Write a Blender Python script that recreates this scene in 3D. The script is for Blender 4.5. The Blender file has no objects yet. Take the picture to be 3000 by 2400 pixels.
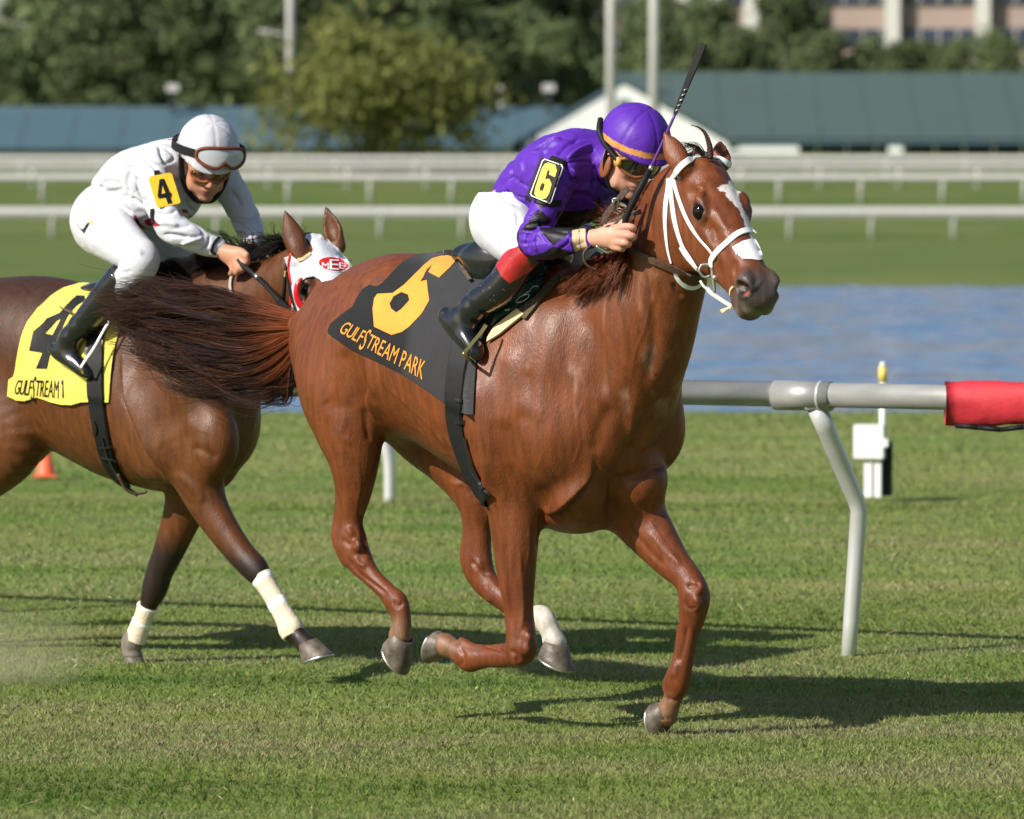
import bpy, bmesh, math, random
import numpy as np
from mathutils import Vector, Matrix
from mathutils.bvhtree import BVHTree

# ------------------------------------------------------------------ camera, sky, sun, exposure
scene = bpy.context.scene
COL = scene.collection
FPX, CX, CY, CAMZ, HORIZON = 16000.0, 1500.0, 1200.0, 1.935, 501.0
PITCH = math.atan((CY - HORIZON) / FPX)
cam_data = bpy.data.cameras.new('camera')
cam = bpy.data.objects.new('camera', cam_data)
COL.objects.link(cam)
cam.location = (0, 0, CAMZ)
cam.rotation_euler = (math.pi / 2 - PITCH, 0, 0)
cam_data.sensor_width = 36.0
cam_data.lens = FPX / 3000.0 * 36.0
cam_data.clip_end = 3000
cam_data.dof.use_dof = True
cam_data.dof.focus_distance = 18.75
cam_data.dof.aperture_fstop = 4.8
scene.camera = cam

SUN_EL = math.radians(36)
SUN_AZ = math.radians(-126)          # where the sun stands, clockwise from +Y (left and behind the camera)
world = bpy.data.worlds.new('World')
scene.world = world
world.use_nodes = True
wn = world.node_tree.nodes
sky = wn.new('ShaderNodeTexSky')
sky.sky_type = 'NISHITA'
sky.sun_disc = False
sky.sun_elevation = SUN_EL
sky.sun_rotation = SUN_AZ
sky.air_density = 1.0
sky.dust_density = 1.2
wn['Background'].inputs['Strength'].default_value = 0.075
world.node_tree.links.new(sky.outputs[0], wn['Background'].inputs['Color'])
sun_data = bpy.data.lights.new('sun', 'SUN')
sun_data.energy = 4.9
sun_data.angle = math.radians(0.5)
sun_data.color = (1.0, 0.94, 0.85)
sun = bpy.data.objects.new('sun', sun_data)
COL.objects.link(sun)
sun_dir = Vector((math.sin(SUN_AZ) * math.cos(SUN_EL), math.cos(SUN_AZ) * math.cos(SUN_EL), math.sin(SUN_EL)))
sun.rotation_euler = sun_dir.to_track_quat('Z', 'Y').to_euler()
scene.view_settings.view_transform = 'Standard'
scene.view_settings.look = 'None'
scene.view_settings.gamma = 1.0
scene.view_settings.exposure = 0.42
scene.view_settings.use_curve_mapping = False
scene.cycles.max_bounces = 5
scene.cycles.diffuse_bounces = 2
scene.cycles.glossy_bounces = 2
scene.cycles.transmission_bounces = 2
scene.cycles.volume_bounces = 2
scene.cycles.use_denoising = True

# ------------------------------------------------------------------ measuring helpers
CP, SP = math.cos(PITCH), math.sin(PITCH)
CAM = np.array([0, 0, CAMZ])

def ray(u, v):
    a = (u - CX) / FPX
    b = -(v - CY) / FPX
    return np.array([a, CP + b * SP, -SP + b * CP])

def at_depth(u, v, y):
    r = ray(u, v)
    return CAM + r * (y / r[1])

def on_ground(u, v, z=0.0):
    r = ray(u, v)
    return CAM + r * ((z - CAMZ) / r[2])

def project(P):
    P = np.asarray(P, dtype=float) - CAM
    fw = P[..., 1] * CP - P[..., 2] * SP
    up = P[..., 1] * SP + P[..., 2] * CP
    return CX + FPX * P[..., 0] / fw, CY - FPX * up / fw

class Frame:
    """A heading frame on the ground: s forward, l to the left, z up."""
    def __init__(self, heading, u0, depth):
        t = math.radians(heading)
        self.f = np.array([math.cos(t), -math.sin(t), 0.0])
        self.l = np.array([math.sin(t), math.cos(t), 0.0])
        self.o = np.array([(u0 - CX) / FPX * depth, depth, 0.0])
        self.rot = math.atan2(self.f[1], self.f[0])
    def pick(self, u, v, lat=0.0):
        r = ray(u, v)
        k = (lat - np.dot(CAM - self.o, self.l)) / np.dot(r, self.l)
        return self.to_local(CAM + k * r)
    def to_local(self, P):
        d = np.asarray(P) - self.o
        return np.stack([d @ self.f, d @ self.l, d[..., 2]], -1)
    def to_world(self, q):
        q = np.asarray(q, dtype=float)
        return self.o + q[..., 0:1] * self.f + q[..., 1:2] * self.l + q[..., 2:3] * np.array([0, 0, 1.0])
    def dir_world(self, q):
        q = np.asarray(q, dtype=float)
        return q[..., 0:1] * self.f + q[..., 1:2] * self.l + q[..., 2:3] * np.array([0, 0, 1.0])
    def place(self, ob):
        ob.location = self.o
        ob.rotation_euler = (0, 0, self.rot)

# ------------------------------------------------------------------ object helpers
def link(name, data, parent=None, mat=None):
    o = bpy.data.objects.new(name, data)
    COL.objects.link(o)
    if parent is not None:
        o.parent = parent
    if mat is not None and data is not None:
        data.materials.append(mat)
    return o

def tag(o, label, category=None, group=None, kind=None):
    if label: o['label'] = label
    if category: o['category'] = category
    if group: o['group'] = group
    if kind: o['kind'] = kind
    return o

def empty(name, label=None, category=None, group=None, loc=(0, 0, 0), rz=0.0):
    o = bpy.data.objects.new(name, None)
    COL.objects.link(o)
    o.location = loc
    o.rotation_euler = (0, 0, rz)
    tag(o, label, category, group)
    return o

def mesh_from(name, V, F, smooth=True):
    V = np.ascontiguousarray(V, dtype=np.float32)
    me = bpy.data.meshes.new(name)
    if isinstance(F, np.ndarray):
        n, k = F.shape
        me.vertices.add(len(V))
        me.vertices.foreach_set('co', V.ravel())
        me.loops.add(n * k)
        me.loops.foreach_set('vertex_index', F.astype(np.int32).ravel())
        me.polygons.add(n)
        me.polygons.foreach_set('loop_start', np.arange(0, n * k, k, dtype=np.int32))
        me.update(calc_edges=True)
    else:
        me.from_pydata([tuple(v) for v in V], [], F)
        me.update()
    if smooth:
        me.polygons.foreach_set('use_smooth', np.ones(len(me.polygons), dtype=bool))
    return me

class MB:
    """Mesh builder for hard things: collects boxes, tubes, lofts."""
    def __init__(self):
        self.v, self.f = [], []
    def add(self, V, F):
        b = len(self.v)
        self.v += [tuple(map(float, p)) for p in V]
        self.f += [tuple(i + b for i in q) for q in F]
        return self
    def box(self, c, d, R=None):
        c = np.array(c, float); d = np.array(d, float) / 2
        P = np.array([[x, y, z] for x in (-1, 1) for y in (-1, 1) for z in (-1, 1)]) * d
        if R is not None: P = P @ np.array(R).T
        return self.add(P + c, [(0, 1, 3, 2), (4, 6, 7, 5), (0, 4, 5, 1), (2, 3, 7, 6), (0, 2, 6, 4), (1, 5, 7, 3)])
    def tube(self, pts, r, n=10, cap=True):
        pts = np.array(pts, float)
        m = len(pts)
        r = np.broadcast_to(np.array(r, float), (m,))
        T = np.gradient(pts, axis=0)
        T /= np.linalg.norm(T, axis=1)[:, None] + 1e-12
        ref = np.array([0, 0, 1.0]) if abs(T[0][2]) < 0.9 else np.array([1.0, 0, 0])
        V = []
        u = None
        for i in range(m):
            u = ref - T[i] * np.dot(ref, T[i]) if u is None else u - T[i] * np.dot(u, T[i])
            u /= np.linalg.norm(u) + 1e-12
            w = np.cross(T[i], u)
            for j in range(n):
                a = 2 * math.pi * j / n
                V.append(pts[i] + r[i] * (math.cos(a) * u + math.sin(a) * w))
        Fc = [(i * n + j, i * n + (j + 1) % n, (i + 1) * n + (j + 1) % n, (i + 1) * n + j) for i in range(m - 1) for j in range(n)]
        if cap:
            Fc += [tuple(range(n - 1, -1, -1)), tuple((m - 1) * n + j for j in range(n))]
        return self.add(V, Fc)
    def build(self, name, mat=None, parent=None, smooth=False, bevel=0.0):
        me = mesh_from(name, np.array(self.v), self.f, smooth)
        if bevel > 0:
            bm = bmesh.new(); bm.from_mesh(me)
            bmesh.ops.bevel(bm, geom=[e for e in bm.edges], offset=bevel, segments=2, affect='EDGES', clamp_overlap=True)
            bm.to_mesh(me); bm.free()
        return link(name, me, parent, mat)

def smooth_path(P, n=8):
    """Catmull-Rom resampling of the rows of P (any number of columns)."""
    P = np.array(P, float)
    if len(P) < 3:
        t = np.linspace(0, 1, n + 1)[:, None]
        return P[0] * (1 - t) + P[-1] * t
    Q = np.vstack([2 * P[0] - P[1], P, 2 * P[-1] - P[-2]])
    out = []
    for i in range(1, len(Q) - 2):
        a, b, c, d = Q[i - 1], Q[i], Q[i + 1], Q[i + 2]
        for k in range(n):
            t = k / n
            out.append(0.5 * (2 * b + (c - a) * t + (2 * a - 5 * b + 4 * c - d) * t * t + (3 * b - a - 3 * c + d) * t ** 3))
    out.append(P[-1])
    return np.array(out)

# ------------------------------------------------------------------ implicit surfaces
class Field:
    """A distance field on a regular grid, built by smooth unions of tapered limbs, ellipsoids and lofts."""
    def __init__(self, lo, hi, h):
        self.lo = np.array(lo, float); self.h = h
        self.n = np.ceil((np.array(hi) - self.lo) / h).astype(int) + 1
        self.d = np.full(self.n, 9.0, np.float32)
        self.ax = [(self.lo[i] + np.arange(self.n[i]) * h).astype(np.float32) for i in range(3)]
    def window(self, lo, hi):
        a = np.clip(np.floor((np.array(lo) - self.lo) / self.h).astype(int), 0, self.n)
        b = np.clip(np.ceil((np.array(hi) - self.lo) / self.h).astype(int) + 1, 0, self.n)
        return tuple(slice(int(x), int(y)) for x, y in zip(a, b))
    def coords(self, w):
        return (self.ax[0][w[0]][:, None, None], self.ax[1][w[1]][None, :, None], self.ax[2][w[2]][None, None, :])
    def blend(self, w, b, k, mode='add'):
        a = self.d[w]
        if mode == 'add':
            if k <= 0: np.minimum(a, b, out=a); return
            hh = np.maximum(k - np.abs(a - b), 0) / k
            self.d[w] = np.minimum(a, b) - hh * hh * (k * 0.25)
        else:
            b = -b
            if k <= 0: np.maximum(a, b, out=a); return
            hh = np.maximum(k - np.abs(a - b), 0) / k
            self.d[w] = np.maximum(a, b) + hh * hh * (k * 0.25)
    def ellipsoid(self, c, r, R=None, k=0.03, mode='add'):
        """R: rows are the ellipsoid's own axes."""
        c = np.array(c, float); r = np.array(r, float)
        R = np.eye(3) if R is None else np.array(R, float)
        ext = np.sqrt(((R * r[:, None]) ** 2).sum(0)) + k + 3 * self.h
        w = self.window(c - ext, c + ext)
        x, y, z = self.coords(w)
        x = x - c[0]; y = y - c[1]; z = z - c[2]
        k0 = 0; k1 = 0
        for i in range(3):
            q = (R[i, 0] * x + R[i, 1] * y + R[i, 2] * z) / r[i]
            k0 = k0 + q * q; k1 = k1 + (q / r[i]) ** 2
        k0 = np.sqrt(k0)
        self.blend(w, (k0 * (k0 - 1) / np.sqrt(k1 + 1e-9)).astype(np.float32), k, mode)
    def chain(self, pts, k=0.03, sub=6, mode='add', uaxis=(0, 1, 0), spline=True):
        """pts rows: x, y, z, radius across uaxis plane (in-plane), radius along uaxis."""
        P = np.array(pts, float)
        if P.shape[1] == 4: P = np.hstack([P, P[:, 3:4]])
        if spline and len(P) > 2: P = smooth_path(P, sub)
        P[:, 3:] = np.maximum(P[:, 3:], 0.002)
        rmax = P[:, 3:].max(1)
        ext = rmax[:, None] + k + 3 * self.h
        W = self.window((P[:, :3] - ext).min(0), (P[:, :3] + ext).max(0))
        best = np.full(tuple(s.stop - s.start for s in W), 9.0, np.float32)
        ua = np.array(uaxis, float)
        for i in range(len(P) - 1):
            A, B = P[i, :3], P[i + 1, :3]
            L = np.linalg.norm(B - A)
            if L < 1e-6: continue
            t = (B - A) / L
            u = ua - t * np.dot(ua, t); u /= np.linalg.norm(u) + 1e-12
            v = np.cross(t, u)
            e = max(rmax[i], rmax[i + 1]) + k + 3 * self.h
            w = self.window(np.minimum(A, B) - e, np.maximum(A, B) + e)
            w = tuple(slice(max(a.start, b.start), min(a.stop, b.stop)) for a, b in zip(w, W))
            x, y, z = self.coords(w)
            x = x - A[0]; y = y - A[1]; z = z - A[2]
            q = x * t[0] + y * t[1] + z * t[2]
            tt = np.clip(q / L, 0, 1)
            q = q - tt * L
            rv = P[i, 3] + (P[i + 1, 3] - P[i, 3]) * tt
            ru = P[i, 4] + (P[i + 1, 4] - P[i, 4]) * tt
            qu = (x * u[0] + y * u[1] + z * u[2]); qv = (x * v[0] + y * v[1] + z * v[2])
            rm = np.minimum(ru, rv)
            a, b, c = qu / ru, qv / rv, q / rm
            k0 = np.sqrt(a * a + b * b + c * c)
            k1 = np.sqrt((a / ru) ** 2 + (b / rv) ** 2 + (c / rm) ** 2) + 1e-9
            dd = (k0 * (k0 - 1) / k1).astype(np.float32)
            lw = tuple(slice(a.start - b.start, a.stop - b.start) for a, b in zip(w, W))
            np.minimum(best[lw], dd, out=best[lw])
        self.blend(W, best, k, mode)
    def loft(self, st, k=0.05):
        """Torso: rows s, ztop, zbottom, half width, height of the widest point (0..1), power of the top, lateral centre."""
        st = smooth_path(st, 8)
        s = self.ax[0]
        zt, zb, w, zm, p, lc = [np.interp(s, st[:, 0], st[:, i])[:, None, None].astype(np.float32) for i in range(1, 7)]
        zc = zb + (zt - zb) * zm
        z = self.ax[2][None, None, :]; y = self.ax[1][None, :, None]
        up = z > zc
        rz = np.where(up, zt - zc, zc - zb)
        a = np.abs((y - lc) / w); b = np.abs(z - zc) / rz
        e = np.where(up, p, 2.0)
        k0 = np.sqrt(a ** 2 + b ** e) if False else (a ** e + b ** e) ** (1 / e)
        k1 = np.sqrt((a / w) ** 2 + (b / rz) ** 2) + 1e-6
        d = k0 * (k0 - 1) / k1
        out = np.maximum(st[0, 0] - s, s - st[-1, 0])[:, None, None]
        d = np.where(out > 0, np.maximum(d, out), d)
        self.blend((slice(None),) * 3, d.astype(np.float32), k)
    def mesh(self, relax=2):
        return surface_nets(self.d, self.lo, self.h, relax)

def surface_nets(d, lo, h, relax=2):
    ins = d < 0
    c = np.zeros(tuple(n - 1 for n in d.shape), np.uint8)
    for i in (0, 1):
        for j in (0, 1):
            for k in (0, 1):
                c += ins[i:i + c.shape[0], j:j + c.shape[1], k:k + c.shape[2]]
    act = np.argwhere((c > 0) & (c < 8))
    idx = np.full(c.shape, -1, np.int32)
    idx[tuple(act.T)] = np.arange(len(act))
    acc = np.zeros((len(act), 3)); cnt = np.zeros(len(act))
    corner = {(i, j, k): d[act[:, 0] + i, act[:, 1] + j, act[:, 2] + k] for i in (0, 1) for j in (0, 1) for k in (0, 1)}
    for a in corner:
        for ax in range(3):
            if a[ax]: continue
            b = list(a); b[ax] = 1; b = tuple(b)
            va, vb = corner[a], corner[b]
            m = (va < 0) != (vb < 0)
            t = va[m] / (va[m] - vb[m])
            p = np.tile(np.array(a, float), (m.sum(), 1)); p[:, ax] += t
            acc[m] += p; cnt[m] += 1
    V = lo + h * (act + acc / cnt[:, None])
    quads = []
    for ax in range(3):
        sl0 = [slice(1, -1)] * 3; sl1 = [slice(1, -1)] * 3
        sl0[ax] = slice(0, -1); sl1[ax] = slice(1, None)
        A, B = ins[tuple(sl0)], ins[tuple(sl1)]
        e = np.argwhere(A != B)
        if not len(e): continue
        flip = A[tuple(e.T)]
        off = np.ones(3, int); off[ax] = 0
        g = e + off
        o1, o2 = (ax + 1) % 3, (ax + 2) % 3
        q = []
        for (x, y) in ((0, 0), (1, 0), (1, 1), (0, 1)):
            t = g.copy(); t[:, o1] -= x; t[:, o2] -= y
            q.append(idx[tuple(t.T)])
        q = np.stack(q, 1)
        q[~flip] = q[~flip][:, ::-1]
        quads.append(q)
    Q = np.vstack(quads)
    Q = Q[(Q >= 0).all(1)]
    if relax: V = taubin(V, Q, relax)
    return V, Q

def edges_of(Q):
    k = Q.shape[1]
    return np.vstack([Q[:, [i, (i + 1) % k]] for i in range(k)])      # each edge twice, once per face: fine for averages

def taubin(V, Q, it, lam=0.55, mu=-0.5):
    E = edges_of(Q)
    deg = np.bincount(E.ravel(), minlength=len(V))[:, None]
    for _ in range(it):
        for f in (lam, mu):
            s = np.zeros_like(V)
            for c in range(3):
                s[:, c] = np.bincount(E[:, 0], V[E[:, 1], c], len(V)) + np.bincount(E[:, 1], V[E[:, 0], c], len(V))
            V = V + f * (s / np.maximum(deg, 1) - V)
    return V

def vertex_normals(V, Q):
    a, b, c, d = (V[Q[:, i]] for i in range(4))
    n = np.cross(c - a, d - b)
    N = np.zeros_like(V)
    for i in range(4):
        for k in range(3):
            N[:, k] += np.bincount(Q[:, i], n[:, k], len(V))
    return N / (np.linalg.norm(N, axis=1)[:, None] + 1e-12)

def poly_dist(U, W, poly):
    """Distance (in the same unit) from points U, W to a polyline, and the parameter along it."""
    P = np.array(poly, float)
    best = np.full(len(U), 1e9); par = np.zeros(len(U)); side = np.zeros(len(U))
    n = len(P) - 1
    for i in range(n):
        a, b = P[i], P[i + 1]
        dx, dy = b - a
        L = dx * dx + dy * dy + 1e-9
        t = np.clip(((U - a[0]) * dx + (W - a[1]) * dy) / L, 0, 1)
        ex, ey = U - (a[0] + t * dx), W - (a[1] + t * dy)
        dd = np.hypot(ex, ey)
        m = dd < best
        best[m] = dd[m]; par[m] = (i + t[m]) / n
        side[m] = np.sign(dx * ey[m] - dy * ex[m])
    return best, par, side

def noise3(P, scale, seed=0, octaves=3):
    """Cheap value noise on points (rows of P)."""
    rng = np.random.RandomState(seed)
    T = rng.rand(64, 64, 64).astype(np.float32) * 2 - 1
    out = np.zeros(len(P)); amp = 1.0; tot = 0
    S = np.broadcast_to(np.array(scale, float), (3,))
    for o in range(octaves):
        q = P * S * (2 ** o) + 17.3 * o
        i = np.floor(q).astype(int); f = q - i; f = f * f * (3 - 2 * f)
        v = 0
        for a in (0, 1):
            for b in (0, 1):
                for c in (0, 1):
                    wt = (f[:, 0] if a else 1 - f[:, 0]) * (f[:, 1] if b else 1 - f[:, 1]) * (f[:, 2] if c else 1 - f[:, 2])
                    v = v + wt * T[(i[:, 0] + a) % 64, (i[:, 1] + b) % 64, (i[:, 2] + c) % 64]
        out += amp * v; tot += amp; amp *= 0.5
    return out / tot

def sstep(a, b, x):
    t = np.clip((x - a) / (b - a), 0, 1)
    return t * t * (3 - 2 * t)

# ------------------------------------------------------------------ materials
def new_mat(name):
    m = bpy.data.materials.new(name)
    m.use_nodes = True
    nt = m.node_tree
    return m, nt, nt.nodes, nt.links, nt.nodes['Principled BSDF']

def plain(name, col, rough=0.5, metal=0.0, spec=0.5, noise=0.0, nscale=20.0, bump=0.0, bscale=60.0, sheen=0.0, coat=0.0, stretch=(1, 1, 1), trans=0.0):
    m, nt, N, L, b = new_mat(name)
    b.inputs['Roughness'].default_value = rough
    b.inputs['Metallic'].default_value = metal
    b.inputs['Specular IOR Level'].default_value = spec
    b.inputs['Coat Weight'].default_value = coat
    b.inputs['Coat Roughness'].default_value = 0.08
    b.inputs['Sheen Weight'].default_value = sheen
    b.inputs['Transmission Weight'].default_value = trans
    b.inputs['Base Color'].default_value = (*col, 1)
    if noise or bump:
        tc = N.new('ShaderNodeTexCoord'); mp = N.new('ShaderNodeMapping')
        mp.inputs['Scale'].default_value = stretch
        L.new(tc.outputs['Object'], mp.inputs['Vector'])
    if noise:
        t = N.new('ShaderNodeTexNoise'); t.inputs['Scale'].default_value = nscale; t.inputs['Detail'].default_value = 5
        L.new(mp.outputs[0], t.inputs['Vector'])
        r = N.new('ShaderNodeMapRange'); r.inputs[1].default_value = 0.3; r.inputs[2].default_value = 0.7
        r.inputs[3].default_value = 1 - noise; r.inputs[4].default_value = 1 + noise
        L.new(t.outputs['Fac'], r.inputs[0])
        mx = N.new('ShaderNodeVectorMath'); mx.operation = 'SCALE'; mx.inputs[0].default_value = col
        L.new(r.outputs[0], mx.inputs['Scale']); L.new(mx.outputs[0], b.inputs['Base Color'])
    if bump:
        t2 = N.new('ShaderNodeTexNoise'); t2.inputs['Scale'].default_value = bscale; t2.inputs['Detail'].default_value = 4
        L.new(mp.outputs[0], t2.inputs['Vector'])
        bp = N.new('ShaderNodeBump'); bp.inputs['Strength'].default_value = bump; bp.inputs['Distance'].default_value = 0.01
        L.new(t2.outputs['Fac'], bp.inputs['Height']); L.new(bp.outputs[0], b.inputs['Normal'])
    return m

def set_color(me, C, name='tint'):
    a = me.color_attributes.new(name, 'FLOAT_COLOR', 'POINT')
    C = np.hstack([np.asarray(C, np.float32), np.ones((len(C), 1), np.float32)])
    a.data.foreach_set('color', C.ravel())

def tinted(name, rough=0.45, spec=0.4, var=0.12, vscale=9.0, bump=0.15, bscale=180.0, stretch=(1, 1, 1), sheen=0.0, coat=0.0, sss=0.0, aniso_rough=0.0, bump2=0.0, b2scale=20.0):
    """Material that reads the markings from the 'tint' attribute and adds noise."""
    m, nt, N, L, b = new_mat(name)
    at = N.new('ShaderNodeAttribute'); at.attribute_name = 'tint'
    tc = N.new('ShaderNodeTexCoord'); mp = N.new('ShaderNodeMapping'); mp.inputs['Scale'].default_value = stretch
    L.new(tc.outputs['Object'], mp.inputs['Vector'])
    t = N.new('ShaderNodeTexNoise'); t.inputs['Scale'].default_value = vscale; t.inputs['Detail'].default_value = 7
    L.new(mp.outputs[0], t.inputs['Vector'])
    r = N.new('ShaderNodeMapRange'); r.inputs[1].default_value = 0.3; r.inputs[2].default_value = 0.7
    r.inputs[3].default_value = 1 - var; r.inputs[4].default_value = 1 + var
    L.new(t.outputs['Fac'], r.inputs[0])
    mx = N.new('ShaderNodeVectorMath'); mx.operation = 'SCALE'
    L.new(at.outputs['Color'], mx.inputs[0]); L.new(r.outputs[0], mx.inputs['Scale']); L.new(mx.outputs[0], b.inputs['Base Color'])
    if aniso_rough:
        rr = N.new('ShaderNodeMapRange'); rr.inputs[1].default_value = 0.35; rr.inputs[2].default_value = 0.65
        rr.inputs[3].default_value = rough - aniso_rough; rr.inputs[4].default_value = rough + aniso_rough
        t3 = N.new('ShaderNodeTexNoise'); t3.inputs['Scale'].default_value = vscale * 0.6; t3.inputs['Detail'].default_value = 6
        L.new(mp.outputs[0], t3.inputs['Vector']); L.new(t3.outputs['Fac'], rr.inputs[0]); L.new(rr.outputs[0], b.inputs['Roughness'])
    else:
        b.inputs['Roughness'].default_value = rough
    b.inputs['Specular IOR Level'].default_value = spec
    b.inputs['Sheen Weight'].default_value = sheen
    b.inputs['Sheen Roughness'].default_value = 0.4
    b.inputs['Coat Weight'].default_value = coat
    b.inputs['Coat Roughness'].default_value = 0.3
    if sss:
        b.inputs['Subsurface Weight'].default_value = sss
        b.inputs['Subsurface Radius'].default_value = (0.012, 0.005, 0.003)
        b.inputs['Subsurface Scale'].default_value = 0.5
    if bump:
        t2 = N.new('ShaderNodeTexNoise'); t2.inputs['Scale'].default_value = bscale; t2.inputs['Detail'].default_value = 3
        L.new(mp.outputs[0], t2.inputs['Vector'])
        bp = N.new('ShaderNodeBump'); bp.inputs['Strength'].default_value = bump; bp.inputs['Distance'].default_value = 0.006
        L.new(t2.outputs['Fac'], bp.inputs['Height']); L.new(bp.outputs[0], b.inputs['Normal'])
        if bump2:
            t4 = N.new('ShaderNodeTexNoise'); t4.inputs['Scale'].default_value = b2scale; t4.inputs['Detail'].default_value = 5; t4.inputs['Roughness'].default_value = 0.55
            L.new(tc.outputs['Object'], t4.inputs['Vector'])
            b4 = N.new('ShaderNodeBump'); b4.inputs['Strength'].default_value = bump2; b4.inputs['Distance'].default_value = 0.02
            L.new(t4.outputs['Fac'], b4.inputs['Height']); L.new(b4.outputs[0], bp.inputs['Normal'])
    return m
MAT = {}
MAT['wrap_white'] = plain('white_tape', (0.80, 0.80, 0.78), 0.6)
MAT['black_rubber'] = plain('black_rubber', (0.008, 0.008, 0.009), 0.6, spec=0.25)
# ------------------------------------------------------------------ ground, lake, far banks
def curve_ground(y):
    """Height of the ground along the line of sight."""
    ys = [-60, 0, 26, 31, 32.2, 33.4, 36, 44.0, 52.0, 58, 70, 108, 119, 123, 140, 170, 200, 212, 225, 240, 262, 300, 420, 1500]
    zs = [0, 0, 0, 0.0, -0.04, -0.10, -0.08, -0.16, -0.36, -0.75, -1.5, -1.5, -0.48, -0.25, -0.38, -0.50, -0.52, -0.02, 0.62, 1.32, 2.75, 3.1, 4.2, 9.0]
    return np.interp(y, ys, zs)

def nodes_ground(name, kind):
    m, nt, N, L, b = new_mat(name)
    tc = N.new('ShaderNodeTexCoord')
    def noise(scale, stretch, detail=5, rough=0.6):
        mp = N.new('ShaderNodeMapping'); mp.inputs['Scale'].default_value = stretch
        L.new(tc.outputs['Object'], mp.inputs['Vector'])
        t = N.new('ShaderNodeTexNoise'); t.inputs['Scale'].default_value = scale; t.inputs['Detail'].default_value = detail; t.inputs['Roughness'].default_value = rough
        L.new(mp.outputs[0], t.inputs['Vector']); return t
    def ramp(src, stops):
        r = N.new('ShaderNodeValToRGB'); e = r.color_ramp.elements
        while len(e) < len(stops): e.new(0.5)
        for k, (p, c) in enumerate(stops): e[k].position = p; e[k].color = (*c, 1)
        L.new(src.outputs['Fac'], r.inputs['Fac']); return r
    def mix(a, c, f, mode='MIX'):
        x = N.new('ShaderNodeMixRGB'); x.blend_type = mode
        for i, s in ((1, a), (2, c)):
            L.new(s.outputs[0], x.inputs[i])
        if isinstance(f, float): x.inputs[0].default_value = f
        else: L.new(f.outputs[0], x.inputs[0])
        return x
    fine = ramp(noise(22, (0.30, 1, 1), 8, .7), [(0.30, (0.120, 0.175, 0.042)), (0.52, (0.180, 0.250, 0.062)), (0.72, (0.255, 0.290, 0.100))])
    straw = ramp(noise(1.8, (0.22, 1.0, 1), 7, .65), [(0.42, (0.115, 0.190, 0.036)), (0.60, (0.290, 0.250, 0.110))])
    deep = ramp(noise(0.55, (0.35, 1.0, 1), 5, .6), [(0.42, (0.085, 0.180, 0.026)), (0.58, (0.240, 0.245, 0.080))])
    c = mix(fine, straw, 0.50); c = mix(c, deep, 0.45)
    # the far banks carry a duller, bluer sward than the course
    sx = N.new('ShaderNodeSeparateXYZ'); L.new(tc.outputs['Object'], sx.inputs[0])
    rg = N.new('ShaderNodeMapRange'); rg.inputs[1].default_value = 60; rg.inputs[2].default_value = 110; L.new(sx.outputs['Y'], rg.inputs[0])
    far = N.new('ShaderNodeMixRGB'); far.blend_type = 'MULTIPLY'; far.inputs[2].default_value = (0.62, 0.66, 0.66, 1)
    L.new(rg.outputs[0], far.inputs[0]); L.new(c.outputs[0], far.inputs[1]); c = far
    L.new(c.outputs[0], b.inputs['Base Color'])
    b.inputs['Roughness'].default_value = 0.9; b.inputs['Specular IOR Level'].default_value = 0.15
    bp = N.new('ShaderNodeBump'); bp.inputs['Strength'].default_value = 0.6; bp.inputs['Distance'].default_value = 0.03
    L.new(noise(45, (0.6, 1, 1), 6, .75).outputs['Fac'], bp.inputs['Height']); L.new(bp.outputs[0], b.inputs['Normal'])
    return m

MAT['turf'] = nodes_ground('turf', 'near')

def build_ground():
    ys = np.r_[np.linspace(-60, 10, 8), np.linspace(12, 60, 150), np.linspace(62, 130, 50), np.linspace(135, 330, 70), np.linspace(350, 1500, 30)]
    V, F = [], []
    nx = 61
    for y in ys:
        half = 30 + abs(y) * 0.55
        xs = np.linspace(-half, half, nx)
        for x in xs:
            z = curve_ground(y)
            if 20 < y < 60: z += 0.0
            pass
            if 118 < y < 300: z += 0.04 * math.sin(x * 0.13 + y * 0.05)
            V.append((x, y, z))
    for j in range(len(ys) - 1):
        for i in range(nx - 1):
            a = j * nx + i
            F.append((a, a + 1, a + nx + 1, a + nx))
    o = link('ground', mesh_from('ground', np.array(V), F), None, MAT['turf'])
    tag(o, 'turf course and grassy banks', kind='structure')
    return o
ground = build_ground()

def water_mat():
    m, nt, N, L, b = new_mat('lake_water')
    b.inputs['Base Color'].default_value = (0.075, 0.145, 0.280, 1)
    b.inputs['Roughness'].default_value = 0.07
    b.inputs['IOR'].default_value = 1.33
    tc = N.new('ShaderNodeTexCoord')
    hs = []
    for sc, st, w in ((0.55, (0.5, 1, 1), 1.0), (2.6, (0.5, 1, 1), 0.5)):
        mp = N.new('ShaderNodeMapping'); mp.inputs['Scale'].default_value = st
        L.new(tc.outputs['Object'], mp.inputs['Vector'])
        t = N.new('ShaderNodeTexNoise'); t.inputs['Scale'].default_value = sc; t.inputs['Detail'].default_value = 4
        L.new(mp.outputs[0], t.inputs['Vector']); hs.append((t, w))
    ad = N.new('ShaderNodeMath'); ad.operation = 'MULTIPLY_ADD'; ad.inputs[1].default_value = 0.35
    L.new(hs[1][0].outputs['Fac'], ad.inputs[0]); L.new(hs[0][0].outputs['Fac'], ad.inputs[2])
    bp = N.new('ShaderNodeBump'); bp.inputs['Strength'].default_value = 0.35; bp.inputs['Distance'].default_value = 0.25
    L.new(ad.outputs[0], bp.inputs['Height']); L.new(bp.outputs[0], b.inputs['Normal'])
    return m
MAT['water'] = water_mat()
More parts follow.
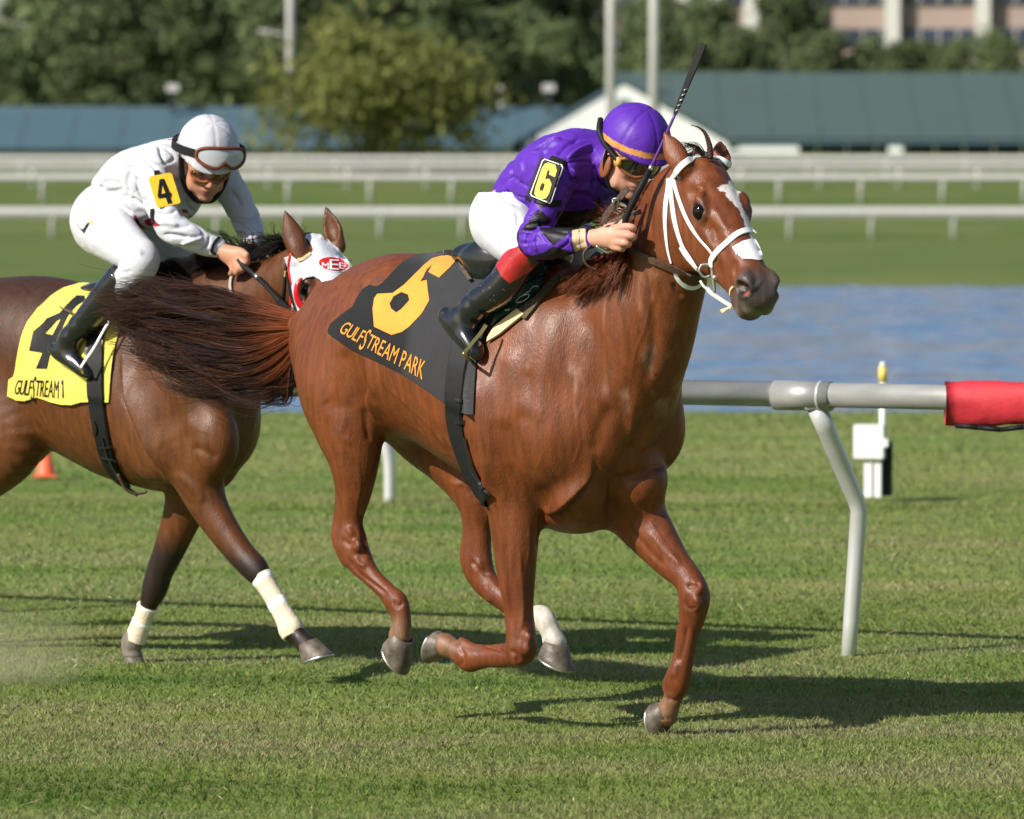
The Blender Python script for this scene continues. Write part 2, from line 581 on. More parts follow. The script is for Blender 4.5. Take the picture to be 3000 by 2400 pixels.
def build_lake():
    """Small wind waves as real relief where the lake is seen, flat beyond."""
    xs = np.r_[-140, -60, np.arange(-16, 16.01, .16), 60, 140]
    ys = np.r_[np.arange(50, 123, .15)]
    X, Y = np.meshgrid(xs, ys)
    P = np.stack([X.ravel() * .9, Y.ravel() * 1.5, np.zeros(X.size)], 1)
    Z = .075 * noise3(P, (.35, .38, 1), 51, 2) + .045 * noise3(P, (.9, 1.0, 1), 52, 2) + .014 * noise3(P, (3.0, 3.0, 1), 53, 1)
    Z = Z * np.where(np.abs(X.ravel()) < 17, 1, 0) - .56
    n = len(xs)
    j, i = np.meshgrid(np.arange(len(ys) - 1), np.arange(n - 1), indexing='ij')
    a = (j * n + i).ravel()
    return link('lake_water', mesh_from('lake_water', np.stack([X.ravel(), Y.ravel(), Z], 1), np.stack([a, a + 1, a + n + 1, a + n], 1)), None, MAT['water'])
lake = build_lake()
tag(lake, 'rippled blue infield lake', kind='structure')
# ------------------------------------------------------------------ stables, hotel block, poles, far rails
UP = 3000 / 2156.0                       # the full-view picture was measured at 2156 pixels across
def gz(y): return float(curve_ground(y))
MAT['teal_roof'] = plain('teal_metal_roof', (0.062, 0.115, 0.142), 0.55, noise=0.04, nscale=0.6)
MAT['sage_roof'] = plain('sage_metal_roof', (0.062, 0.098, 0.092), 0.55, noise=0.04, nscale=0.5)
MAT['gable_white'] = plain('pale_boarding', (0.80, 0.83, 0.80), 0.7, noise=0.05, nscale=1.0)
MAT['dark_open'] = plain('dark_doorway', (0.02, 0.022, 0.024), 0.8)
MAT['rail_white'] = plain('rail_white_plastic', (0.48, 0.475, 0.455), 0.5, noise=0.06, nscale=3)
MAT['pole_grey'] = plain('pole_concrete', (0.50, 0.49, 0.47), 0.7, noise=0.08, nscale=2)
MAT['beige_wall'] = plain('beige_render', (0.33, 0.255, 0.215), 0.8, noise=0.06, nscale=0.3)
MAT['column_white'] = plain('column_white', (0.52, 0.51, 0.47), 0.7)
MAT['blue_glass'] = plain('tinted_glass', (0.035, 0.045, 0.075), 0.15, noise=0.3, nscale=0.6)
MAT['wood_dark'] = plain('bark', (0.075, 0.060, 0.045), 0.9, noise=0.3, nscale=6)

def box_part(name, c, d, mat, parent, R=None):
    return MB().box(c, d, R).build(name, mat, parent)

def X_at(u, y): return (u * UP - CX) / FPX * y
def Z_at(v, y): return CAMZ + (HORIZON - v * UP) / FPX * y / 1.0

def roof_sheet(name, x0, x1, ye, ze, yr, zr, mat, parent, ribs):
    """One roof slope with standing seams, from the eave to the ridge, with thickness."""
    mb = MB()
    n = np.array([0, -(zr - ze), (yr - ye)]); n = n / np.linalg.norm(n)
    a, b, c, d = np.array([x0, ye, ze]), np.array([x1, ye, ze]), np.array([x1, yr, zr]), np.array([x0, yr, zr])
    t = n * -0.12
    mb.add([a, b, c, d, a + t, b + t, c + t, d + t], [(0, 1, 2, 3), (7, 6, 5, 4), (0, 4, 5, 1), (1, 5, 6, 2), (2, 6, 7, 3), (3, 7, 4, 0)])
    o = mb.build(name, mat, parent)
    sm = MB()
    for x in np.arange(x0 + 0.3, x1, ribs * 2):
        p, q = np.array([x, ye, ze]) + n * 0.03, np.array([x, yr, zr]) + n * 0.03
        sm.add([p + (-.03, 0, 0), p + (.03, 0, 0), q + (.03, 0, 0), q + (-.03, 0, 0), p - n * .05 + (-.03, 0, 0), p - n * .05 + (.03, 0, 0), q - n * .05 + (.03, 0, 0), q - n * .05 + (-.03, 0, 0)],
               [(0, 1, 2, 3), (0, 4, 5, 1), (1, 5, 6, 2), (3, 2, 6, 7), (0, 3, 7, 4)])
    s = sm.build('seams', mat, o); s['kind'] = 'stuff'
    return o

# long low stable with the teal roof, left
y0 = 262.0
tb = empty('stable', 'long low stable with blue teal metal roof behind the yellowish tree', 'building', 'stables beyond the track', (0, y0, gz(y0)))
ze, zr = Z_at(316, y0) - gz(y0), Z_at(229, y0 + 6) - gz(y0)
xl, xr = -60.0, X_at(1200, y0)
roof = roof_sheet('roof', xl, xr, 0, ze + 0.1, 6, zr, MAT['teal_roof'], tb, 1.2)
box_part('wall', ((xl + xr) / 2, 6.4, ze / 2 - 0.3), (xr - xl - 0.6, 11.0, max(ze, 0.6) + 0.8), MAT['gable_white'], tb)
roof_sheet('back_roof', xl, xr, 13.5, ze - 1.0, 6.05, zr - 0.02, MAT['teal_roof'], tb, 1.2)
for u in (365, 1155):
    x = X_at(u, y0 + 5)
    v = box_part('roof_vent', (x, 5.0, zr + 0.35), (0.28, 0.28, 1.0), MAT['dark_open'], tb)
    box_part('cowl', (0, 0, 0), (0.6, 0.6, 0.35), MAT['pole_grey'], v).location = (x, 5.0, zr + 1.0)

# long stable with the sage roof, right
y1 = 266.0
sb = empty('stable', 'long stable with grey green metal roof at the right', 'building', 'stables beyond the track', (0, y1, gz(y1)))
ze, zr = Z_at(291, y1) - gz(y1), Z_at(157, y1 + 9) - gz(y1)
xl, xr = X_at(1300, y1), 60.0
roof_sheet('roof', xl, xr, 0, ze, 9, zr, MAT['sage_roof'], sb, 1.2)
roof_sheet('back_roof', xl, xr, 18.6, ze - 0.2, 9.05, zr - 0.02, MAT['sage_roof'], sb, 1.2)
box_part('wall', ((xl + xr) / 2 + 0.5, 10.5, ze / 2 - 0.35), (xr - xl - 2, 14.0, ze + 0.6), MAT['dark_open'], sb)
box_part('fascia', ((xl + xr) / 2, 0.12, ze - 0.16), (xr - xl, 0.12, 0.30), MAT['teal_roof'], sb)
for u0, u1, m in ((1532, 1682, 'gable_white'), (1870, 1900, 'gable_white')):
    box_part('wall_panel', ((X_at(u0, y1) + X_at(u1, y1)) / 2, 0.25, (ze - 0.3) / 2), (X_at(u1, y1) - X_at(u0, y1), 0.2, ze - 0.35), MAT[m], sb)
for k in range(11):
    box_part('post', (X_at(1535 + k * 62, y1), 0.6, (ze - 0.3) / 2 - 0.1), (0.16, 0.16, ze - 0.1), MAT['column_white'], sb)

# gable-fronted stable between them
y2 = 254.0
gb = empty('stable', 'white gable end of a stable with teal roof edge behind the purple jockey', 'building', 'stables beyond the track', (0, y2, gz(y2)))
ax_, az_ = X_at(1312, y2), Z_at(178, y2) - gz(y2)
lx, rx, ez = X_at(1100, y2), X_at(1532, y2), Z_at(303, y2) - gz(y2)
mb = MB()
P = [(lx, 0, -0.5), (rx, 0, -0.5), (rx, 0, ez), (ax_, 0, az_), (lx, 0, ez)]
mb.add(P + [(x, 9.0, z) for x, _, z in P], [(0, 1, 2, 3, 4), (9, 8, 7, 6, 5), (0, 5, 6, 1), (1, 6, 7, 2), (4, 9, 5, 0), (2, 7, 8, 3), (3, 8, 9, 4)])
mb.build('wall', MAT['gable_white'], gb)
for sx, ex in ((lx - 0.5, ax_), (rx + 0.5, ax_)):
    sl = (az_ - ez) / (ax_ - lx) if sx < ax_ else (az_ - ez) / (rx - ax_)
    z0 = az_ - sl * abs(sx - ax_)
    m2 = MB()
    for dz in (0.06, 0.26):
        pass
    a, b = np.array([sx, -0.06, z0 + 0.05]), np.array([ax_, -0.06, az_ + 0.05])
    m2.add([a, b, b + (0, 10, 0), a + (0, 10, 0), a + (0, 0, .26), b + (0, 0, .26), b + (0, 10, .26), a + (0, 10, .26)], [(3, 2, 1, 0), (4, 5, 6, 7), (0, 1, 5, 4), (1, 2, 6, 5), (2, 3, 7, 6), (3, 0, 4, 7)])
    m2.build('roof', MAT['teal_roof'] if sx < ax_ else MAT['sage_roof'], gb)
box_part('vent', (ax_, -0.05, az_ - 0.9), (0.5, 0.12, 0.4), MAT['sage_roof'], gb)

# hotel block far behind
y3 = 430.0
hb = empty('hotel_block', 'beige block with white columns and dark window bands beyond the trees', 'building', None, (X_at(1880, y3), y3, gz(y3)), math.radians(-9))
zb = Z_at(95, y3) - gz(y3)
W = 46.0
box_part('wall', (0, 8, zb / 2 + 12), (W, 14, zb + 26), MAT['beige_wall'], hb)
for k in range(-3, 5):
    zc = zb + 0.6 + k * 3.3
    wnd = box_part('window_band', (0, 0.92, zc), (W - 0.6, 0.4, 1.35), MAT['blue_glass'], hb)
    mm = MB()
    for x in np.arange(-W / 2 + 1, W / 2, 1.5): mm.box((x, 0.70, zc), (0.10, 0.12, 1.35))
    mu = mm.build('mullions', MAT['column_white'], wnd); mu['kind'] = 'stuff'
for u in (1505, 1583, 1878, 2065, 1700, 1440):
    x = (X_at(u, y3) - X_at(1880, y3)) / math.cos(math.radians(9))
    top = zb + 16 if u in (1878, 2065, 1505) else zb + 6.5
    box_part('column', (x, 0.2, top / 2), (1.15, 1.1, top), MAT['column_white'], hb)

# second pale block, upper middle, mostly hidden
y4 = 455.0
lb = empty('hotel_block', 'small pale block peeping through the treetops in the middle', 'building', None, (X_at(1120, y4), y4, gz(y4)))
zt = Z_at(-60, y4) - gz(y4)
box_part('wall', (0, 4, zt / 2), (14, 8, zt), MAT['beige_wall'], lb)
for k in range(5): box_part('column', (-5.6 + 2.8 * k, -0.3, zt / 2), (0.7, 0.6, zt), MAT['column_white'], lb)

# light poles
def pole(u, w0, w1, y, label, arm=False):
    p = empty('light_pole', label, 'light pole', 'tall light poles', (X_at(u, y), y, gz(y)))
    s = y / 11499.0
    MB().tube([(0, 0, -0.4), (0, 0, 8), (0, 0, 19)], [w0 * s / 2, (w0 + w1) / 2 * s / 2, w1 * s / 2], 12).build('shaft', MAT['pole_grey'], p, True)
    for k in range(3): box_part('lamp', ((k - 1) * 0.7, -0.2, 18.6), (0.5, 0.4, 0.35), MAT['pole_grey'], p)
    if arm:
        za = Z_at(80, y) - gz(y)
        MB().tube([(0, 0, za), (-0.5, -.1, za + .15), (-1.15, -.15, za + .28)], 0.06, 8).build('arm', MAT['pole_grey'], p, True)
        box_part('lantern', (-1.25, -.15, za + .30), (0.55, 0.25, 0.14), MAT['pole_grey'], p)
pole(613, 20, 15, 263.0 - 3, 'grey light pole with a side lamp rising behind the yellowish tree', True)
pole(1286, 21, 17, 246.0, 'left one of the two tall light poles behind the purple helmet')
pole(1377, 23, 18, 244.0, 'right one of the two tall light poles behind the purple helmet')

# far rails
def far_rail(y, vtop, hrail, spacing, phase, label, double=False):
    g = gz(y); zt = Z_at(vtop, y) - g
    r = empty('running_rail', label, 'rail', 'running rails across the lake', (0, y, g))
    half = 60.0
    pr = [(-0.10, 0), (0.02, 0.10), (0.14, 0.06), (0.16, -hrail * 0.5), (0.08, -hrail), (-0.02, -hrail), (-0.12, -hrail * 0.4)]
    V = [(x, py, zt - 0.1 + pz) for x in (-half, half) for py, pz in pr]
    n = len(pr)
    MB().add(V, [(j, (j + 1) % n, n + (j + 1) % n, n + j) for j in range(n)] + [tuple(range(n - 1, -1, -1)), tuple(range(n, 2 * n))]).build('top_rail', MAT['rail_white'], r, False)
    xs = np.arange(-half + phase, half, spacing)
    first = None
    for x in xs:
        if first is None:
            first = MB().tube([(0, 0.05, -0.1), (0, 0.10, zt * 0.55), (0, 0.02, zt - hrail)], 0.09, 8).build('post', MAT['rail_white'], r, True)
            first.location = (x, 0, 0)
        else:
            c = first.copy(); COL.objects.link(c); c.parent = r; c.location = (x, 0, 0)
    return r
def phase_for(u, y, spacing): return (X_at(u, y) + 60.0) % spacing
far_rail(200.0, 437, 0.30, 3.0, phase_for(1663, 200, 3.0), 'lowest of the white running rails across the lake, nearest the water')
far_rail(225.0, 366, 0.24, 3.37, phase_for(1640, 225, 3.37), 'second white running rail from the water across the lake')
far_rail(236.0, 344, 0.20, 3.4, phase_for(1560, 236, 3.4), 'third white running rail from the water, just below the topmost one')
far_rail(243.0, 328, 0.17, 3.5, phase_for(1700, 243, 3.5), 'topmost white running rail across the lake, in front of the stables')

# hedge line below the stables
hg = MB()
rng = np.random.RandomState(5)
def leaf_cloud(centres, radii, n, size, seed, flat=0.75):
    """Leaf-sized quads filling a set of ellipsoids, denser at the outside."""
    rng = np.random.RandomState(seed)
    V, F = [], []
    w = np.array([r[0] * r[1] for r in radii]); w = w / w.sum()
    k = rng.choice(len(centres), n, p=w)
    d = rng.randn(n, 3); d /= np.linalg.norm(d, axis=1)[:, None]
    rad = rng.rand(n) ** 0.45
    C = np.array(centres)[k] + d * rad[:, None] * np.array(radii)[k] * (1 + 0.16 * rng.randn(n)[:, None])
    a = rng.randn(n, 3) + d * 0.8; a /= np.linalg.norm(a, axis=1)[:, None]
    b = np.cross(a, rng.randn(n, 3)); b /= np.linalg.norm(b, axis=1)[:, None] + 1e-9
    s = size * (0.6 + 0.8 * rng.rand(n))[:, None]
    c = np.cross(a, b)
    P = np.stack([C - b * s, C - c * s * 0.55, C + b * s, C + c * s * 0.55], 1).reshape(-1, 3)
    return P, np.arange(4 * n).reshape(n, 4)

def leaf_mat(name, c0, c1, c2):
    m, nt, N, L, b = new_mat(name)
    oi = N.new('ShaderNodeObjectInfo'); g = N.new('ShaderNodeNewGeometry')
    tc = N.new('ShaderNodeTexCoord'); t = N.new('ShaderNodeTexNoise'); t.inputs['Scale'].default_value = 0.45; t.inputs['Detail'].default_value = 4
    L.new(tc.outputs['Object'], t.inputs['Vector'])
    ad = N.new('ShaderNodeMath'); ad.operation = 'MULTIPLY_ADD'; ad.inputs[1].default_value = 0.5
    L.new(g.outputs['Random Per Island'], ad.inputs[0]); 
    s2 = N.new('ShaderNodeMath'); s2.operation = 'MULTIPLY_ADD'; s2.inputs[1].default_value = 0.9; s2.inputs[2].default_value = -0.22
    L.new(t.outputs['Fac'], s2.inputs[0]); L.new(s2.outputs[0], ad.inputs[2])
    r = N.new('ShaderNodeValToRGB'); e = r.color_ramp.elements; e.new(0.5)
    for k, (p, c) in enumerate(((0.15, c0), (0.5, c1), (0.9, c2))): e[k].position = p; e[k].color = (*c, 1)
    L.new(ad.outputs[0], r.inputs['Fac'])
    hs = N.new('ShaderNodeHueSaturation'); L.new(r.outputs[0], hs.inputs['Color'])
    v = N.new('ShaderNodeMapRange'); v.inputs[3].default_value = 0.8; v.inputs[4].default_value = 1.2
    L.new(oi.outputs['Random'], v.inputs[0]); L.new(v.outputs[0], hs.inputs['Value'])
    L.new(hs.outputs[0], b.inputs['Base Color'])
    b.inputs['Roughness'].default_value = 0.6; b.inputs['Specular IOR Level'].default_value = 0.2
    tr = N.new('ShaderNodeBsdfTranslucent'); L.new(hs.outputs[0], tr.inputs['Color'])
    mx = N.new('ShaderNodeMixShader'); mx.inputs[0].default_value = 0.3
    L.new(b.outputs[0], mx.inputs[1]); L.new(tr.outputs[0], mx.inputs[2])
    L.new(mx.outputs[0], N['Material Output'].inputs['Surface'])
    return m
MAT['leaf_green'] = leaf_mat('leaf_green', (0.095, 0.135, 0.062), (0.140, 0.185, 0.078), (0.195, 0.230, 0.100))
MAT['leaf_yellow'] = leaf_mat('leaf_yellowish', (0.125, 0.145, 0.040), (0.200, 0.220, 0.058), (0.28, 0.280, 0.080))
P, F = leaf_cloud([(x, 0, 0.25) for x in np.arange(-33, 33, 0.6)], [(0.55, 0.5, 0.33)] * 110, 9000, 0.13, 3)
h = link('hedge', mesh_from('hedge', P, F, False), None, MAT['leaf_green'])
h.location = (0, 251.0, gz(251.0))
tag(h, 'low clipped green strip of ground cover in front of the stables', 'hedge', kind='stuff')

def make_tree_meshes(seed, height, width, n, size, clumps):
    rng = np.random.RandomState(seed)
    cs, rs = [], []
    for k in range(clumps):
        t = rng.rand() ** 0.8
        z = height * (0.18 + 0.78 * t)
        r = width / 2 * (0.95 - 0.65 * max(0, t - 0.45) / 0.55)
        a = rng.rand() * 6.283
        q = r * math.sqrt(rng.rand()) * 0.85
        g = width * (0.13 + 0.10 * rng.rand())
        cs.append((q * math.cos(a), q * math.sin(a), z)); rs.append((g, g, g * (0.65 + 0.2 * rng.rand())))
    P, F = leaf_cloud(cs, rs, n, size, seed + 1)
    crown = mesh_from('crown', P, F, False)
    mb = MB()
    mb.tube([(0, 0, -0.3), (0.1, 0, height * 0.25), (-0.05, 0.1, height * 0.55), (0.1, 0, height * 0.85)], [width * 0.035, width * 0.028, width * 0.018, width * 0.006], 8)
    for k in rng.choice(len(cs), min(9, len(cs)), False):
        c = np.array(cs[k]); b = np.array([0, 0, max(height * 0.18, c[2] * 0.55)])
        mb.tube([b, b * 0.4 + c * 0.6 + (0, 0, -0.2), c], [width * 0.015, width * 0.010, width * 0.004], 6)
    trunk = mesh_from('trunk', np.array(mb.v), mb.f)
    crown.materials.append(MAT['leaf_green']); trunk.materials.append(MAT['wood_dark'])
    return crown, trunk
TREE_KINDS = [make_tree_meshes(40 + k, 11.0, w, 6500, 0.24, 34) for k, w in enumerate((8.0, 7.0, 9.0, 7.5))]
ORD = ['first', 'second', 'third', 'fourth', 'fifth', 'sixth', 'seventh', 'eighth', 'ninth', 'tenth', 'eleventh', 'twelfth', 'thirteenth']
def place_tree(kind, x, y, sc, rz, label, group, zs=1.0):
    t = empty('tree', label, 'tree', group, (x, y, gz(y)), rz)
    t.scale = (sc, sc, sc * zs)
    for nm, me in zip(('crown', 'trunk'), TREE_KINDS[kind]):
        link(nm, me, t)
rng = np.random.RandomState(11)
rows = ((289.0, 'front', [(-29, .62), (-22.5, .88), (-17.5, .78), (-12.5, .86), (-7.5, .80), (-2.8, .80), (2.0, .64), (7.0, .70), (12.0, .58), (16.8, .58), (21.5, .53), (26.5, .55)]),
        (306.0, 'middle', [(-31, .70), (-24.5, 1.1), (-18.5, 1.02), (-13.0, 1.12), (-7.0, 1.0), (-1.5, 1.08), (4.5, .84), (9.6, .74), (15.6, .80), (19.6, .57), (24.0, .55), (29, .55)]),
        (326.0, 'back', [(-24.0, 1.2), (-18.0, 1.35), (-11.5, 1.3), (-4.5, 1.38), (2.0, .92), (7.5, .80), (12.5, .62), (17.5, .60), (22.5, .56), (27.5, .56)]))
for y, nm, tr in rows:
    for k, (x, sc) in enumerate(tr):
        place_tree((k * 3 + len(nm)) % 4, x * y / 300 + rng.randn() * 0.5, y + rng.randn() * 1.5, sc * (0.96 + 0.08 * rng.rand()), rng.rand() * 6.28,
                   '%s green tree from the left in the %s row behind the stables' % (ORD[k], nm), 'green trees behind the stables')
# the yellowish tree in front of the teal roof
yt = 250.0
crown, trunk = make_tree_meshes(77, 6.0, 12.6, 10000, 0.20, 48)
crown.materials.clear(); crown.materials.append(MAT['leaf_yellow'])
t = empty('tree', 'broad yellowish green tree in front of the teal stable roof', 'tree', None, (X_at(775, yt), yt, gz(yt)))
t.scale = (1, 1, 1.03)
link('crown', crown, t); link('trunk', trunk, t)
# ------------------------------------------------------------------ the near rail and the small things on the grass
MAT['rail_grey'] = plain('galvanised_rail', (0.36, 0.36, 0.345), 0.40, metal=0.35, noise=0.18, nscale=3, stretch=(0.4, 4, 4), bump=0.05, bscale=20)
MAT['post_alu'] = plain('white_alu_post', (0.58, 0.59, 0.58), 0.35, metal=0.35, noise=0.06, nscale=6)
MAT['red_cloth'] = plain('red_cover', (0.50, 0.022, 0.035), 0.7, noise=0.15, nscale=9, bump=0.6, bscale=16)
MAT['box_white'] = plain('white_plastic', (0.72, 0.73, 0.72), 0.4)
MAT['yellow_paint'] = plain('yellow_paint', (0.75, 0.55, 0.10), 0.5)
MAT['orange_cone'] = plain('orange_plastic', (0.80, 0.13, 0.05), 0.5)
RA, RB = np.array([0.707, 21.83]), np.array([1.690, 21.34])
RD = (RB - RA) / np.linalg.norm(RB - RA)
def rail_pt(u, z):
    """Point on the rail line seen at picture column u."""
    k = (u - CX) / FPX
    t = (k * RA[1] - RA[0]) / (RD[0] - k * RD[1])
    p = RA + RD * t
    return np.array([p[0], p[1], z])
rail = empty('running_rail', 'grey metal running rail with bent white post close behind the horses', 'rail')
zt = 1.05
L0, R0 = rail_pt(-900, zt), rail_pt(3700, zt)
MB().tube([L0, rail_pt(2285, zt)], 0.0505, 24).build('tube', MAT['rail_grey'], rail, True)
MB().tube([rail_pt(2275, zt), R0], 0.0490, 24).build('tube', MAT['rail_grey'], rail, True)
MB().tube([rail_pt(2272, zt - .004), rail_pt(2436, zt - .004)], 0.0590, 24).build('sleeve', MAT['rail_grey'], rail, True)
MB().tube([rail_pt(2404, zt - .004), rail_pt(2412, zt - .004)], 0.0610, 24).build('band', MAT['post_alu'], rail, True)
back = np.array([-RD[1], RD[0], 0.0]); back = back if back[1] > 0 else -back
def bent_post(base_u):
    """Gooseneck post: foot set back from the rail, bent forwards to carry it."""
    top = rail_pt(base_u - 75, zt - 0.052)
    k0, k1 = top + back * 0.17 + np.array([0.072, 0, -.335]), top + back * 0.20 + np.array([0.088, 0, -.42])
    foot = top + back * 0.19 + np.array([0.048, 0, -1.06])
    pts = [top, top * .75 + k0 * .25, top * .4 + k0 * .6, k0, k0 * .6 + k1 * .4 + np.array([.004, 0, 0]), k1, k1 * .7 + foot * .3, k1 * .3 + foot * .7, foot]
    MB().tube(pts, np.interp(np.linspace(0, 1, len(pts)), [0, .4, 1], [.040, .036, .030]), 14).build('post', MAT['post_alu'], rail, True)
    MB().tube([foot + np.array([0, 0, .015]), foot + np.array([0, 0, .05])], [.040, .034], 14).build('ground_socket', MAT['rail_grey'], rail, True)
    MB().box(top + np.array([0, .005, .004]), (.10, .05, .02)).build('bracket', MAT['rail_grey'], rail)
bent_post(2470); bent_post(-260)
# red cover over the rail's right end
cov = []
nseg = 26
mbc = MB(); n = 22; V = []
rngc = np.random.RandomState(2)
for i in range(nseg):
    c = rail_pt(2770 + i * (900 / (nseg - 1)), zt)
    for j in range(n):
        a = 2 * math.pi * j / n
        r = 0.066 + 0.003 * math.sin(3 * a + i * 0.9) + 0.0015 * rngc.randn()
        dz = -0.040 * max(0, -math.sin(a)) ** 2 * (1 + 0.25 * math.sin(i * 0.7))
        V.append(c + np.array([0, -math.cos(a) * r, math.sin(a) * r + dz]))
mbc.add(V, [(i * n + j, (i + 1) * n + j, (i + 1) * n + (j + 1) % n, i * n + (j + 1) % n) for i in range(nseg - 1) for j in range(n)] + [tuple(range(n - 1, -1, -1))])
rc = mbc.build('rail_cover', MAT['red_cloth'], None, True)
tag(rc, 'red cloth cover wrapped round the right end of the near rail', 'cover')
st = MB()
for i in range(14):
    c0, c1 = rail_pt(2800 + i * 66, zt - 0.108 - .006 * (i % 3)), rail_pt(2866 + i * 66, zt - 0.108 - .006 * ((i + 1) % 3))
    st.tube([c0 + (0, -.02, 0), c1 + (0, -.02, 0)], 0.010, 6)
st.build('edge_binding', MAT['black_rubber'], rc, True)

# lone bent white post farther back
b = on_ground(820 * UP, 1042 * UP, -0.05)
lp = empty('rail_post', 'lone bent white post on the grass beyond the chestnut horse belly', 'post', None, b)
q = smooth_path([(0, 0, -.05), (0.0, 0.01, .14), (-0.015, 0.02, .27), (-0.075, 0.05, .42), (-0.16, 0.09, .56)], 5)
MB().tube(q, np.interp(np.linspace(0, 1, len(q)), [0, 1], [.036, .040]), 12).build('shaft', MAT['post_alu'], lp, True)
MB().tube([(-0.23, 0.09, .60), (-0.10, 0.10, .60)], .055, 12).build('bracket', MAT['post_alu'], lp, True)

# white meter box on its post
b = on_ground(1838 * UP, 1046 * UP, -0.06); s_ = b[1] / 11499.0
mbx = empty('utility_box', 'small white utility box on a short post beside the lake', 'utility box', None, b, math.radians(-14))
box_part('box', (-0.02, 0, 0.34), (0.185, 0.12, 0.205), MAT['box_white'], mbx)
box_part('post', (0.0, 0.012, 0.12), (0.105, 0.075, 0.245), MAT['box_white'], mbx)
box_part('groove', (-0.003, -0.029, 0.12), (0.012, 0.012, 0.235), MAT['post_alu'], mbx)
box_part('outlet', (0.085, -0.045, 0.335), (0.035, 0.05, 0.05), MAT['box_white'], mbx)
box_part('backplate', (0.075, 0.05, 0.17), (0.07, 0.03, 0.33), MAT['black_rubber'], mbx)
b2 = on_ground(1858 * UP, 1040 * UP, -0.06)
yp = empty('marker_pole', 'slim white marker pole with yellow top behind the utility box', 'marker pole', None, b2)
zt2 = Z_at(766, b2[1]) - b2[2]
MB().tube([(0, 0, 0), (0, 0, zt2 - .11)], .021, 10).build('shaft', MAT['box_white'], yp, True)
MB().tube([(0, 0, zt2 - .112), (0, 0, zt2 - .02)], .026, 10).build('band', MAT['yellow_paint'], yp, True)
MB().tube([(0, 0, zt2 - .022), (0, 0, zt2 + .012)], [.024, .012], 10).build('cap', MAT['box_white'], yp, True)
# cone
b3 = on_ground(96 * UP, 1003 * UP, -0.06)
cn = empty('traffic_cone', 'small orange cone on the grass behind the bay horse', 'cone', None, b3)
MB().tube([(0, 0, 0.012), (0, 0, .02), (0, 0, .26)], [.066, .060, .016], 14).build('cone', MAT['orange_cone'], cn, True)
box_part('base', (0, 0, .006), (.15, .15, .014), MAT['orange_cone'], cn)
# ------------------------------------------------------------------ horses: shared anatomy
def head_frame(fr, poll, axis_w, lat_w):
    """Frame of a head: rows are the axis (poll to muzzle), left and dorsal directions, in the horse's local frame."""
    to_l = lambda d: np.array([d @ fr.f, d @ fr.l, d[2]])
    ax = to_l(np.array(axis_w, float)); ax /= np.linalg.norm(ax)
    la = to_l(np.array(lat_w, float)); la -= ax * (la @ ax); la /= np.linalg.norm(la)
    do = np.cross(ax, la)
    return np.array(poll, float), np.array([ax, la, do])

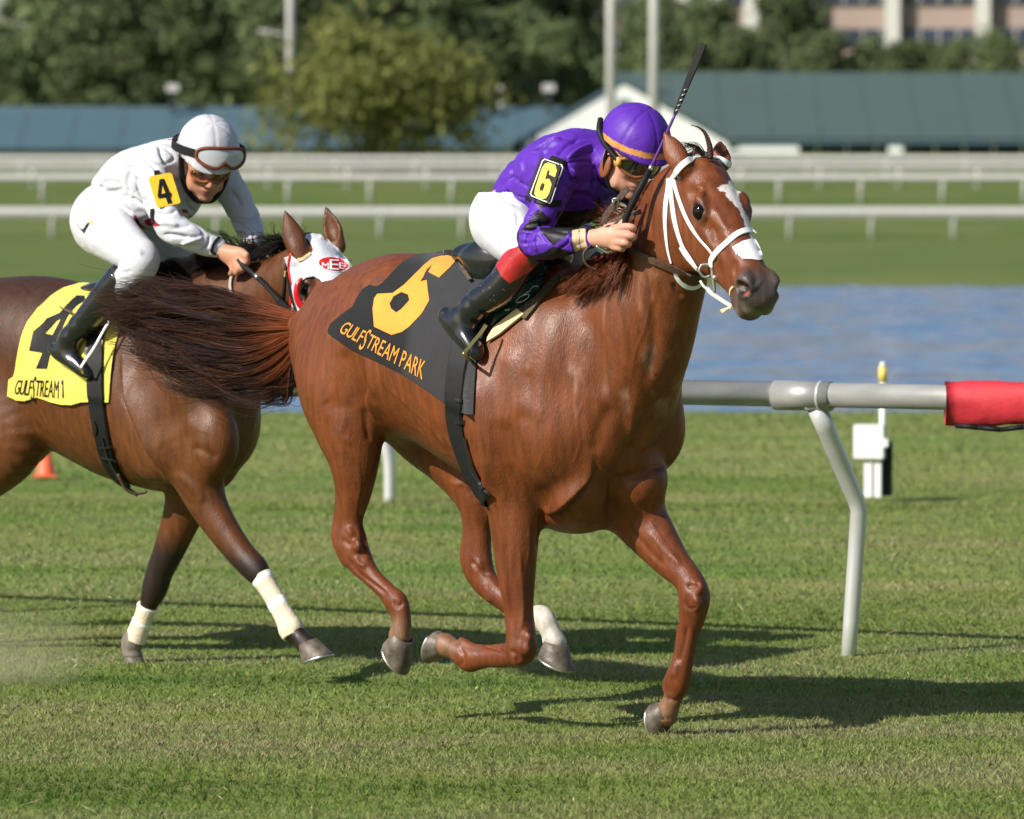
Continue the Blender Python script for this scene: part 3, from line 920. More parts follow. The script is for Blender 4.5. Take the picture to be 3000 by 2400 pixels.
def add_head(F, O, R, L=0.60):
    g = L / 0.60
    T = lambda x, y, z: O + g * (x * R[0] + y * R[1] + z * R[2])
    def ch(rows, k, sub=5):
        F.chain([[*T(x, y, z), g * rz, g * rw] for x, y, z, rw, rz in rows], k=k, sub=sub, uaxis=R[1])
    def el(c, r, k, mode='add', rot=0.0, yaw=0.0):
        A = R
        if rot or yaw:
            cr, sr, cy, sy = math.cos(rot), math.sin(rot), math.cos(yaw), math.sin(yaw)
            a = cr * R[0] + sr * R[2]; d = -sr * R[0] + cr * R[2]
            a2 = cy * a + sy * R[1]; l2 = -sy * a + cy * R[1]
            A = np.array([a2, l2, d])
        F.ellipsoid(T(*c), np.array(r) * g, A, k, mode)
    # cranium, face and nose: x, y, z, half width, half depth
    ch([(-0.02, 0, -0.085, 0.062, 0.075), (0.05, 0, -0.075, 0.080, 0.078), (0.13, 0, -0.074, 0.089, 0.078), (0.20, 0, -0.072, 0.090, 0.075),
        (0.28, 0, -0.068, 0.075, 0.068), (0.37, 0, -0.062, 0.063, 0.060), (0.45, 0, -0.060, 0.059, 0.057), (0.52, 0, -0.064, 0.058, 0.054), (0.565, 0, -0.076, 0.052, 0.044)], 0.03)
    # cheeks
    ch([(0.08, 0, -0.150, 0.072, 0.115), (0.18, 0, -0.155, 0.077, 0.125), (0.28, 0, -0.135, 0.068, 0.100), (0.37, 0, -0.115, 0.056, 0.078), (0.46, 0, -0.104, 0.048, 0.060), (0.52, 0, -0.104, 0.045, 0.050)], 0.03)
    # jowl, mandible, chin
    el((0.150, 0.038, -0.195), (0.135, 0.036, 0.130), 0.05)
    el((0.150, -0.038, -0.195), (0.135, 0.036, 0.130), 0.05)
    ch([(0.15, 0, -0.23, 0.062, 0.055), (0.27, 0, -0.205, 0.050, 0.044), (0.38, 0, -0.170, 0.040, 0.036), (0.47, 0, -0.146, 0.037, 0.031), (0.53, 0, -0.146, 0.038, 0.029)], 0.04)
    el((0.500, 0, -0.164), (0.038, 0.040, 0.032), 0.02)
    el((0.546, 0, -0.154), (0.036, 0.048, 0.028), 0.015)
    for s in (1, -1):
        el((0.185, s * 0.082, -0.046), (0.050, 0.022, 0.030), 0.02, rot=-0.2)          # orbit
        el((0.165, s * 0.080, -0.030), (0.035, 0.018, 0.016), 0.015, rot=-0.25)        # brow
        F.chain([[*T(0.225, s * 0.083, -0.092), 0.013 * g, 0.012 * g], [*T(0.29, s * 0.067, -0.094), 0.012 * g, 0.011 * g], [*T(0.36, s * 0.050, -0.090), 0.008 * g, 0.008 * g]], k=0.03, uaxis=R[1])
        el((0.522, s * 0.049, -0.048), (0.054, 0.029, 0.044), 0.02, yaw=s * 0.18)      # nostril wing
        el((0.560, s * 0.036, -0.070), (0.030, 0.026, 0.034), 0.02)
        el((0.558, s * 0.026, -0.108), (0.044, 0.038, 0.032), 0.02)                    # upper lip
        # hollow above the eye, groove behind the nostril
        el((0.105, s * 0.084, -0.050), (0.028, 0.014, 0.020), 0.025, 'sub')
        el((0.455, s * 0.064, -0.052), (0.030, 0.010, 0.022), 0.02, 'sub')
        el((0.33, s * 0.074, -0.050), (0.06, 0.011, 0.014), 0.03, 'sub')
    # mouth line
    for s in (1, -1):
        F.chain([[*T(0.592, s * 0.010, -0.127), 0.005, 0.005], [*T(0.57, s * 0.048, -0.127), 0.006, 0.006], [*T(0.515, s * 0.056, -0.122), 0.006, 0.006], [*T(0.47, s * 0.052, -0.112), 0.004, 0.004]], k=0.008, mode='sub', uaxis=R[1])
        # nostril opening and eye socket
        el((0.542, s * 0.074, -0.046), (0.044, 0.034, 0.024), 0.010, 'sub', rot=0.55, yaw=s * 0.45)
        el((0.192, s * 0.108, -0.050), (0.030, 0.024, 0.024), 0.010, 'sub', rot=-0.15)
    return T

def add_ear(F, base, tip, front, r=0.036):
    """A cupped ear from base to tip, its opening towards front (local vectors)."""
    base, tip, front = (np.array(a, float) for a in (base, tip, front))
    ax = tip - base; L = np.linalg.norm(ax); ax /= L
    fr_ = front - ax * (front @ ax); fr_ /= np.linalg.norm(fr_)
    side = np.cross(ax, fr_)
    rows = []
    for t, w, d in ((-0.12, 0.85, 0.75), (0.1, 0.92, 0.72), (0.35, 1.0, 0.55), (0.62, 0.78, 0.40), (0.85, 0.40, 0.24), (1.0, 0.12, 0.12)):
        rows.append([*(base + ax * L * t - fr_ * 0.004 * (1 - t)), d * r, w * r])
    F.chain(rows, k=0.02, uaxis=side)
    rows = []
    for t, w, d in ((0.12, 0.45, 0.35), (0.38, 0.74, 0.46), (0.64, 0.54, 0.32), (0.86, 0.18, 0.12)):
        rows.append([*(base + ax * L * t + fr_ * r * 0.36 * (1 - 0.4 * t)), d * r, w * r])
    F.chain(rows, k=0.006, mode='sub', uaxis=side)

FOLD_GAIN = 1.35
def carve(V, N, fr, jobs):
    """Press folds (negative) and raise ridges (positive) along lines measured on the photograph, on the skin that faces the camera."""
    P = fr.to_world(V)
    U, W = project(P)
    view = P - CAM
    view /= np.linalg.norm(view, axis=1)[:, None]
    face = sstep(0.05, 0.45, -(fr.dir_world(N) * view).sum(1))
    D = np.zeros(len(V))
    for poly, width, depth, kind in jobs:
        poly = smooth_path(poly, 6) if len(poly) > 2 else np.array(poly, float)
        m = (U > poly[:, 0].min() - 14 * width) & (U < poly[:, 0].max() + 14 * width) & (W > poly[:, 1].min() - 14 * width) & (W < poly[:, 1].max() + 14 * width)
        m &= face > 0
        if not m.any(): continue
        d, t, side = poly_dist(U[m], W[m], poly)
        e = 0.35 if kind in ('fold', 'foldr') else 0.2
        ends = sstep(0, e, t) * sstep(0, e, 1 - t) if kind != 'blob' else 1.0
        if kind in ('fold', 'foldr'):        # one muscle lapping over another: raised on one side, a crease along the line
            up = (side < 0) if kind == 'fold' else (side > 0)
            val = np.where(up, np.exp(-(d / (5.5 * width)) ** 2) * sstep(0, 0.9 * width, d), -0.35 * np.exp(-(d / (1.6 * width)) ** 2))
        else:
            val = np.exp(-(d / width) ** 2)
        D[m] += FOLD_GAIN * depth * val * ends
    return V + N * (D * face)[:, None]

def limb(F, fr, rows, k=0.04, sub=6):
    """rows: u, v, lateral, in-plane radius, lateral radius."""
    pts = [[*fr.pick(r[0], r[1], r[2]), r[3], r[4]] for r in rows]
    F.chain(pts, k=k, sub=sub)
    return np.array(pts)

def hoof(parent, name, top, toe, r, mat, shoe_mat, tilt, length=0.085, flat=1.0):
    """A hoof: flaring wall from the coronet with a darker sole and a shoe. top: local point, toe: unit direction of the front of the wall, tilt: unit axis down through the hoof."""
    ax = np.array(tilt, float); ax /= np.linalg.norm(ax)
    tw = np.array(toe, float); tw -= ax * (tw @ ax); tw /= np.linalg.norm(tw)
    sd = np.cross(ax, tw)
    n = 22
    mb = MB(); V = []
    prof = [(-0.010, 0.80), (0.0, 0.93), (0.012, 0.98), (0.4, 1.10), (0.75, 1.22), (0.97, 1.32), (1.0, 1.30)]
    for t, g in prof:
        for j in range(n):
            a = 2 * math.pi * j / n
            c, s_ = math.cos(a), math.sin(a)
            slant = 0.62 * length * max(t, 0) * (0.5 + 0.5 * c)       # the toe wall slopes forwards
            rr = r * g * (1.0 + 0.10 * c)
            drop = length * t * (1.0 - 0.32 * (0.5 - 0.5 * c)) if t > 0 else length * t
            V.append(np.array(top) + ax * drop + tw * (rr * c * (1.0 if c > 0 else 0.82) + slant * 0.55) + sd * rr * s_ * 0.94)
    m = len(prof)
    Fc = [(i * n + j, i * n + (j + 1) % n, (i + 1) * n + (j + 1) % n, (i + 1) * n + j) for i in range(m - 1) for j in range(n)]
    mb.add(V, Fc)
    last = np.array(V[-n:])
    cen = last.mean(0) - ax * 0.010
    mb.add([*last, cen], [(j, (j + 1) % n, n) for j in range(n)])
    h = mb.build(name, mat, parent, smooth=True)
    # the shoe, open at the heels
    sm = MB()
    ring = []
    for j in range(-8, 9):
        k = j % n
        ring.append(last[k] * 0.90 + last.mean(0) * 0.10 + ax * 0.004)
    sm.tube(ring, 0.0065, 6)
    sm.build('shoe', shoe_mat, h, smooth=True)
    return h
# ------------------------------------------------------------------ things that lie on a surface: patches, straps, prints, hair
from mathutils.geometry import delaunay_2d_cdt

class Skin:
    """World-space surface (one or several meshes) that patches and straps are laid on."""
    def __init__(self, parts):
        V, F, b = [], [], 0
        for v, q in parts:
            V.append(np.asarray(v)); F += (np.asarray(q) + b).tolist() if isinstance(q, np.ndarray) else [tuple(i + b for i in r) for r in q]; b += len(v)
        V = np.vstack(V)
        self.V = V
        self.tree = BVHTree.FromPolygons(V.tolist(), F)
    def hit(self, u, v):
        r = ray(u, v); r = r / np.linalg.norm(r)
        loc, n, i, d = self.tree.ray_cast(Vector(CAM), Vector(r))
        if loc is None: return None
        n = np.array(n)
        if n @ r > 0: n = -n
        return np.array(loc), n
    def near(self, P):
        loc, n, i, d = self.tree.find_nearest(Vector(P))
        return np.array(loc), np.array(n), d

def obj_skin(objs):
    parts = []
    for o in objs:
        me = o.data
        M = np.array(world_matrix(o))
        v = np.empty(len(me.vertices) * 3); me.vertices.foreach_get('co', v)
        v = v.reshape(-1, 3) @ M[:3, :3].T + M[:3, 3]
        parts.append((v, [tuple(p.vertices) for p in me.polygons]))
    return Skin(parts)

def world_matrix(o):
    m = Matrix.LocRotScale(o.location, o.rotation_euler, o.scale)
    return world_matrix(o.parent) @ o.matrix_parent_inverse @ m if o.parent else m

def resample(poly, step, closed=True):
    P = [np.array(p, float) for p in poly]
    out = []
    n = len(P) if closed else len(P) - 1
    for i in range(n):
        a, b = P[i], P[(i + 1) % len(P)]
        m = max(1, int(np.ceil(np.linalg.norm(b - a) / step)))
        for k in range(m): out.append(a + (b - a) * k / m)
    if not closed: out.append(P[-1])
    return out

def fill_2d(loops, step):
    """Triangulate a region given by its outline and holes, with inner points every step."""
    pts, edges = [], []
    for lp in loops:
        r = resample(lp, step)
        b = len(pts); pts += r
        edges += [(b + i, b + (i + 1) % len(r)) for i in range(len(r))]
    A = np.array(pts); lo, hi = A.min(0), A.max(0)
    rows = int((hi[1] - lo[1]) / (step * 0.9)) + 1
    for j in range(rows):
        y = lo[1] + (j + 0.5) * step * 0.9
        xs = np.arange(lo[0] + (j % 2) * step / 2, hi[0], step)
        for x in xs:
            d = np.abs(A - (x, y)).max(1).min()
            if d > step * 0.45: pts.append(np.array([x, y]))
    r = delaunay_2d_cdt([Vector((float(p[0]), float(p[1]))) for p in pts], edges, [], 0, 1e-4)
    V = np.array([(p[0], p[1]) for p in r[0]]); F = np.array([tuple(f) for f in r[2]])
    c = V[F].mean(1)
    ins = np.zeros(len(F), bool)
    for lp in loops: ins ^= inside(lp, c[:, 0], c[:, 1])
    F = F[ins]
    used = np.unique(F); back = np.full(len(V), -1); back[used] = np.arange(len(used))
    return V[used], [tuple(int(i) for i in f) for f in back[F]]

def inside(poly, x, y):
    P = np.array(poly, float); n = len(P); c = np.zeros(np.shape(x), bool)
    j = n - 1
    for i in range(n):
        a, b = P[i], P[j]
        m = ((a[1] > y) != (b[1] > y)) & (x < (b[0] - a[0]) * (y - a[1]) / (b[1] - a[1] + 1e-12) + a[0])
        c ^= m; j = i
    return c

def shell(V, N, F, thick):
    """Close a sheet into a thin solid: V is the outer face, N its normals."""
    V = np.asarray(V); n = len(V)
    back = V - N * thick
    faces = [tuple(f) for f in F] + [tuple(i + n for i in reversed(f)) for f in F]
    cnt = {}
    for f in F:
        for i in range(len(f)):
            e = (f[i], f[(i + 1) % len(f)])
            cnt[e] = 1
    for (a, b) in cnt:
        if (b, a) not in cnt: faces.append((b, a, a + n, b + n))
    return np.vstack([V, back]), faces

def patch(name, loops, skin, mat, parent, offset=0.004, thick=0.003, step=9.0, relax=0, wave=None, flat=None):
    """A sheet whose outline was measured on the photograph, laid on the surface behind it."""
    P2, F = fill_2d(loops, step)
    V, N, ok = [], [], []
    last = None
    for p in P2:
        h = skin.hit(*p)
        if h is None: V.append(None); N.append(None); continue
        V.append(h[0]); N.append(h[1])
    good = [i for i in range(len(P2)) if V[i] is not None]
    for i in range(len(P2)):
        if V[i] is None:                       # past the edge of the body: carry on at the depth of the nearest point
            j = min(good, key=lambda g: abs(P2[g][0] - P2[i][0]) + abs(P2[g][1] - P2[i][1]))
            V[i] = at_depth(P2[i][0], P2[i][1], V[j][1]); N[i] = N[j]
    V, N = np.array(V), np.array(N)
    if flat is not None:                       # a stiff card: lean it on the surface found near its middle line
        c2 = P2.mean(0); ext = np.ptp(P2, axis=0)
        core = (np.abs(P2 - c2) / ext < flat).all(1)
        pc = V[core].mean(0); nm = N[core].mean(0); nm /= np.linalg.norm(nm)
        for i, p in enumerate(P2):
            r = ray(*p); V[i] = CAM + r * (((pc - CAM) @ nm) / (r @ nm))
        dd = V - pc
        N = np.tile(nm, (len(V), 1))
    if relax:
        nb = [[] for _ in V]
        for f in F:
            for i in range(len(f)):
                nb[f[i]].append(f[(i + 1) % len(f)]); nb[f[i]].append(f[i - 1])
        for _ in range(relax):
            N = np.array([N[i] + N[nb[i]].mean(0) * 1.0 if nb[i] else N[i] for i in range(len(N))])
            N /= np.linalg.norm(N, axis=1)[:, None]
            V2 = np.array([V[i] * 0.5 + V[nb[i]].mean(0) * 0.5 if nb[i] else V[i] for i in range(len(V))])
            d = V2 - V
            V = V + N * np.maximum((d * N).sum(1), 0)[:, None]
    W = V + N * offset
    if wave is not None: W = W + N * wave(P2)[:, None]
    # faces must look outwards
    f0 = []
    for f in F:
        a, b, c = W[f[0]], W[f[1]], W[f[2]]
        f0.append(f if np.cross(b - a, c - a) @ N[f[0]] > 0 else tuple(reversed(f)))
    W2, F2 = shell(W, N, f0, thick)
    return local_mesh(name, W2, F2, parent, mat, smooth=False)

def local_mesh(name, W, F, parent, mat, smooth=True):
    M = np.array(world_matrix(parent).inverted()) if parent is not None else np.eye(4)
    V = np.asarray(W) @ M[:3, :3].T + M[:3, 3]
    me = mesh_from(name, V, F, smooth)
    if not smooth:
        try: me.shade_smooth() ; me.set_sharp_from_angle(angle=math.radians(40))
        except Exception: pass
    return link(name, me, parent, mat)

def strap(name, line, skin, mat, parent, width=0.02, thick=0.004, offset=0.001, step=8.0, smooth=True, taper=None, free=None):
    """A flat strap along a line measured on the photograph; free: depths (y) to use instead of the surface."""
    P = smooth_path(line, 10) if smooth and len(line) > 2 else np.array(line, float)
    P = np.array(resample(P[:, :2], step, closed=False))
    V, N = [], []
    for i, p in enumerate(P):
        h = skin.hit(*p) if skin is not None else None
        if h is None:
            V.append(None); N.append(None)
        else:
            V.append(h[0]); N.append(h[1])
    good = [i for i in range(len(P)) if V[i] is not None]
    if not good:
        print('strap misses its surface:', name); return None
    for i in range(len(P)):
        if V[i] is None:
            j = min(good, key=lambda g: abs(g - i))
            V[i] = at_depth(P[i][0], P[i][1], V[j][1]); N[i] = N[j]
    return ribbon(name, np.array(V), np.array(N), mat, parent, width, thick, offset, taper)

def ribbon(name, V, N, mat, parent, width, thick=0.004, offset=0.0, taper=None):
    V = np.array(V, float); N = np.array(N, float)
    for _ in range(3):
        V[1:-1] = 0.25 * V[:-2] + 0.5 * V[1:-1] + 0.25 * V[2:]
        N[1:-1] = 0.25 * N[:-2] + 0.5 * N[1:-1] + 0.25 * N[2:]
    N /= np.linalg.norm(N, axis=1)[:, None]
    T = np.gradient(V, axis=0); T /= np.linalg.norm(T, axis=1)[:, None] + 1e-12
    B = np.cross(T, N); B /= np.linalg.norm(B, axis=1)[:, None] + 1e-12
    n = len(V)
    w = np.full(n, width / 2)
    if taper is not None: w = w * np.interp(np.linspace(0, 1, n), np.linspace(0, 1, len(taper)), taper)
    prof = [(-1.0, 0.15), (-0.86, 1.0), (0.0, 1.06), (0.86, 1.0), (1.0, 0.15), (0.8, -0.3), (-0.8, -0.3)]
    W = []
    for i in range(n):
        for a, b in prof:
            W.append(V[i] + B[i] * a * w[i] + N[i] * (offset + b * thick))
    m = len(prof)
    F = [(i * m + j, i * m + (j + 1) % m, (i + 1) * m + (j + 1) % m, (i + 1) * m + j) for i in range(n - 1) for j in range(m)]
    F += [tuple(range(m)), tuple((n - 1) * m + m - 1 - j for j in range(m))]
    o = local_mesh(name, np.array(W), F, parent, mat, smooth=False)
    bm = bmesh.new(); bm.from_mesh(o.data); bmesh.ops.recalc_face_normals(bm, faces=bm.faces); bm.to_mesh(o.data); bm.free()
    return o

def cord(name, P, r, mat, parent, n=8):
    """A round cord or wire through world points."""
    mb = MB().tube(P, r, n)
    return local_mesh(name, np.array(mb.v), mb.f, parent, mat)

def glyph_loops(text, font_size=1.0, spacing=1.0, shear=0.0):
    """Outlines of a line of text in font units: list of (loops of one character)."""
    out = []; x = 0.0
    for ch in text:
        cu = bpy.data.curves.new('glyph', 'FONT')
        cu.body = ch; cu.size = font_size; cu.resolution_u = 3; cu.fill_mode = 'NONE'; cu.shear = shear; cu.offset = 0.022
        o = bpy.data.objects.new('glyph', cu); COL.objects.link(o)
        dg = bpy.context.evaluated_depsgraph_get(); dg.update()
        ev = o.evaluated_get(dg); me = ev.to_mesh()
        if ch == ' ':
            x += 0.35 * font_size
        else:
            co = [(v.co.x, v.co.y) for v in me.vertices]
            nxt = {}
            for e in me.edges:
                a, b = e.vertices
                nxt.setdefault(a, []).append(b); nxt.setdefault(b, []).append(a)
            seen = set(); loops = []
            for s in list(nxt):
                if s in seen: continue
                lp = [s]; seen.add(s); cur = s
                while True:
                    c = [k for k in nxt[cur] if k not in seen]
                    if not c: break
                    cur = c[0]; seen.add(cur); lp.append(cur)
                if len(lp) > 2: loops.append([co[i] for i in lp])
            xs = [p[0] for lp in loops for p in lp]
            x0, x1 = min(xs), max(xs)
            out.append([[(p[0] - x0 + x, p[1]) for p in lp] for lp in loops])
            x += (x1 - x0) + 0.08 * font_size * spacing
        ev.to_mesh_clear(); bpy.data.objects.remove(o); bpy.data.curves.remove(cu)
    return out, x

def strands(name, guides, mat, parent, count, r0, r1, spread, seed=0, wob=0.0, seg=14, tint=None, lens=(0.75, 1.0), sides=3, locks=60, tight=0.30):
    """Hair in locks: each lock follows a mix of two neighbouring guide paths with its own wave; its strands stay close to it."""
    rng = np.random.RandomState(seed)
    G = []
    tt = np.linspace(0, 1, seg)
    for g, _ in guides:
        P = smooth_path(g, 8)
        d = np.r_[0, np.cumsum(np.linalg.norm(np.diff(P, axis=0), axis=1))]
        G.append(np.stack([np.interp(tt * d[-1], d, P[:, k]) for k in range(3)], 1))
    G = np.array(G)
    wts = np.array([w for _, w in guides], float); wts /= wts.sum()
    gi = rng.choice(len(G), locks, p=wts)
    g2 = np.clip(gi + rng.choice((-1, 1), locks), 0, len(G) - 1)
    mix = (rng.rand(locks) * 0.6)[:, None, None]
    LP = G[gi] * (1 - mix) + G[g2] * mix
    sp = spread[0] + (spread[1] - spread[0]) * tt
    def rnd(n):
        o = rng.randn(n, 3); return o / np.linalg.norm(o, axis=1)[:, None] * (rng.rand(n) ** 0.5)[:, None]
    LP = LP + rnd(locks)[:, None, :] * sp[None, :, None]
    ph = rng.rand(locks, 3) * 6.28; fq = 3 + 5 * rng.rand(locks)
    LP = LP + np.sin(ph[:, None, :] + fq[:, None, None] * tt[None, :, None] * 1.6) * wob * (tt ** 1.2)[None, :, None]
    li = rng.randint(0, locks, count)
    P = LP[li] + rnd(count)[:, None, :] * (sp * tight * (0.6 + 0.9 * (tt - 0.35) ** 2))[None, :, None]
    P = P + np.sin(rng.rand(count, 3)[:, None, :] * 6.28 + (4 + 8 * rng.rand(count))[:, None, None] * tt[None, :, None]) * (0.18 * wob) * tt[None, :, None]
    stray = rng.rand(count) < 0.13
    P = P + np.where(stray[:, None, None], rnd(count)[:, None, :] * (sp * 1.5 * tt)[None, :, None], 0)
    fr_ = lens[0] + (lens[1] - lens[0]) * rng.rand(count) ** 0.6
    q = tt[None, :] * fr_[:, None] * (seg - 1)
    i0 = np.minimum(q.astype(int), seg - 2); f = (q - i0)[:, :, None]
    ar = np.arange(count)[:, None]
    P = P[ar, i0] * (1 - f) + P[ar, i0 + 1] * f
    T = np.gradient(P, axis=1); T /= np.linalg.norm(T, axis=2)[:, :, None] + 1e-9
    u = np.cross(T, np.array([0.3, 0.8, 0.52])); u /= np.linalg.norm(u, axis=2)[:, :, None] + 1e-9
    w = np.cross(T, u)
    r = ((r0 + (r1 - r0) * tt)[None, :] * (0.7 + 0.6 * rng.rand(count))[:, None])[:, :, None]
    V = np.stack([P + (math.cos(2 * math.pi * k / sides) * u + math.sin(2 * math.pi * k / sides) * w) * r for k in range(sides)], 1).reshape(-1, 3)
    a = np.arange(seg - 1)
    F = []
    for k in range(sides):
        k2 = (k + 1) % sides
        F.append(np.stack([k * seg + a, k2 * seg + a, k2 * seg + a + 1, k * seg + a + 1], 1))
    F = (np.vstack(F)[None] + (np.arange(count) * seg * sides)[:, None, None]).reshape(-1, 4)
    M = np.array(world_matrix(parent).inverted()) if parent is not None else np.eye(4)
    me = mesh_from(name, V @ M[:3, :3].T + M[:3, 3], F)
    if tint is not None:
        set_color(me, np.vstack([np.tile(tint(tt * fr_[i], rng), (sides, 1)) for i in range(count)]))
    return link(name, me, parent, mat)
# ------------------------------------------------------------------ the chestnut horse in front
H6 = Frame(42, 1433, 19.06)
def build_horse6():
    fr = H6
    root = empty('horse', 'chestnut racehorse with white blaze and white bridle galloping in front', 'horse', 'racehorses')
    fr.place(root)
    F = Field((-1.04, -0.46, 0.02), (1.52, 0.46, 2.16), 0.0068)
    F.loft([(-0.93, 1.40, 1.30, 0.03, .5, 2.0, 0), (-0.90, 1.42, 1.24, 0.08, .45, 1.7, 0), (-0.83, 1.475, 1.15, 0.145, .45, 1.65, 0), (-0.75, 1.540, 1.05, 0.200, .45, 1.65, 0), (-0.63, 1.602, 0.99, 0.242, .48, 1.65, 0), (-0.50, 1.636, 0.98, 0.268, .52, 1.75, 0),
            (-0.38, 1.645, 0.985, 0.275, .56, 2.0, 0), (-0.25, 1.632, 0.955, 0.288, .52, 2.0, 0), (-0.126, 1.620, 0.900, 0.302, .5, 2.0, 0), (0.0, 1.612, 0.845, 0.310, .48, 1.95, 0), (0.115, 1.610, 0.800, 0.305, .46, 1.85, 0),
            (0.25, 1.618, 0.760, 0.290, .44, 1.75, 0), (0.34, 1.610, 0.735, 0.272, .42, 1.7, 0), (0.43, 1.575, 0.735, 0.255, .42, 1.8, 0), (0.52, 1.50, 0.760, 0.235, .42, 2.0, 0), (0.60, 1.42, 0.83, 0.20, .42, 2.0, 0), (0.67, 1.30, 0.93, 0.13, .42, 2.0, 0), (0.70, 1.2, 1.0, 0.05, .42, 2.0, 0)], k=0.0)
    # shoulders, breast and pectorals
    F.ellipsoid((0.30, -0.175, 1.14), (0.185, 0.115, 0.36), [[.93, .1, -.35], [-.1, .99, .02], [.35, -.02, .93]], 0.07)
    F.ellipsoid((0.50, 0.165, 1.12), (0.185, 0.115, 0.36), [[.95, -.1, -.3], [.1, .99, .02], [.3, -.02, .95]], 0.07)
    F.ellipsoid((0.60, 0.185, 1.05), (0.115, 0.095, 0.15), None, 0.06)
    F.ellipsoid((0.44, -0.19, 1.03), (0.115, 0.09, 0.16), None, 0.06)
    F.ellipsoid((0.56, 0.02, 1.10), (0.125, 0.18, 0.22), None, 0.06)
    F.ellipsoid(fr.pick(1862, 1405, 0.085), (0.115, 0.105, 0.120), None, 0.03)
    F.ellipsoid(fr.pick(1700, 1425, -0.075), (0.115, 0.110, 0.125), None, 0.03)
    F.ellipsoid((0.40, 0.0, 0.77), (0.16, 0.13, 0.085), None, 0.05)
    # neck
    pk = fr.pick
    def neck(u, vt, vb, lat, w):
        a, b = pk(u, vt, lat), pk(u, vb, lat)
        return [*((a + b) / 2), (a[2] - b[2]) / 2, w]
    rows = []
    for (ut, vt, ub, vb, lat, w) in [(1640, 800, 1800, 1360, 0.02, 0.20), (1715, 790, 1865, 1270, 0.02, 0.20), (1785, 745, 1920, 1150, 0.01, 0.18), (1845, 705, 1960, 1030, 0.0, 0.155), (1905, 650, 1985, 930, -0.015, 0.130), (1955, 585, 1995, 840, -0.045, 0.102), (2000, 525, 2010, 770, -0.065, 0.088)]:
        a, b = pk(ut, vt, lat), pk(ub, vb, lat)
        rows.append([*((a + b) / 2), np.linalg.norm(a - b) / 2, w])
    F.chain(rows, k=0.10)
    # head: poll on the midline, axis turned towards the camera
    axis_w = np.array([0.178, -0.335, -0.405]); axis_w /= np.linalg.norm(axis_w)
    lat_w = np.array([0.855, 0.50, 0.085])
    poll = pk(2076, 466, -0.085)
    O, R = head_frame(fr, poll, axis_w, lat_w)
    T = add_head(F, O, R, 0.598)
    # ears, pricked backwards
    for tip, base, lat in (((1946, 388), (1992, 492), -0.17), ((2116, 420), (2116, 486), 0.02)):
        pass
    F_ear = [(pk(1996, 484, -0.155), pk(1947, 388, -0.17), 1), (pk(2118, 470, 0.035), pk(2110, 414, 0.06), 1)]
    front = np.array([-.66, .74, .1])
    add_ear(F, F_ear[0][0], F_ear[0][1], front, 0.039)
    add_ear(F, F_ear[1][0], F_ear[1][1], R[0] * 0.3 + R[2] * 0.9 + R[1] * 0.2, 0.036)
    F.chain([[*T(0.02, 0, -0.10), .075, .07], [*pk(1985, 560, -0.06), .09, .075], [*pk(1945, 640, -0.03), .10, .08]], k=0.06)
    # near (right) hind leg
    limb(F, fr, [(1005, 1040, -.11, .165, .115), (1004, 1130, -.14, .180, .132), (1022, 1240, -.15, .145, .11), (1037, 1340, -.15, .10, .085), (1036, 1440, -.145, .070, .058), (1026, 1520, -.14, .050, .040), (1028, 1580, -.14, .064, .044), (1052, 1640, -.14, .054, .040), (1090, 1690, -.14, .036, .030), (1135, 1735, -.14, .034, .029), (1163, 1768, -.14, .044, .036), (1178, 1815, -.14, .033, .032), (1172, 1862, -.14, .042, .040)], 0.05)
    limb(F, fr, [(1004, 1440, -.14, .022, .02), (992, 1520, -.14, .020, .02), (994, 1575, -.14, .029, .026), (1018, 1640, -.14, .026, .02)], 0.03)
    # far (left) hind leg
    F.chain([[-.52, .10, 1.17, .18, .12], [-.42, .13, 1.05, .17, .12], [-.30, .14, .93, .125, .10], [*pk(1395, 1450, .14), .085, .07], [*pk(1398, 1550, .14), .058, .046], [*pk(1395, 1640, .14), .066, .046], [*pk(1425, 1710, .14), .05, .04], [*pk(1490, 1765, .14), .036, .031], [*pk(1550, 1800, .14), .035, .031], [*pk(1590, 1812, .14), .044, .037], [*pk(1612, 1850, .14), .036, .034], [*pk(1625, 1884, .14), .043, .041]], k=0.05)
    # near (right) foreleg, folded
    limb(F, fr, [(1510, 1360, -.15, .13, .105), (1508, 1470, -.155, .106, .088), (1509, 1580, -.155, .088, .072), (1513, 1690, -.15, .070, .060), (1520, 1790, -.145, .054, .047), (1527, 1870, -.14, .054, .050), (1522, 1912, -.14, .050, .050)], 0.05)
    limb(F, fr, [(1530, 1900, -.14, .044, .046), (1490, 1922, -.14, .040, .036), (1430, 1926, -.14, .036, .030), (1395, 1929, -.14, .043, .034), (1372, 1928, -.14, .048, .037), (1335, 1905, -.14, .035, .033), (1303, 1890, -.14, .043, .041)], 0.025)
    # far (left) foreleg, on the ground
    limb(F, fr, [(1800, 1400, .12, .155, .11), (1865, 1505, .13, .108, .088), (1920, 1582, .13, .084, .070), (1968, 1645, .13, .064, .056), (2012, 1693, .13, .052, .048), (2034, 1745, .13, .056, .052), (2029, 1800, .13, .048, .045), (2018, 1860, .13, .034, .032), (2003, 1933, .13, .035, .032), (1984, 1998, .13, .045, .039), (1970, 2048, .13, .033, .032), (1950, 2095, .13, .042, .041)], 0.05)
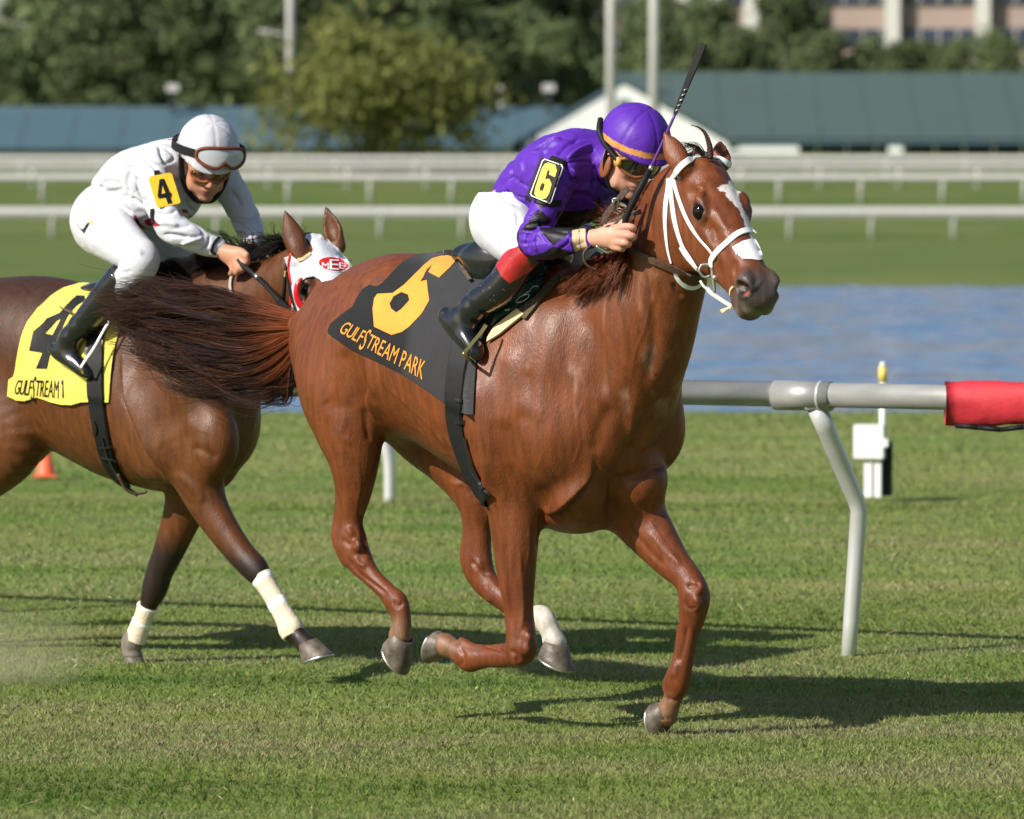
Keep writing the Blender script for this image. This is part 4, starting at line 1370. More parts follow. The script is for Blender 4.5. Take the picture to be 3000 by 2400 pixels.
    # flexor tendons, sesamoids, bony points of the joints
    for rows in ([(1040, 1662, -.14, .013, .013), (1085, 1708, -.14, .011, .012), (1126, 1752, -.14, .011, .012), (1146, 1784, -.14, .018, .017), (1150, 1800, -.14, .010, .010)],
                 [(1994, 1838, .13, .014, .014), (1986, 1890, .13, .011, .012), (1974, 1945, .13, .011, .012), (1957, 2000, .13, .019, .018), (1948, 2020, .13, .010, .010)],
                 [(1478, 1896, -.14, .014, .014), (1430, 1898, -.14, .011, .012), (1392, 1896, -.14, .013, .013), (1366, 1890, -.14, .020, .018), (1352, 1876, -.14, .012, .012)],
                 [(1408, 1728, .14, .013, .013), (1470, 1782, .14, .011, .012), (1540, 1822, .14, .012, .012), (1576, 1838, .14, .018, .017)]):
        limb(F, fr, rows, .010, 5)
    for u, v, l, r in ((1046, 1600, -.175, .020), (1004, 1600, -.165, .020), (2048, 1722, .10, .020), (2042, 1770, .095, .018), (2012, 1775, .10, .019), (1540, 1900, -.175, .020), (1512, 1930, -.172, .020), (1545, 1868, -.17, .018), (1400, 1660, .11, .02)):
        F.ellipsoid(pk(u, v, l), (r, r * .7, r * 1.2), None, .014)
    # dock of the tail
    F.chain([[*pk(960, 880, 0), .07, .06], [*pk(905, 935, 0), .045, .04], [*pk(872, 950, 0), .03, .03]], k=0.05)
    V, Q = F.mesh(2)
    N = vertex_normals(V, Q)
    V = carve(V, N, fr, HORSE6_FOLDS)
    V = taubin(V, Q, 1)
    me = mesh_from('horse_body', V, Q)
    set_color(me, horse6_tint(fr, V, vertex_normals(V, Q), O, R))
    body = link('body', me, root, MAT['chestnut'])
    hm, sm = MAT['hoof_brown'], MAT['steel']
    def hf(top, bottom, toe, r, lat, ln, name='hoof'):
        a, b = pk(*top, lat), pk(*bottom, lat)
        hoof(root, name, a, np.array(toe, float), r, hm, sm, b - a, ln)
    hf((1180, 1862), (1140, 1925), (.85, 0, -.75), 0.044, -.14, 0.10)
    hf((1625, 1880), (1612, 1950), (1, 0, -.28), 0.048, .14, 0.080)
    hf((1305, 1890), (1250, 1872), (.1, 0, -1), 0.042, -.14, 0.066)
    hf((1956, 2080), (1902, 2102), (-.1, 0, -1), 0.044, .13, 0.078)
    for s in (1, -1):
        sp = MB(); c = T(0.192, s * 0.0835, -0.050)
        bm = bmesh.new(); bmesh.ops.create_uvsphere(bm, u_segments=24, v_segments=16, radius=0.0310)
        me = bpy.data.meshes.new('eye'); bm.to_mesh(me); bm.free()
        me.polygons.foreach_set('use_smooth', np.ones(len(me.polygons), dtype=bool))
        e = link('eye', me, root, MAT['horse_eye']); e.location = c if s < 0 else T(0.192, .0775, -.052)
    return root, body, V, Q, (O, R, T)

HORSE6_FOLDS = [
    ([(1056, 1036), (1073, 1084), (1079, 1132), (1071, 1169), (1083, 1211), (1114, 1247)], 7, 0.012, 'fold'),
    ([(999, 1024), (1029, 1072), (1059, 1126), (1065, 1193)], 22.4, -0.0048, 'g'),
    ([(1396, 960), (1394, 1084), (1397, 1163), (1406, 1253), (1418, 1362), (1422, 1452), (1420, 1540)], 9, 0.03, 'fold'),
    ([(1741, 1325), (1736, 1392), (1698, 1446), (1650, 1491), (1608, 1509), (1581, 1491)], 7, 0.018, 'foldr'),
    ([(1789, 1362), (1794, 1428), (1792, 1494), (1777, 1524)], 11.2, -0.0112, 'g'),
    ([(1789, 1395), (1825, 1401), (1879, 1389), (1928, 1365), (1964, 1380)], 12.8, -0.0096, 'g'),
    ([(1584, 1488), (1588, 1536), (1579, 1591), (1590, 1639)], 7, -0.012, 'g'),
    ([(2003, 1126), (1946, 1172), (1903, 1208), (1870, 1277), (1846, 1319), (1795, 1392)], 16, -0.0104, 'g'),
    ([(1795, 1181), (1759, 1259), (1738, 1337)], 22.4, -0.0064, 'g'),
    ([(1662, 831), (1632, 939), (1602, 1060), (1566, 1169), (1530, 1253)], 41.6, 0.008, 'g'),
    ([(1704, 903), (1741, 988), (1759, 1084), (1747, 1169)], 32, -0.0056, 'g'),
    ([(1825, 831), (1837, 952), (1825, 1072), (1789, 1169)], 35.2, 0.0048, 'g'),
    ([(1897, 795), (1916, 909), (1916, 1024), (1891, 1132)], 18, -0.007, 'g'),
    ([(1481, 1012), (1499, 1096), (1493, 1193), (1475, 1265)], 35.2, 0.0064, 'g'),
    ([(1542, 1072), (1554, 1169), (1533, 1253)], 19.2, -0.0048, 'g'),
    ([(1313, 1407), (1337, 1419), (1367, 1419), (1379, 1440)], 6.4, 0.0032, 'g'),
    ([(1246, 1259), (1300, 1331), (1343, 1386), (1373, 1428)], 8, 0.0024, 'g'),
    ([(951, 1169), (981, 1193), (1041, 1199)], 22.4, -0.0032, 'g'),
    ([(999, 1181), (1008, 1229), (999, 1277), (1035, 1307)], 9.6, 0.0032, 'g'),
    ([(1065, 1193), (1074, 1247), (1083, 1301)], 9.6, -0.0048, 'g'),
    ([(1478, 1553), (1485, 1662), (1494, 1758), (1503, 1861)], 5, -0.006, 'g'),
    ([(1521, 1589), (1527, 1686), (1533, 1782), (1527, 1861)], 6, 0.004, 'g'),
    ([(1557, 1686), (1551, 1770), (1554, 1843)], 4, -0.004, 'g'),
    ([(1058, 1499), (1064, 1559), (1069, 1614)], 6, -0.012, 'g'),
    ([(1003, 1577), (1021, 1595), (1045, 1589)], 6, -0.005, 'g'),
    ([(1024, 1553), (1030, 1565)], 8, 0.008, 'blob'),
    ([(1039, 1626), (1051, 1650), (1075, 1662)], 6, 0.006, 'g'),
    ([(1015, 1626), (1045, 1674), (1099, 1716), (1141, 1746)], 5, -0.006, 'g'),
    ([(1153, 1758), (1165, 1776), (1183, 1764)], 5, -0.006, 'g'),
    ([(1382, 1638), (1400, 1668), (1437, 1686)], 6, -0.006, 'g'),
    ([(1425, 1722), (1431, 1758)], 9, 0.006, 'blob'),
    ([(2010, 1722), (2028, 1716), (2046, 1722)], 6, -0.006, 'g'),
    ([(2003, 1758), (2016, 1782), (2046, 1782)], 5, -0.004, 'g'),
    ([(2034, 1746), (2040, 1758)], 10, 0.007, 'blob'),
    ([(2016, 1825), (2003, 1891), (1985, 1951)], 5, -0.006, 'g'),
    ([(1979, 1951), (1973, 1975)], 10, 0.006, 'blob'),
    ([(1949, 2042), (1979, 2054), (1997, 2042)], 5, -0.006, 'g'),
    ([(1925, 2078), (1937, 2102), (1973, 2108)], 5, -0.003, 'g'),
    ([(1413, 1891), (1461, 1903), (1479, 1921)], 5, -0.006, 'g'),
    ([(1346, 1891), (1358, 1927), (1346, 1957)], 5, -0.005, 'g'),
    ([(1494, 1903), (1515, 1921), (1521, 1945)], 6, -0.006, 'g'),
    ([(1901, 1553), (1949, 1614), (2003, 1662)], 10, 0.004, 'g'),
    ([(1841, 1541), (1901, 1614), (1949, 1662)], 8, -0.005, 'g'),
    ([(2035, 555), (2052, 548), (2063, 562), (2049, 576)], 5, 0.004, 'g'),
    ([(2021, 583), (2035, 577), (2056, 586), (2066, 603)], 4, 0.002, 'g'),
    ([(2028, 628), (2045, 633), (2063, 624)], 5, 0.003, 'g'),
    ([(2083, 603), (2104, 631), (2118, 659), (2136, 673)], 8, 0.003, 'g'),
    ([(2063, 638), (2083, 659), (2097, 690), (2090, 715)], 7, -0.004, 'g'),
    ([(2094, 492), (2104, 513), (2125, 527)], 4, 0.001, 'g'),
    ([(2049, 478), (2066, 475), (2080, 485)], 7, 0.002, 'g'),
    ([(2153, 760), (2151, 788), (2155, 809)], 5, -0.004, 'g'),
    ([(2163, 843), (2191, 847), (2216, 840), (2236, 812)], 5, 0.003, 'g'),
    ([(1969, 826), (1983, 854), (2003, 871)], 6, -0.006, 'g'),
    ([(1923, 795), (1920, 847), (1910, 903)], 9, 0.004, 'g'),
    ([(990, 1240), (1008, 1300), (1004, 1370), (1012, 1430)], 3.2, 0.0018, 'g'),
    ([(1048, 1350), (1056, 1420), (1044, 1490), (1052, 1540)], 3.2, 0.0018, 'g'),
    ([(1878, 1488), (1925, 1560), (1968, 1620), (1998, 1672)], 3.2, 0.0018, 'g'),
    ([(1476, 1540), (1486, 1640), (1482, 1720), (1498, 1810)], 3.2, 0.0018, 'g'),
    ([(1118, 1120), (1180, 1175), (1262, 1255), (1335, 1345), (1390, 1410)], 3.5, 0.0017, 'g'),
    ([(1545, 1520), (1552, 1600), (1538, 1690), (1548, 1770)], 3, 0.0016, 'g'),
    ([(1180, 1240), (1230, 1262), (1290, 1322), (1320, 1330)], 3, 0.0015, 'g'),
    ([(2032, 1835), (2022, 1900), (2004, 1960)], 2.6, 0.0015, 'g'),
    ([(1100, 1700), (1140, 1738), (1158, 1758)], 2.6, 0.0015, 'g'),
    ([(2095, 640), (2110, 680), (2102, 720), (2122, 752)], 2.6, 0.0013, 'g'),
    ([(2050, 660), (2078, 700), (2090, 740)], 2.6, 0.0013, 'g'),
    ([(1905, 880), (1890, 960), (1860, 1040), (1850, 1120)], 4, 0.002, 'g'),
    ([(1720, 1160), (1690, 1230), (1700, 1300), (1670, 1380)], 3.5, 0.0017, 'g'),
    ([(1600, 1180), (1570, 1260), (1590, 1330), (1560, 1400)], 3.5, 0.0017, 'g'),
]
BLAZE = [(2103, 551), (2115, 543), (2134, 541), (2136, 529), (2153, 539), (2169, 560), (2165, 572), (2167, 590), (2179, 614), (2191, 638), (2206, 671), (2216, 694), (2226, 708), (2202, 704), (2191, 673), (2183, 666), (2176, 638), (2163, 610), (2146, 593), (2130, 579), (2125, 562), (2108, 560)]
def horse6_tint(fr, V, N, O, R):
    P = fr.to_world(V); U, W = project(P)
    base = np.array([0.140, 0.038, 0.0105])
    C = np.tile(base, (len(V), 1))
    n1 = noise3(V, 3.0, 3, 4)[:, None]; n2 = noise3(V, (14, 14, 5), 5, 3)[:, None]
    C = C * (1 + 0.22 * n1 + 0.12 * n2)
    mix = lambda C, col, m: C * (1 - m[:, None]) + np.asarray(col) * m[:, None]
    # lower legs a little redder
    leg = sstep(0.85, 0.45, V[:, 2])
    C = mix(C, [0.132, 0.032, 0.0105], 0.6 * leg)
    # sweat streaks on neck and shoulder, their greyish highlights painted into the colour
    sweat_sheen = sstep(0.15, 0.55, noise3(V, (22, 22, 7), 9, 4)) * sstep(1.02, 1.22, V[:, 2]) * sstep(0.1, 0.3, V[:, 0]) * sstep(0.95, 0.75, V[:, 0])
    C = mix(C, [0.27, 0.155, 0.105], 0.8 * sweat_sheen)
    # white left hind pastern
    a, b = fr.pick(1540, 1790, .14), fr.pick(1640, 1900, .14)
    m = (V[:, 1] > 0.05) & (V[:, 0] > a[0] - 0.1) & (V[:, 0] < b[0] + 0.12) & (V[:, 2] < 0.5)
    ax = (b - a) / np.linalg.norm(b - a)
    C = mix(C, np.array([0.50, 0.46, 0.40])[None] * (1 - .45 * np.clip(noise3(V, 28, 31, 3), 0, 1))[:, None], m * sstep(-0.01, 0.03, (V - a) @ ax + 0.012 * noise3(V, 40, 2, 2)))
    # dust and dried mud on the pasterns
    for u, v, l in ((1176, 1855, -.14), (1310, 1888, -.14), (1955, 2080, .13)):
        d = np.linalg.norm(V - fr.pick(u, v, l), axis=1) + .012 * noise3(V, 35, 14, 2)
        C = mix(C, [0.235, 0.140, 0.080], 0.65 * sstep(.095, .035, d))
    # head: hq are head coordinates
    hq = (V - O) @ R.T
    hd = (hq[:, 0] > -0.05) & (np.abs(hq[:, 1]) < 0.2) & (np.abs(hq[:, 2]) < 0.4) & (V[:, 0] > 0.75) & (V[:, 2] > 1.2)
    muz = hd * sstep(0.44, 0.53, hq[:, 0] + 0.02 * noise3(V, 30, 4, 2) - 0.20 * np.maximum(hq[:, 2] + 0.03, 0))
    C = mix(C, [0.075, 0.060, 0.054], 0.92 * muz)
    lip = hd * sstep(0.565, 0.605, hq[:, 0]) * sstep(-0.07, -0.10, hq[:, 2]) + hd * sstep(0.50, 0.56, hq[:, 0]) * sstep(-0.135, -0.165, hq[:, 2]) * sstep(-0.2, 0.5, noise3(V, 50, 8, 2))
    C = mix(C, [0.22, 0.19, 0.13], 0.6 * np.clip(lip, 0, 1))
    for s in (1, -1):
        d = np.linalg.norm((hq - np.array([0.190, s * 0.095, -0.05])) * np.array([1, .6, 1.2]), axis=1)
        C = mix(C, [0.040, 0.026, 0.022], 0.8 * hd * sstep(0.052, 0.030, d))
        d = np.linalg.norm(hq - np.array([0.548, s * 0.056, -0.049]), axis=1)
        C = mix(C, [0.020, 0.013, 0.012], 0.9 * hd * sstep(0.040, 0.027, d))
        d = np.linalg.norm(hq - np.array([0.562, s * 0.046, -0.058]), axis=1)
        C = mix(C, [0.45, 0.10, 0.09], 0.9 * hd * sstep(0.020, 0.011, d))
    view = (P - CAM); view /= np.linalg.norm(view, axis=1)[:, None]
    face = -(fr.dir_world(N) * view).sum(1) > 0.12
    ui = U + 2.0 * noise3(V, 120, 11, 2); wi = W + 2.0 * noise3(V, 120, 12, 2)
    bl = inside(BLAZE, ui, wi) & face & hd
    C[bl] = [0.72, 0.68, 0.64]
    return C
MAT['horse_eye'] = plain('horse_eye', (0.006, 0.003, 0.002), 0.06, spec=0.35)
MAT['hoof_brown'] = plain('hoof_horn', (0.105, 0.085, 0.065), 0.5, noise=0.65, nscale=22, bump=0.2, bscale=60)
MAT['steel'] = plain('worn_steel', (0.55, 0.55, 0.55), 0.35, metal=0.9, noise=0.2)
MAT['chestnut'] = tinted('chestnut_coat', rough=0.44, spec=0.40, var=0.28, vscale=42, bump=0.32, bscale=260, stretch=(1, 1, .22), aniso_rough=0.09, bump2=0.05, b2scale=30)
horse6, horse6_body, H6V, H6Q, H6HEAD = build_horse6()
# ------------------------------------------------------------------ the bay horse behind
H4 = Frame(38, 430, 21.26)
MAT['bay'] = tinted('bay_coat', rough=0.47, spec=0.36, var=0.26, vscale=42, bump=0.32, bscale=260, stretch=(1, 1, .22), aniso_rough=0.09, bump2=0.04, b2scale=30)
MAT['wrap_cream'] = plain('leg_wrap_cream', (0.70, 0.60, 0.45), 0.85, noise=0.08, nscale=30, bump=0.4, bscale=160)
def horse4_tint(fr, V, O, R):
    C = np.tile(np.array([0.098, 0.032, 0.009]), (len(V), 1))
    n1 = noise3(V, 3.0, 23, 4)[:, None]; n2 = noise3(V, (14, 14, 5), 25, 3)[:, None]
    C = C * (1 + 0.28 * n1 + 0.12 * n2)
    mix = lambda C, col, m: C * (1 - m[:, None]) + np.array(col) * m[:, None]
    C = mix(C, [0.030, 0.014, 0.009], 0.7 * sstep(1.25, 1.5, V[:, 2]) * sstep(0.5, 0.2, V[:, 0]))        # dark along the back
    C = mix(C, [0.040, 0.016, 0.008], 0.7 * sstep(1.0, 1.25, V[:, 2] + .05 * noise3(V, 5, 6, 2)) * sstep(-.25, -.5, V[:, 0]))  # darker rump: shade put into the colour, on top of dark bay
    C = mix(C, [0.135, 0.045, 0.0125], 0.5 * sstep(1.15, 0.9, V[:, 2]) * sstep(0.6, 0.8, V[:, 2]))
    C = mix(C, [0.012, 0.008, 0.007], 0.93 * sstep(0.54, 0.42, V[:, 2] + 0.02 * noise3(V, 20, 4, 2)) )    # black points
    hq = (V - O) @ R.T
    hd = (hq[:, 0] > 0.02) & (np.abs(hq[:, 1]) < 0.2) & (np.abs(hq[:, 2]) < 0.4) & (V[:, 0] > 0.7)
    for s in (1, -1):
        d = np.linalg.norm((hq - np.array([0.190, s * 0.095, -0.05])) * np.array([1, .6, 1.2]), axis=1)
        C = mix(C, [0.018, 0.012, 0.010], 0.8 * hd * sstep(0.048, 0.028, d))
    C = mix(C, [0.03, 0.022, 0.02], 0.9 * hd * sstep(0.46, 0.54, hq[:, 0]))
    # muddy far pastern
    p = fr.pick(388, 1880, .12)
    C = mix(C, [0.20, 0.165, 0.14], 0.9 * sstep(0.10, 0.05, np.linalg.norm(V - p, axis=1)))
    ear = (V[:, 2] > 1.72) & (V[:, 0] > 0.6)
    C = mix(C, [0.020, 0.012, 0.010], 0.7 * ear * sstep(1.74, 1.82, V[:, 2]))
    return C

def leg_wrap(parent, fr, rows, name='leg_wrap'):
    """A bandage round a lower leg, with two bands of tape."""
    P = smooth_path([[*fr.pick(r[0], r[1], r[2]), r[3]] for r in rows], 10)
    n = 20; mb = MB(); V = []
    T = np.gradient(P[:, :3], axis=0); T /= np.linalg.norm(T, axis=1)[:, None]
    for i in range(len(P)):
        u = np.array([0, 1.0, 0]); u -= T[i] * (u @ T[i]); u /= np.linalg.norm(u); w = np.cross(T[i], u)
        for j in range(n):
            a = 2 * math.pi * j / n
            r = P[i, 3] * (1 + 0.035 * (((i * 0.42 + j / n) % 1.0)))
            V.append(P[i, :3] + r * (0.9 * math.cos(a) * u + 1.05 * math.sin(a) * w))
    m = len(P)
    mb.add(V, [(i * n + j, i * n + (j + 1) % n, (i + 1) * n + (j + 1) % n, (i + 1) * n + j) for i in range(m - 1) for j in range(n)] + [tuple(range(n - 1, -1, -1)), tuple((m - 1) * n + j for j in range(n))])
    o = mb.build(name, MAT['wrap_cream'], parent, True)
    for t in (0.03, 0.40):
        k = int(t * (m - 1)); k2 = min(m - 1, k + max(2, m // 9))
        mb = MB(); V = []
        for i in range(k, k2 + 1):
            u = np.array([0, 1.0, 0]); u -= T[i] * (u @ T[i]); u /= np.linalg.norm(u); w = np.cross(T[i], u)
            g = 1.06 if k < i < k2 else 1.0
            for j in range(n):
                a = 2 * math.pi * j / n
                V.append(P[i, :3] + P[i, 3] * g * (0.9 * math.cos(a) * u + 1.05 * math.sin(a) * w))
        q = k2 - k + 1
        mb.add(V, [(i * n + j, i * n + (j + 1) % n, (i + 1) * n + (j + 1) % n, (i + 1) * n + j) for i in range(q - 1) for j in range(n)])
        mb.build('tape', MAT['wrap_white'], o, True)
    return o

def build_horse4():
    fr = H4; pk = fr.pick
    root = empty('horse', 'dark bay racehorse in a white hood and yellow cloth galloping behind', 'horse', 'racehorses')
    fr.place(root)
    F = Field((-1.62, -0.46, 0.02), (1.32, 0.46, 1.92), 0.0072)
    F.loft([(-1.30, 1.28, 1.18, .03, .5, 2, 0), (-1.2, 1.36, 1.0, .15, .5, 2, 0), (-1.05, 1.44, .93, .22, .55, 2, 0), (-.85, 1.50, .89, .25, .58, 2, 0), (-.61, 1.520, .86, .265, .58, 2, 0), (-.465, 1.512, .83, .272, .55, 2, 0), (-.36, 1.498, .795, .282, .52, 2, 0), (-.19, 1.488, .735, .292, .5, 2, 0),
            (-.055, 1.495, .710, .288, .47, 1.9, 0), (.07, 1.512, .690, .272, .44, 1.75, 0), (.2, 1.47, .69, .25, .42, 1.8, 0), (.3, 1.38, .72, .23, .42, 2, 0), (.38, 1.28, .78, .19, .42, 2, 0), (.44, 1.15, .86, .12, .42, 2, 0), (.47, 1.05, .95, .04, .42, 2, 0)], 0.0)
    tilt = [[.90, 0, -.43], [0, 1, 0], [.43, 0, .90]]
    F.ellipsoid(pk(520, 1170, -.175), (.175, .11, .34), tilt, .07)
    F.ellipsoid(pk(620, 1290, -.17), (.115, .09, .15), None, .06)
    F.ellipsoid(pk(610, 1120, .14), (.18, .11, .32), None, .07)
    F.ellipsoid(pk(672, 1225, .10), (.10, .105, .17), None, .06)
    F.ellipsoid(pk(640, 1240, .0), (.13, .18, .2), None, .06)
    F.ellipsoid(pk(600, 1370, .05), (.12, .12, .10), None, .05)
    rows = []
    for (ut, vt, ub, vb, lat, w) in [(455, 830, 620, 1300, 0, .19), (530, 800, 690, 1200, 0, .18), (610, 785, 740, 1115, 0, .16), (690, 775, 780, 1045, -.005, .14), (770, 760, 815, 985, -.02, .12), (835, 738, 850, 940, -.04, .10), (885, 718, 880, 900, -.055, .088)]:
        a, b = pk(ut, vt, lat), pk(ub, vb, lat)
        rows.append([*((a + b) / 2), np.linalg.norm(a - b) / 2, w])
    F.chain(rows, k=.09)
    axis_w = np.array([.20, -.36, -.43]); lat_w = np.array([.80, .5, .20])
    O, R = head_frame(fr, pk(922, 702, -.075), axis_w, lat_w)
    T = add_head(F, O, R, .62)
    add_ear(F, pk(876, 742, -.135), pk(835, 618, -.15), (-.6, .79, 0), .042)
    add_ear(F, pk(985, 712, .02), pk(955, 608, .035), (.3, -.9, .2), .038)
    # near (right) foreleg reaching, far (left) foreleg on the ground
    limb(F, fr, [(545, 1290, -.15, .15, .11), (578, 1390, -.15, .108, .088), (608, 1474, -.14, .080, .070), (650, 1546, -.135, .066, .058), (704, 1621, -.13, .056, .050), (748, 1668, -.13, .053, .048), (772, 1702, -.13, .036, .036), (806, 1757, -.13, .032, .030), (836, 1810, -.13, .034, .031), (853, 1846, -.13, .044, .038), (878, 1868, -.13, .034, .032), (898, 1890, -.13, .042, .040)], .05)
    limb(F, fr, [(570, 1400, .12, .13, .10), (540, 1495, .12, .086, .075), (495, 1612, .12, .064, .056), (470, 1670, .12, .056, .050), (452, 1727, .12, .052, .047), (434, 1776, .12, .034, .033), (420, 1810, .12, .032, .030), (405, 1845, .12, .034, .032), (388, 1880, .12, .046, .040), (384, 1905, .12, .038, .036), (390, 1928, .12, .040, .040)], .05)
    F.chain([[-.85, -.12, 1.2, .2, .13], [-.62, -.16, 1.0, .2, .13], [-.56, -.17, .85, .13, .11], [-.76, -.16, .70, .095, .075], [-1.0, -.15, .57, .055, .045], [-1.12, -.15, .46, .04, .033], [-1.3, -.15, .31, .036, .03], [-1.4, -.15, .2, .042, .036], [-1.46, -.15, .12, .036, .036]], k=.05)
    F.chain([[-.85, .12, 1.2, .2, .13], [-.75, .15, .95, .15, .12], [-1.0, .15, .72, .09, .07], [-1.22, .14, .55, .06, .045], [-1.30, .14, .33, .036, .03], [-1.32, .14, .18, .042, .036], [-1.27, .14, .09, .036, .036]], k=.05)
    V, Q = F.mesh(2)
    N = vertex_normals(V, Q)
    V = carve(V, N, fr, HORSE4_FOLDS)
    V = taubin(V, Q, 1)
    me = mesh_from('horse_body', V, Q)
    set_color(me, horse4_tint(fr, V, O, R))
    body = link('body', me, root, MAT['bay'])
    def hf(top, bottom, toe, r, lat, ln):
        a, b = pk(*top, lat), pk(*bottom, lat)
        hoof(root, 'hoof', a, np.array(toe, float), r, MAT['hoof_brown'], MAT['steel'], b - a, ln)
    hf((898, 1886), (924, 1950), (.95, 0, .40), .044, -.13, .085)
    hf((389, 1922), (388, 1990), (1, 0, -.5), .038, .12, .045)
    hoof(root, 'hoof', np.array([-1.46, -.15, .12]), np.array([.5, 0, -.9]), .042, MAT['hoof_brown'], MAT['steel'], np.array([-.8, 0, -.5]), .08)
    hoof(root, 'hoof', np.array([-1.27, .14, .085]), np.array([1, 0, 0]), .042, MAT['hoof_brown'], MAT['steel'], np.array([.2, 0, -1]), .07)
    leg_wrap(root, fr, [(765, 1688, -.13, .043), (785, 1722, -.13, .038), (806, 1757, -.13, .037), (836, 1810, -.13, .040), (852, 1843, -.13, .048), (858, 1866, -.135, .040)])
    leg_wrap(root, fr, [(432, 1775, .12, .040), (420, 1810, .12, .037), (405, 1848, .12, .040), (396, 1876, .12, .042)])
    for s in (1, -1):
        bm = bmesh.new(); bmesh.ops.create_uvsphere(bm, u_segments=24, v_segments=16, radius=0.0310)
        me = bpy.data.meshes.new('eye'); bm.to_mesh(me); bm.free()
        me.polygons.foreach_set('use_smooth', np.ones(len(me.polygons), dtype=bool))
        e = link('eye', me, root, MAT['horse_eye']); e.location = T(0.192, s * 0.0835, -0.050)
    return root, body, V, Q, (O, R, T)
def _z4(*pts): return [(x * .4058, 780 + y * .4058) for x, y in pts]
HORSE4_FOLDS = [
    (_z4((860, 560), (880, 850), (950, 1050), (1050, 1280), (1150, 1450), (1210, 1600)), 9, .026, 'fold'),
    (_z4((1200, 760), (1260, 900), (1350, 1050), (1420, 1250)), 22, .008, 'g'),
    (_z4((1380, 1300), (1480, 1340), (1580, 1400)), 12, -.006, 'g'),
    (_z4((1250, 1480), (1400, 1600), (1480, 1720)), 12, .006, 'g'),
    (_z4((1180, 1560), (1300, 1640), (1400, 1760)), 9, -.005, 'g'),
]
horse4, horse4_body, H4V, H4Q, H4HEAD = build_horse4()
# ------------------------------------------------------------------ riders: shared anatomy
MAT['skin'] = tinted('skin', rough=0.5, spec=0.4, var=0.06, vscale=25, bump=0.05, bscale=300, sss=0.15)
MAT['boot'] = tinted('polished_boot', rough=0.16, spec=0.6, var=0.2, vscale=30, bump=0.08, bscale=30, coat=0.6)
MAT['breeches'] = tinted('breeches', rough=0.75, spec=0.2, var=0.03, vscale=8, bump=0.30, bscale=24, bump2=0.20, b2scale=9)
MAT['silk'] = tinted('silk', rough=0.50, spec=0.28, var=0.10, vscale=14, bump=0.12, bscale=70, bump2=0.12, b2scale=18)
MAT['shell_black'] = plain('black_strap', (0.010, 0.010, 0.011), 0.6, spec=0.25, noise=0.2, nscale=40)
MAT['leather_tan'] = plain('brown_leather', (0.25, 0.085, 0.028), 0.5, noise=0.2, nscale=30)
MAT['lens_dark'] = plain('dark_lens', (0.012, 0.011, 0.010), 0.04, spec=0.8, coat=1.0)
MAT['gold'] = plain('gold_braid', (0.60, 0.34, 0.08), 0.5, noise=0.1, nscale=30)
MAT['skin_ear'] = MAT['skin']

def person_head(F, C, A, g=1.0):
    """A: rows forward, left, up."""
    T = lambda x, y, z: C + g * (x * A[0] + y * A[1] + z * A[2])
    def el(c, r, k=.02, mode='add'): F.ellipsoid(T(*c), np.array(r) * g, A, k, mode)
    def ch(rows, k=.012, mode='add'): F.chain([[*T(*r[:3]), r[3] * g, r[3] * g] for r in rows], k=k, mode=mode, uaxis=A[1], sub=4)
    el((-.012, 0, .040), (.092, .074, .088))
    el((.030, 0, -.020), (.058, .060, .085), .03)
    el((.036, 0, -.070), (.050, .050, .042), .03)
    el((.074, 0, -.098), (.022, .024, .018), .02)
    for s in (1, -1):
        el((.062, s * .040, -.014), (.024, .022, .024), .02)
        el((.020, s * .052, -.070), (.036, .012, .032), .02)
        el((.082, s * .031, .012), (.020, .018, .012), .012, 'sub')
        el((.098, s * .013, -.026), (.011, .009, .008), .008)
        el((-.008, s * .074, -.008), (.020, .010, .032), .008)
        el((-.002, s * .084, -.008), (.011, .007, .020), .006, 'sub')
        el((.076, s * .031, .010), (.0125, .0125, .0125), .003)
        ch([(.070, s * .014, .030, .010), (.066, s * .036, .034, .009), (.052, s * .052, .026, .007)], .012)
    ch([(.082, 0, .022, .008), (.096, 0, .002, .009), (.111, 0, -.020, .0115)], .012)
    el((.082, 0, -.056), (.018, .026, .010), .01)
    el((.081, 0, -.070), (.017, .021, .009), .008)
    ch([(.098, -.020, -.062, .003), (.104, 0, -.062, .003), (.098, .020, -.062, .003)], .004, 'sub')
    return T

def ball(name, c, r, mat, parent, seg=20):
    bm = bmesh.new(); bmesh.ops.create_uvsphere(bm, u_segments=seg, v_segments=seg * 2 // 3, radius=1.0)
    me = bpy.data.meshes.new(name); bm.to_mesh(me); bm.free()
    me.polygons.foreach_set('use_smooth', np.ones(len(me.polygons), dtype=bool))
    o = link(name, me, parent, mat); o.location = c; o.scale = (r, r, r) if np.isscalar(r) else r
    return o

def sheet(parent, name, V, Q, mat, tint=None):
    me = mesh_from(name, V, Q)
    if tint is not None: set_color(me, tint)
    return link(name, me, parent, mat)

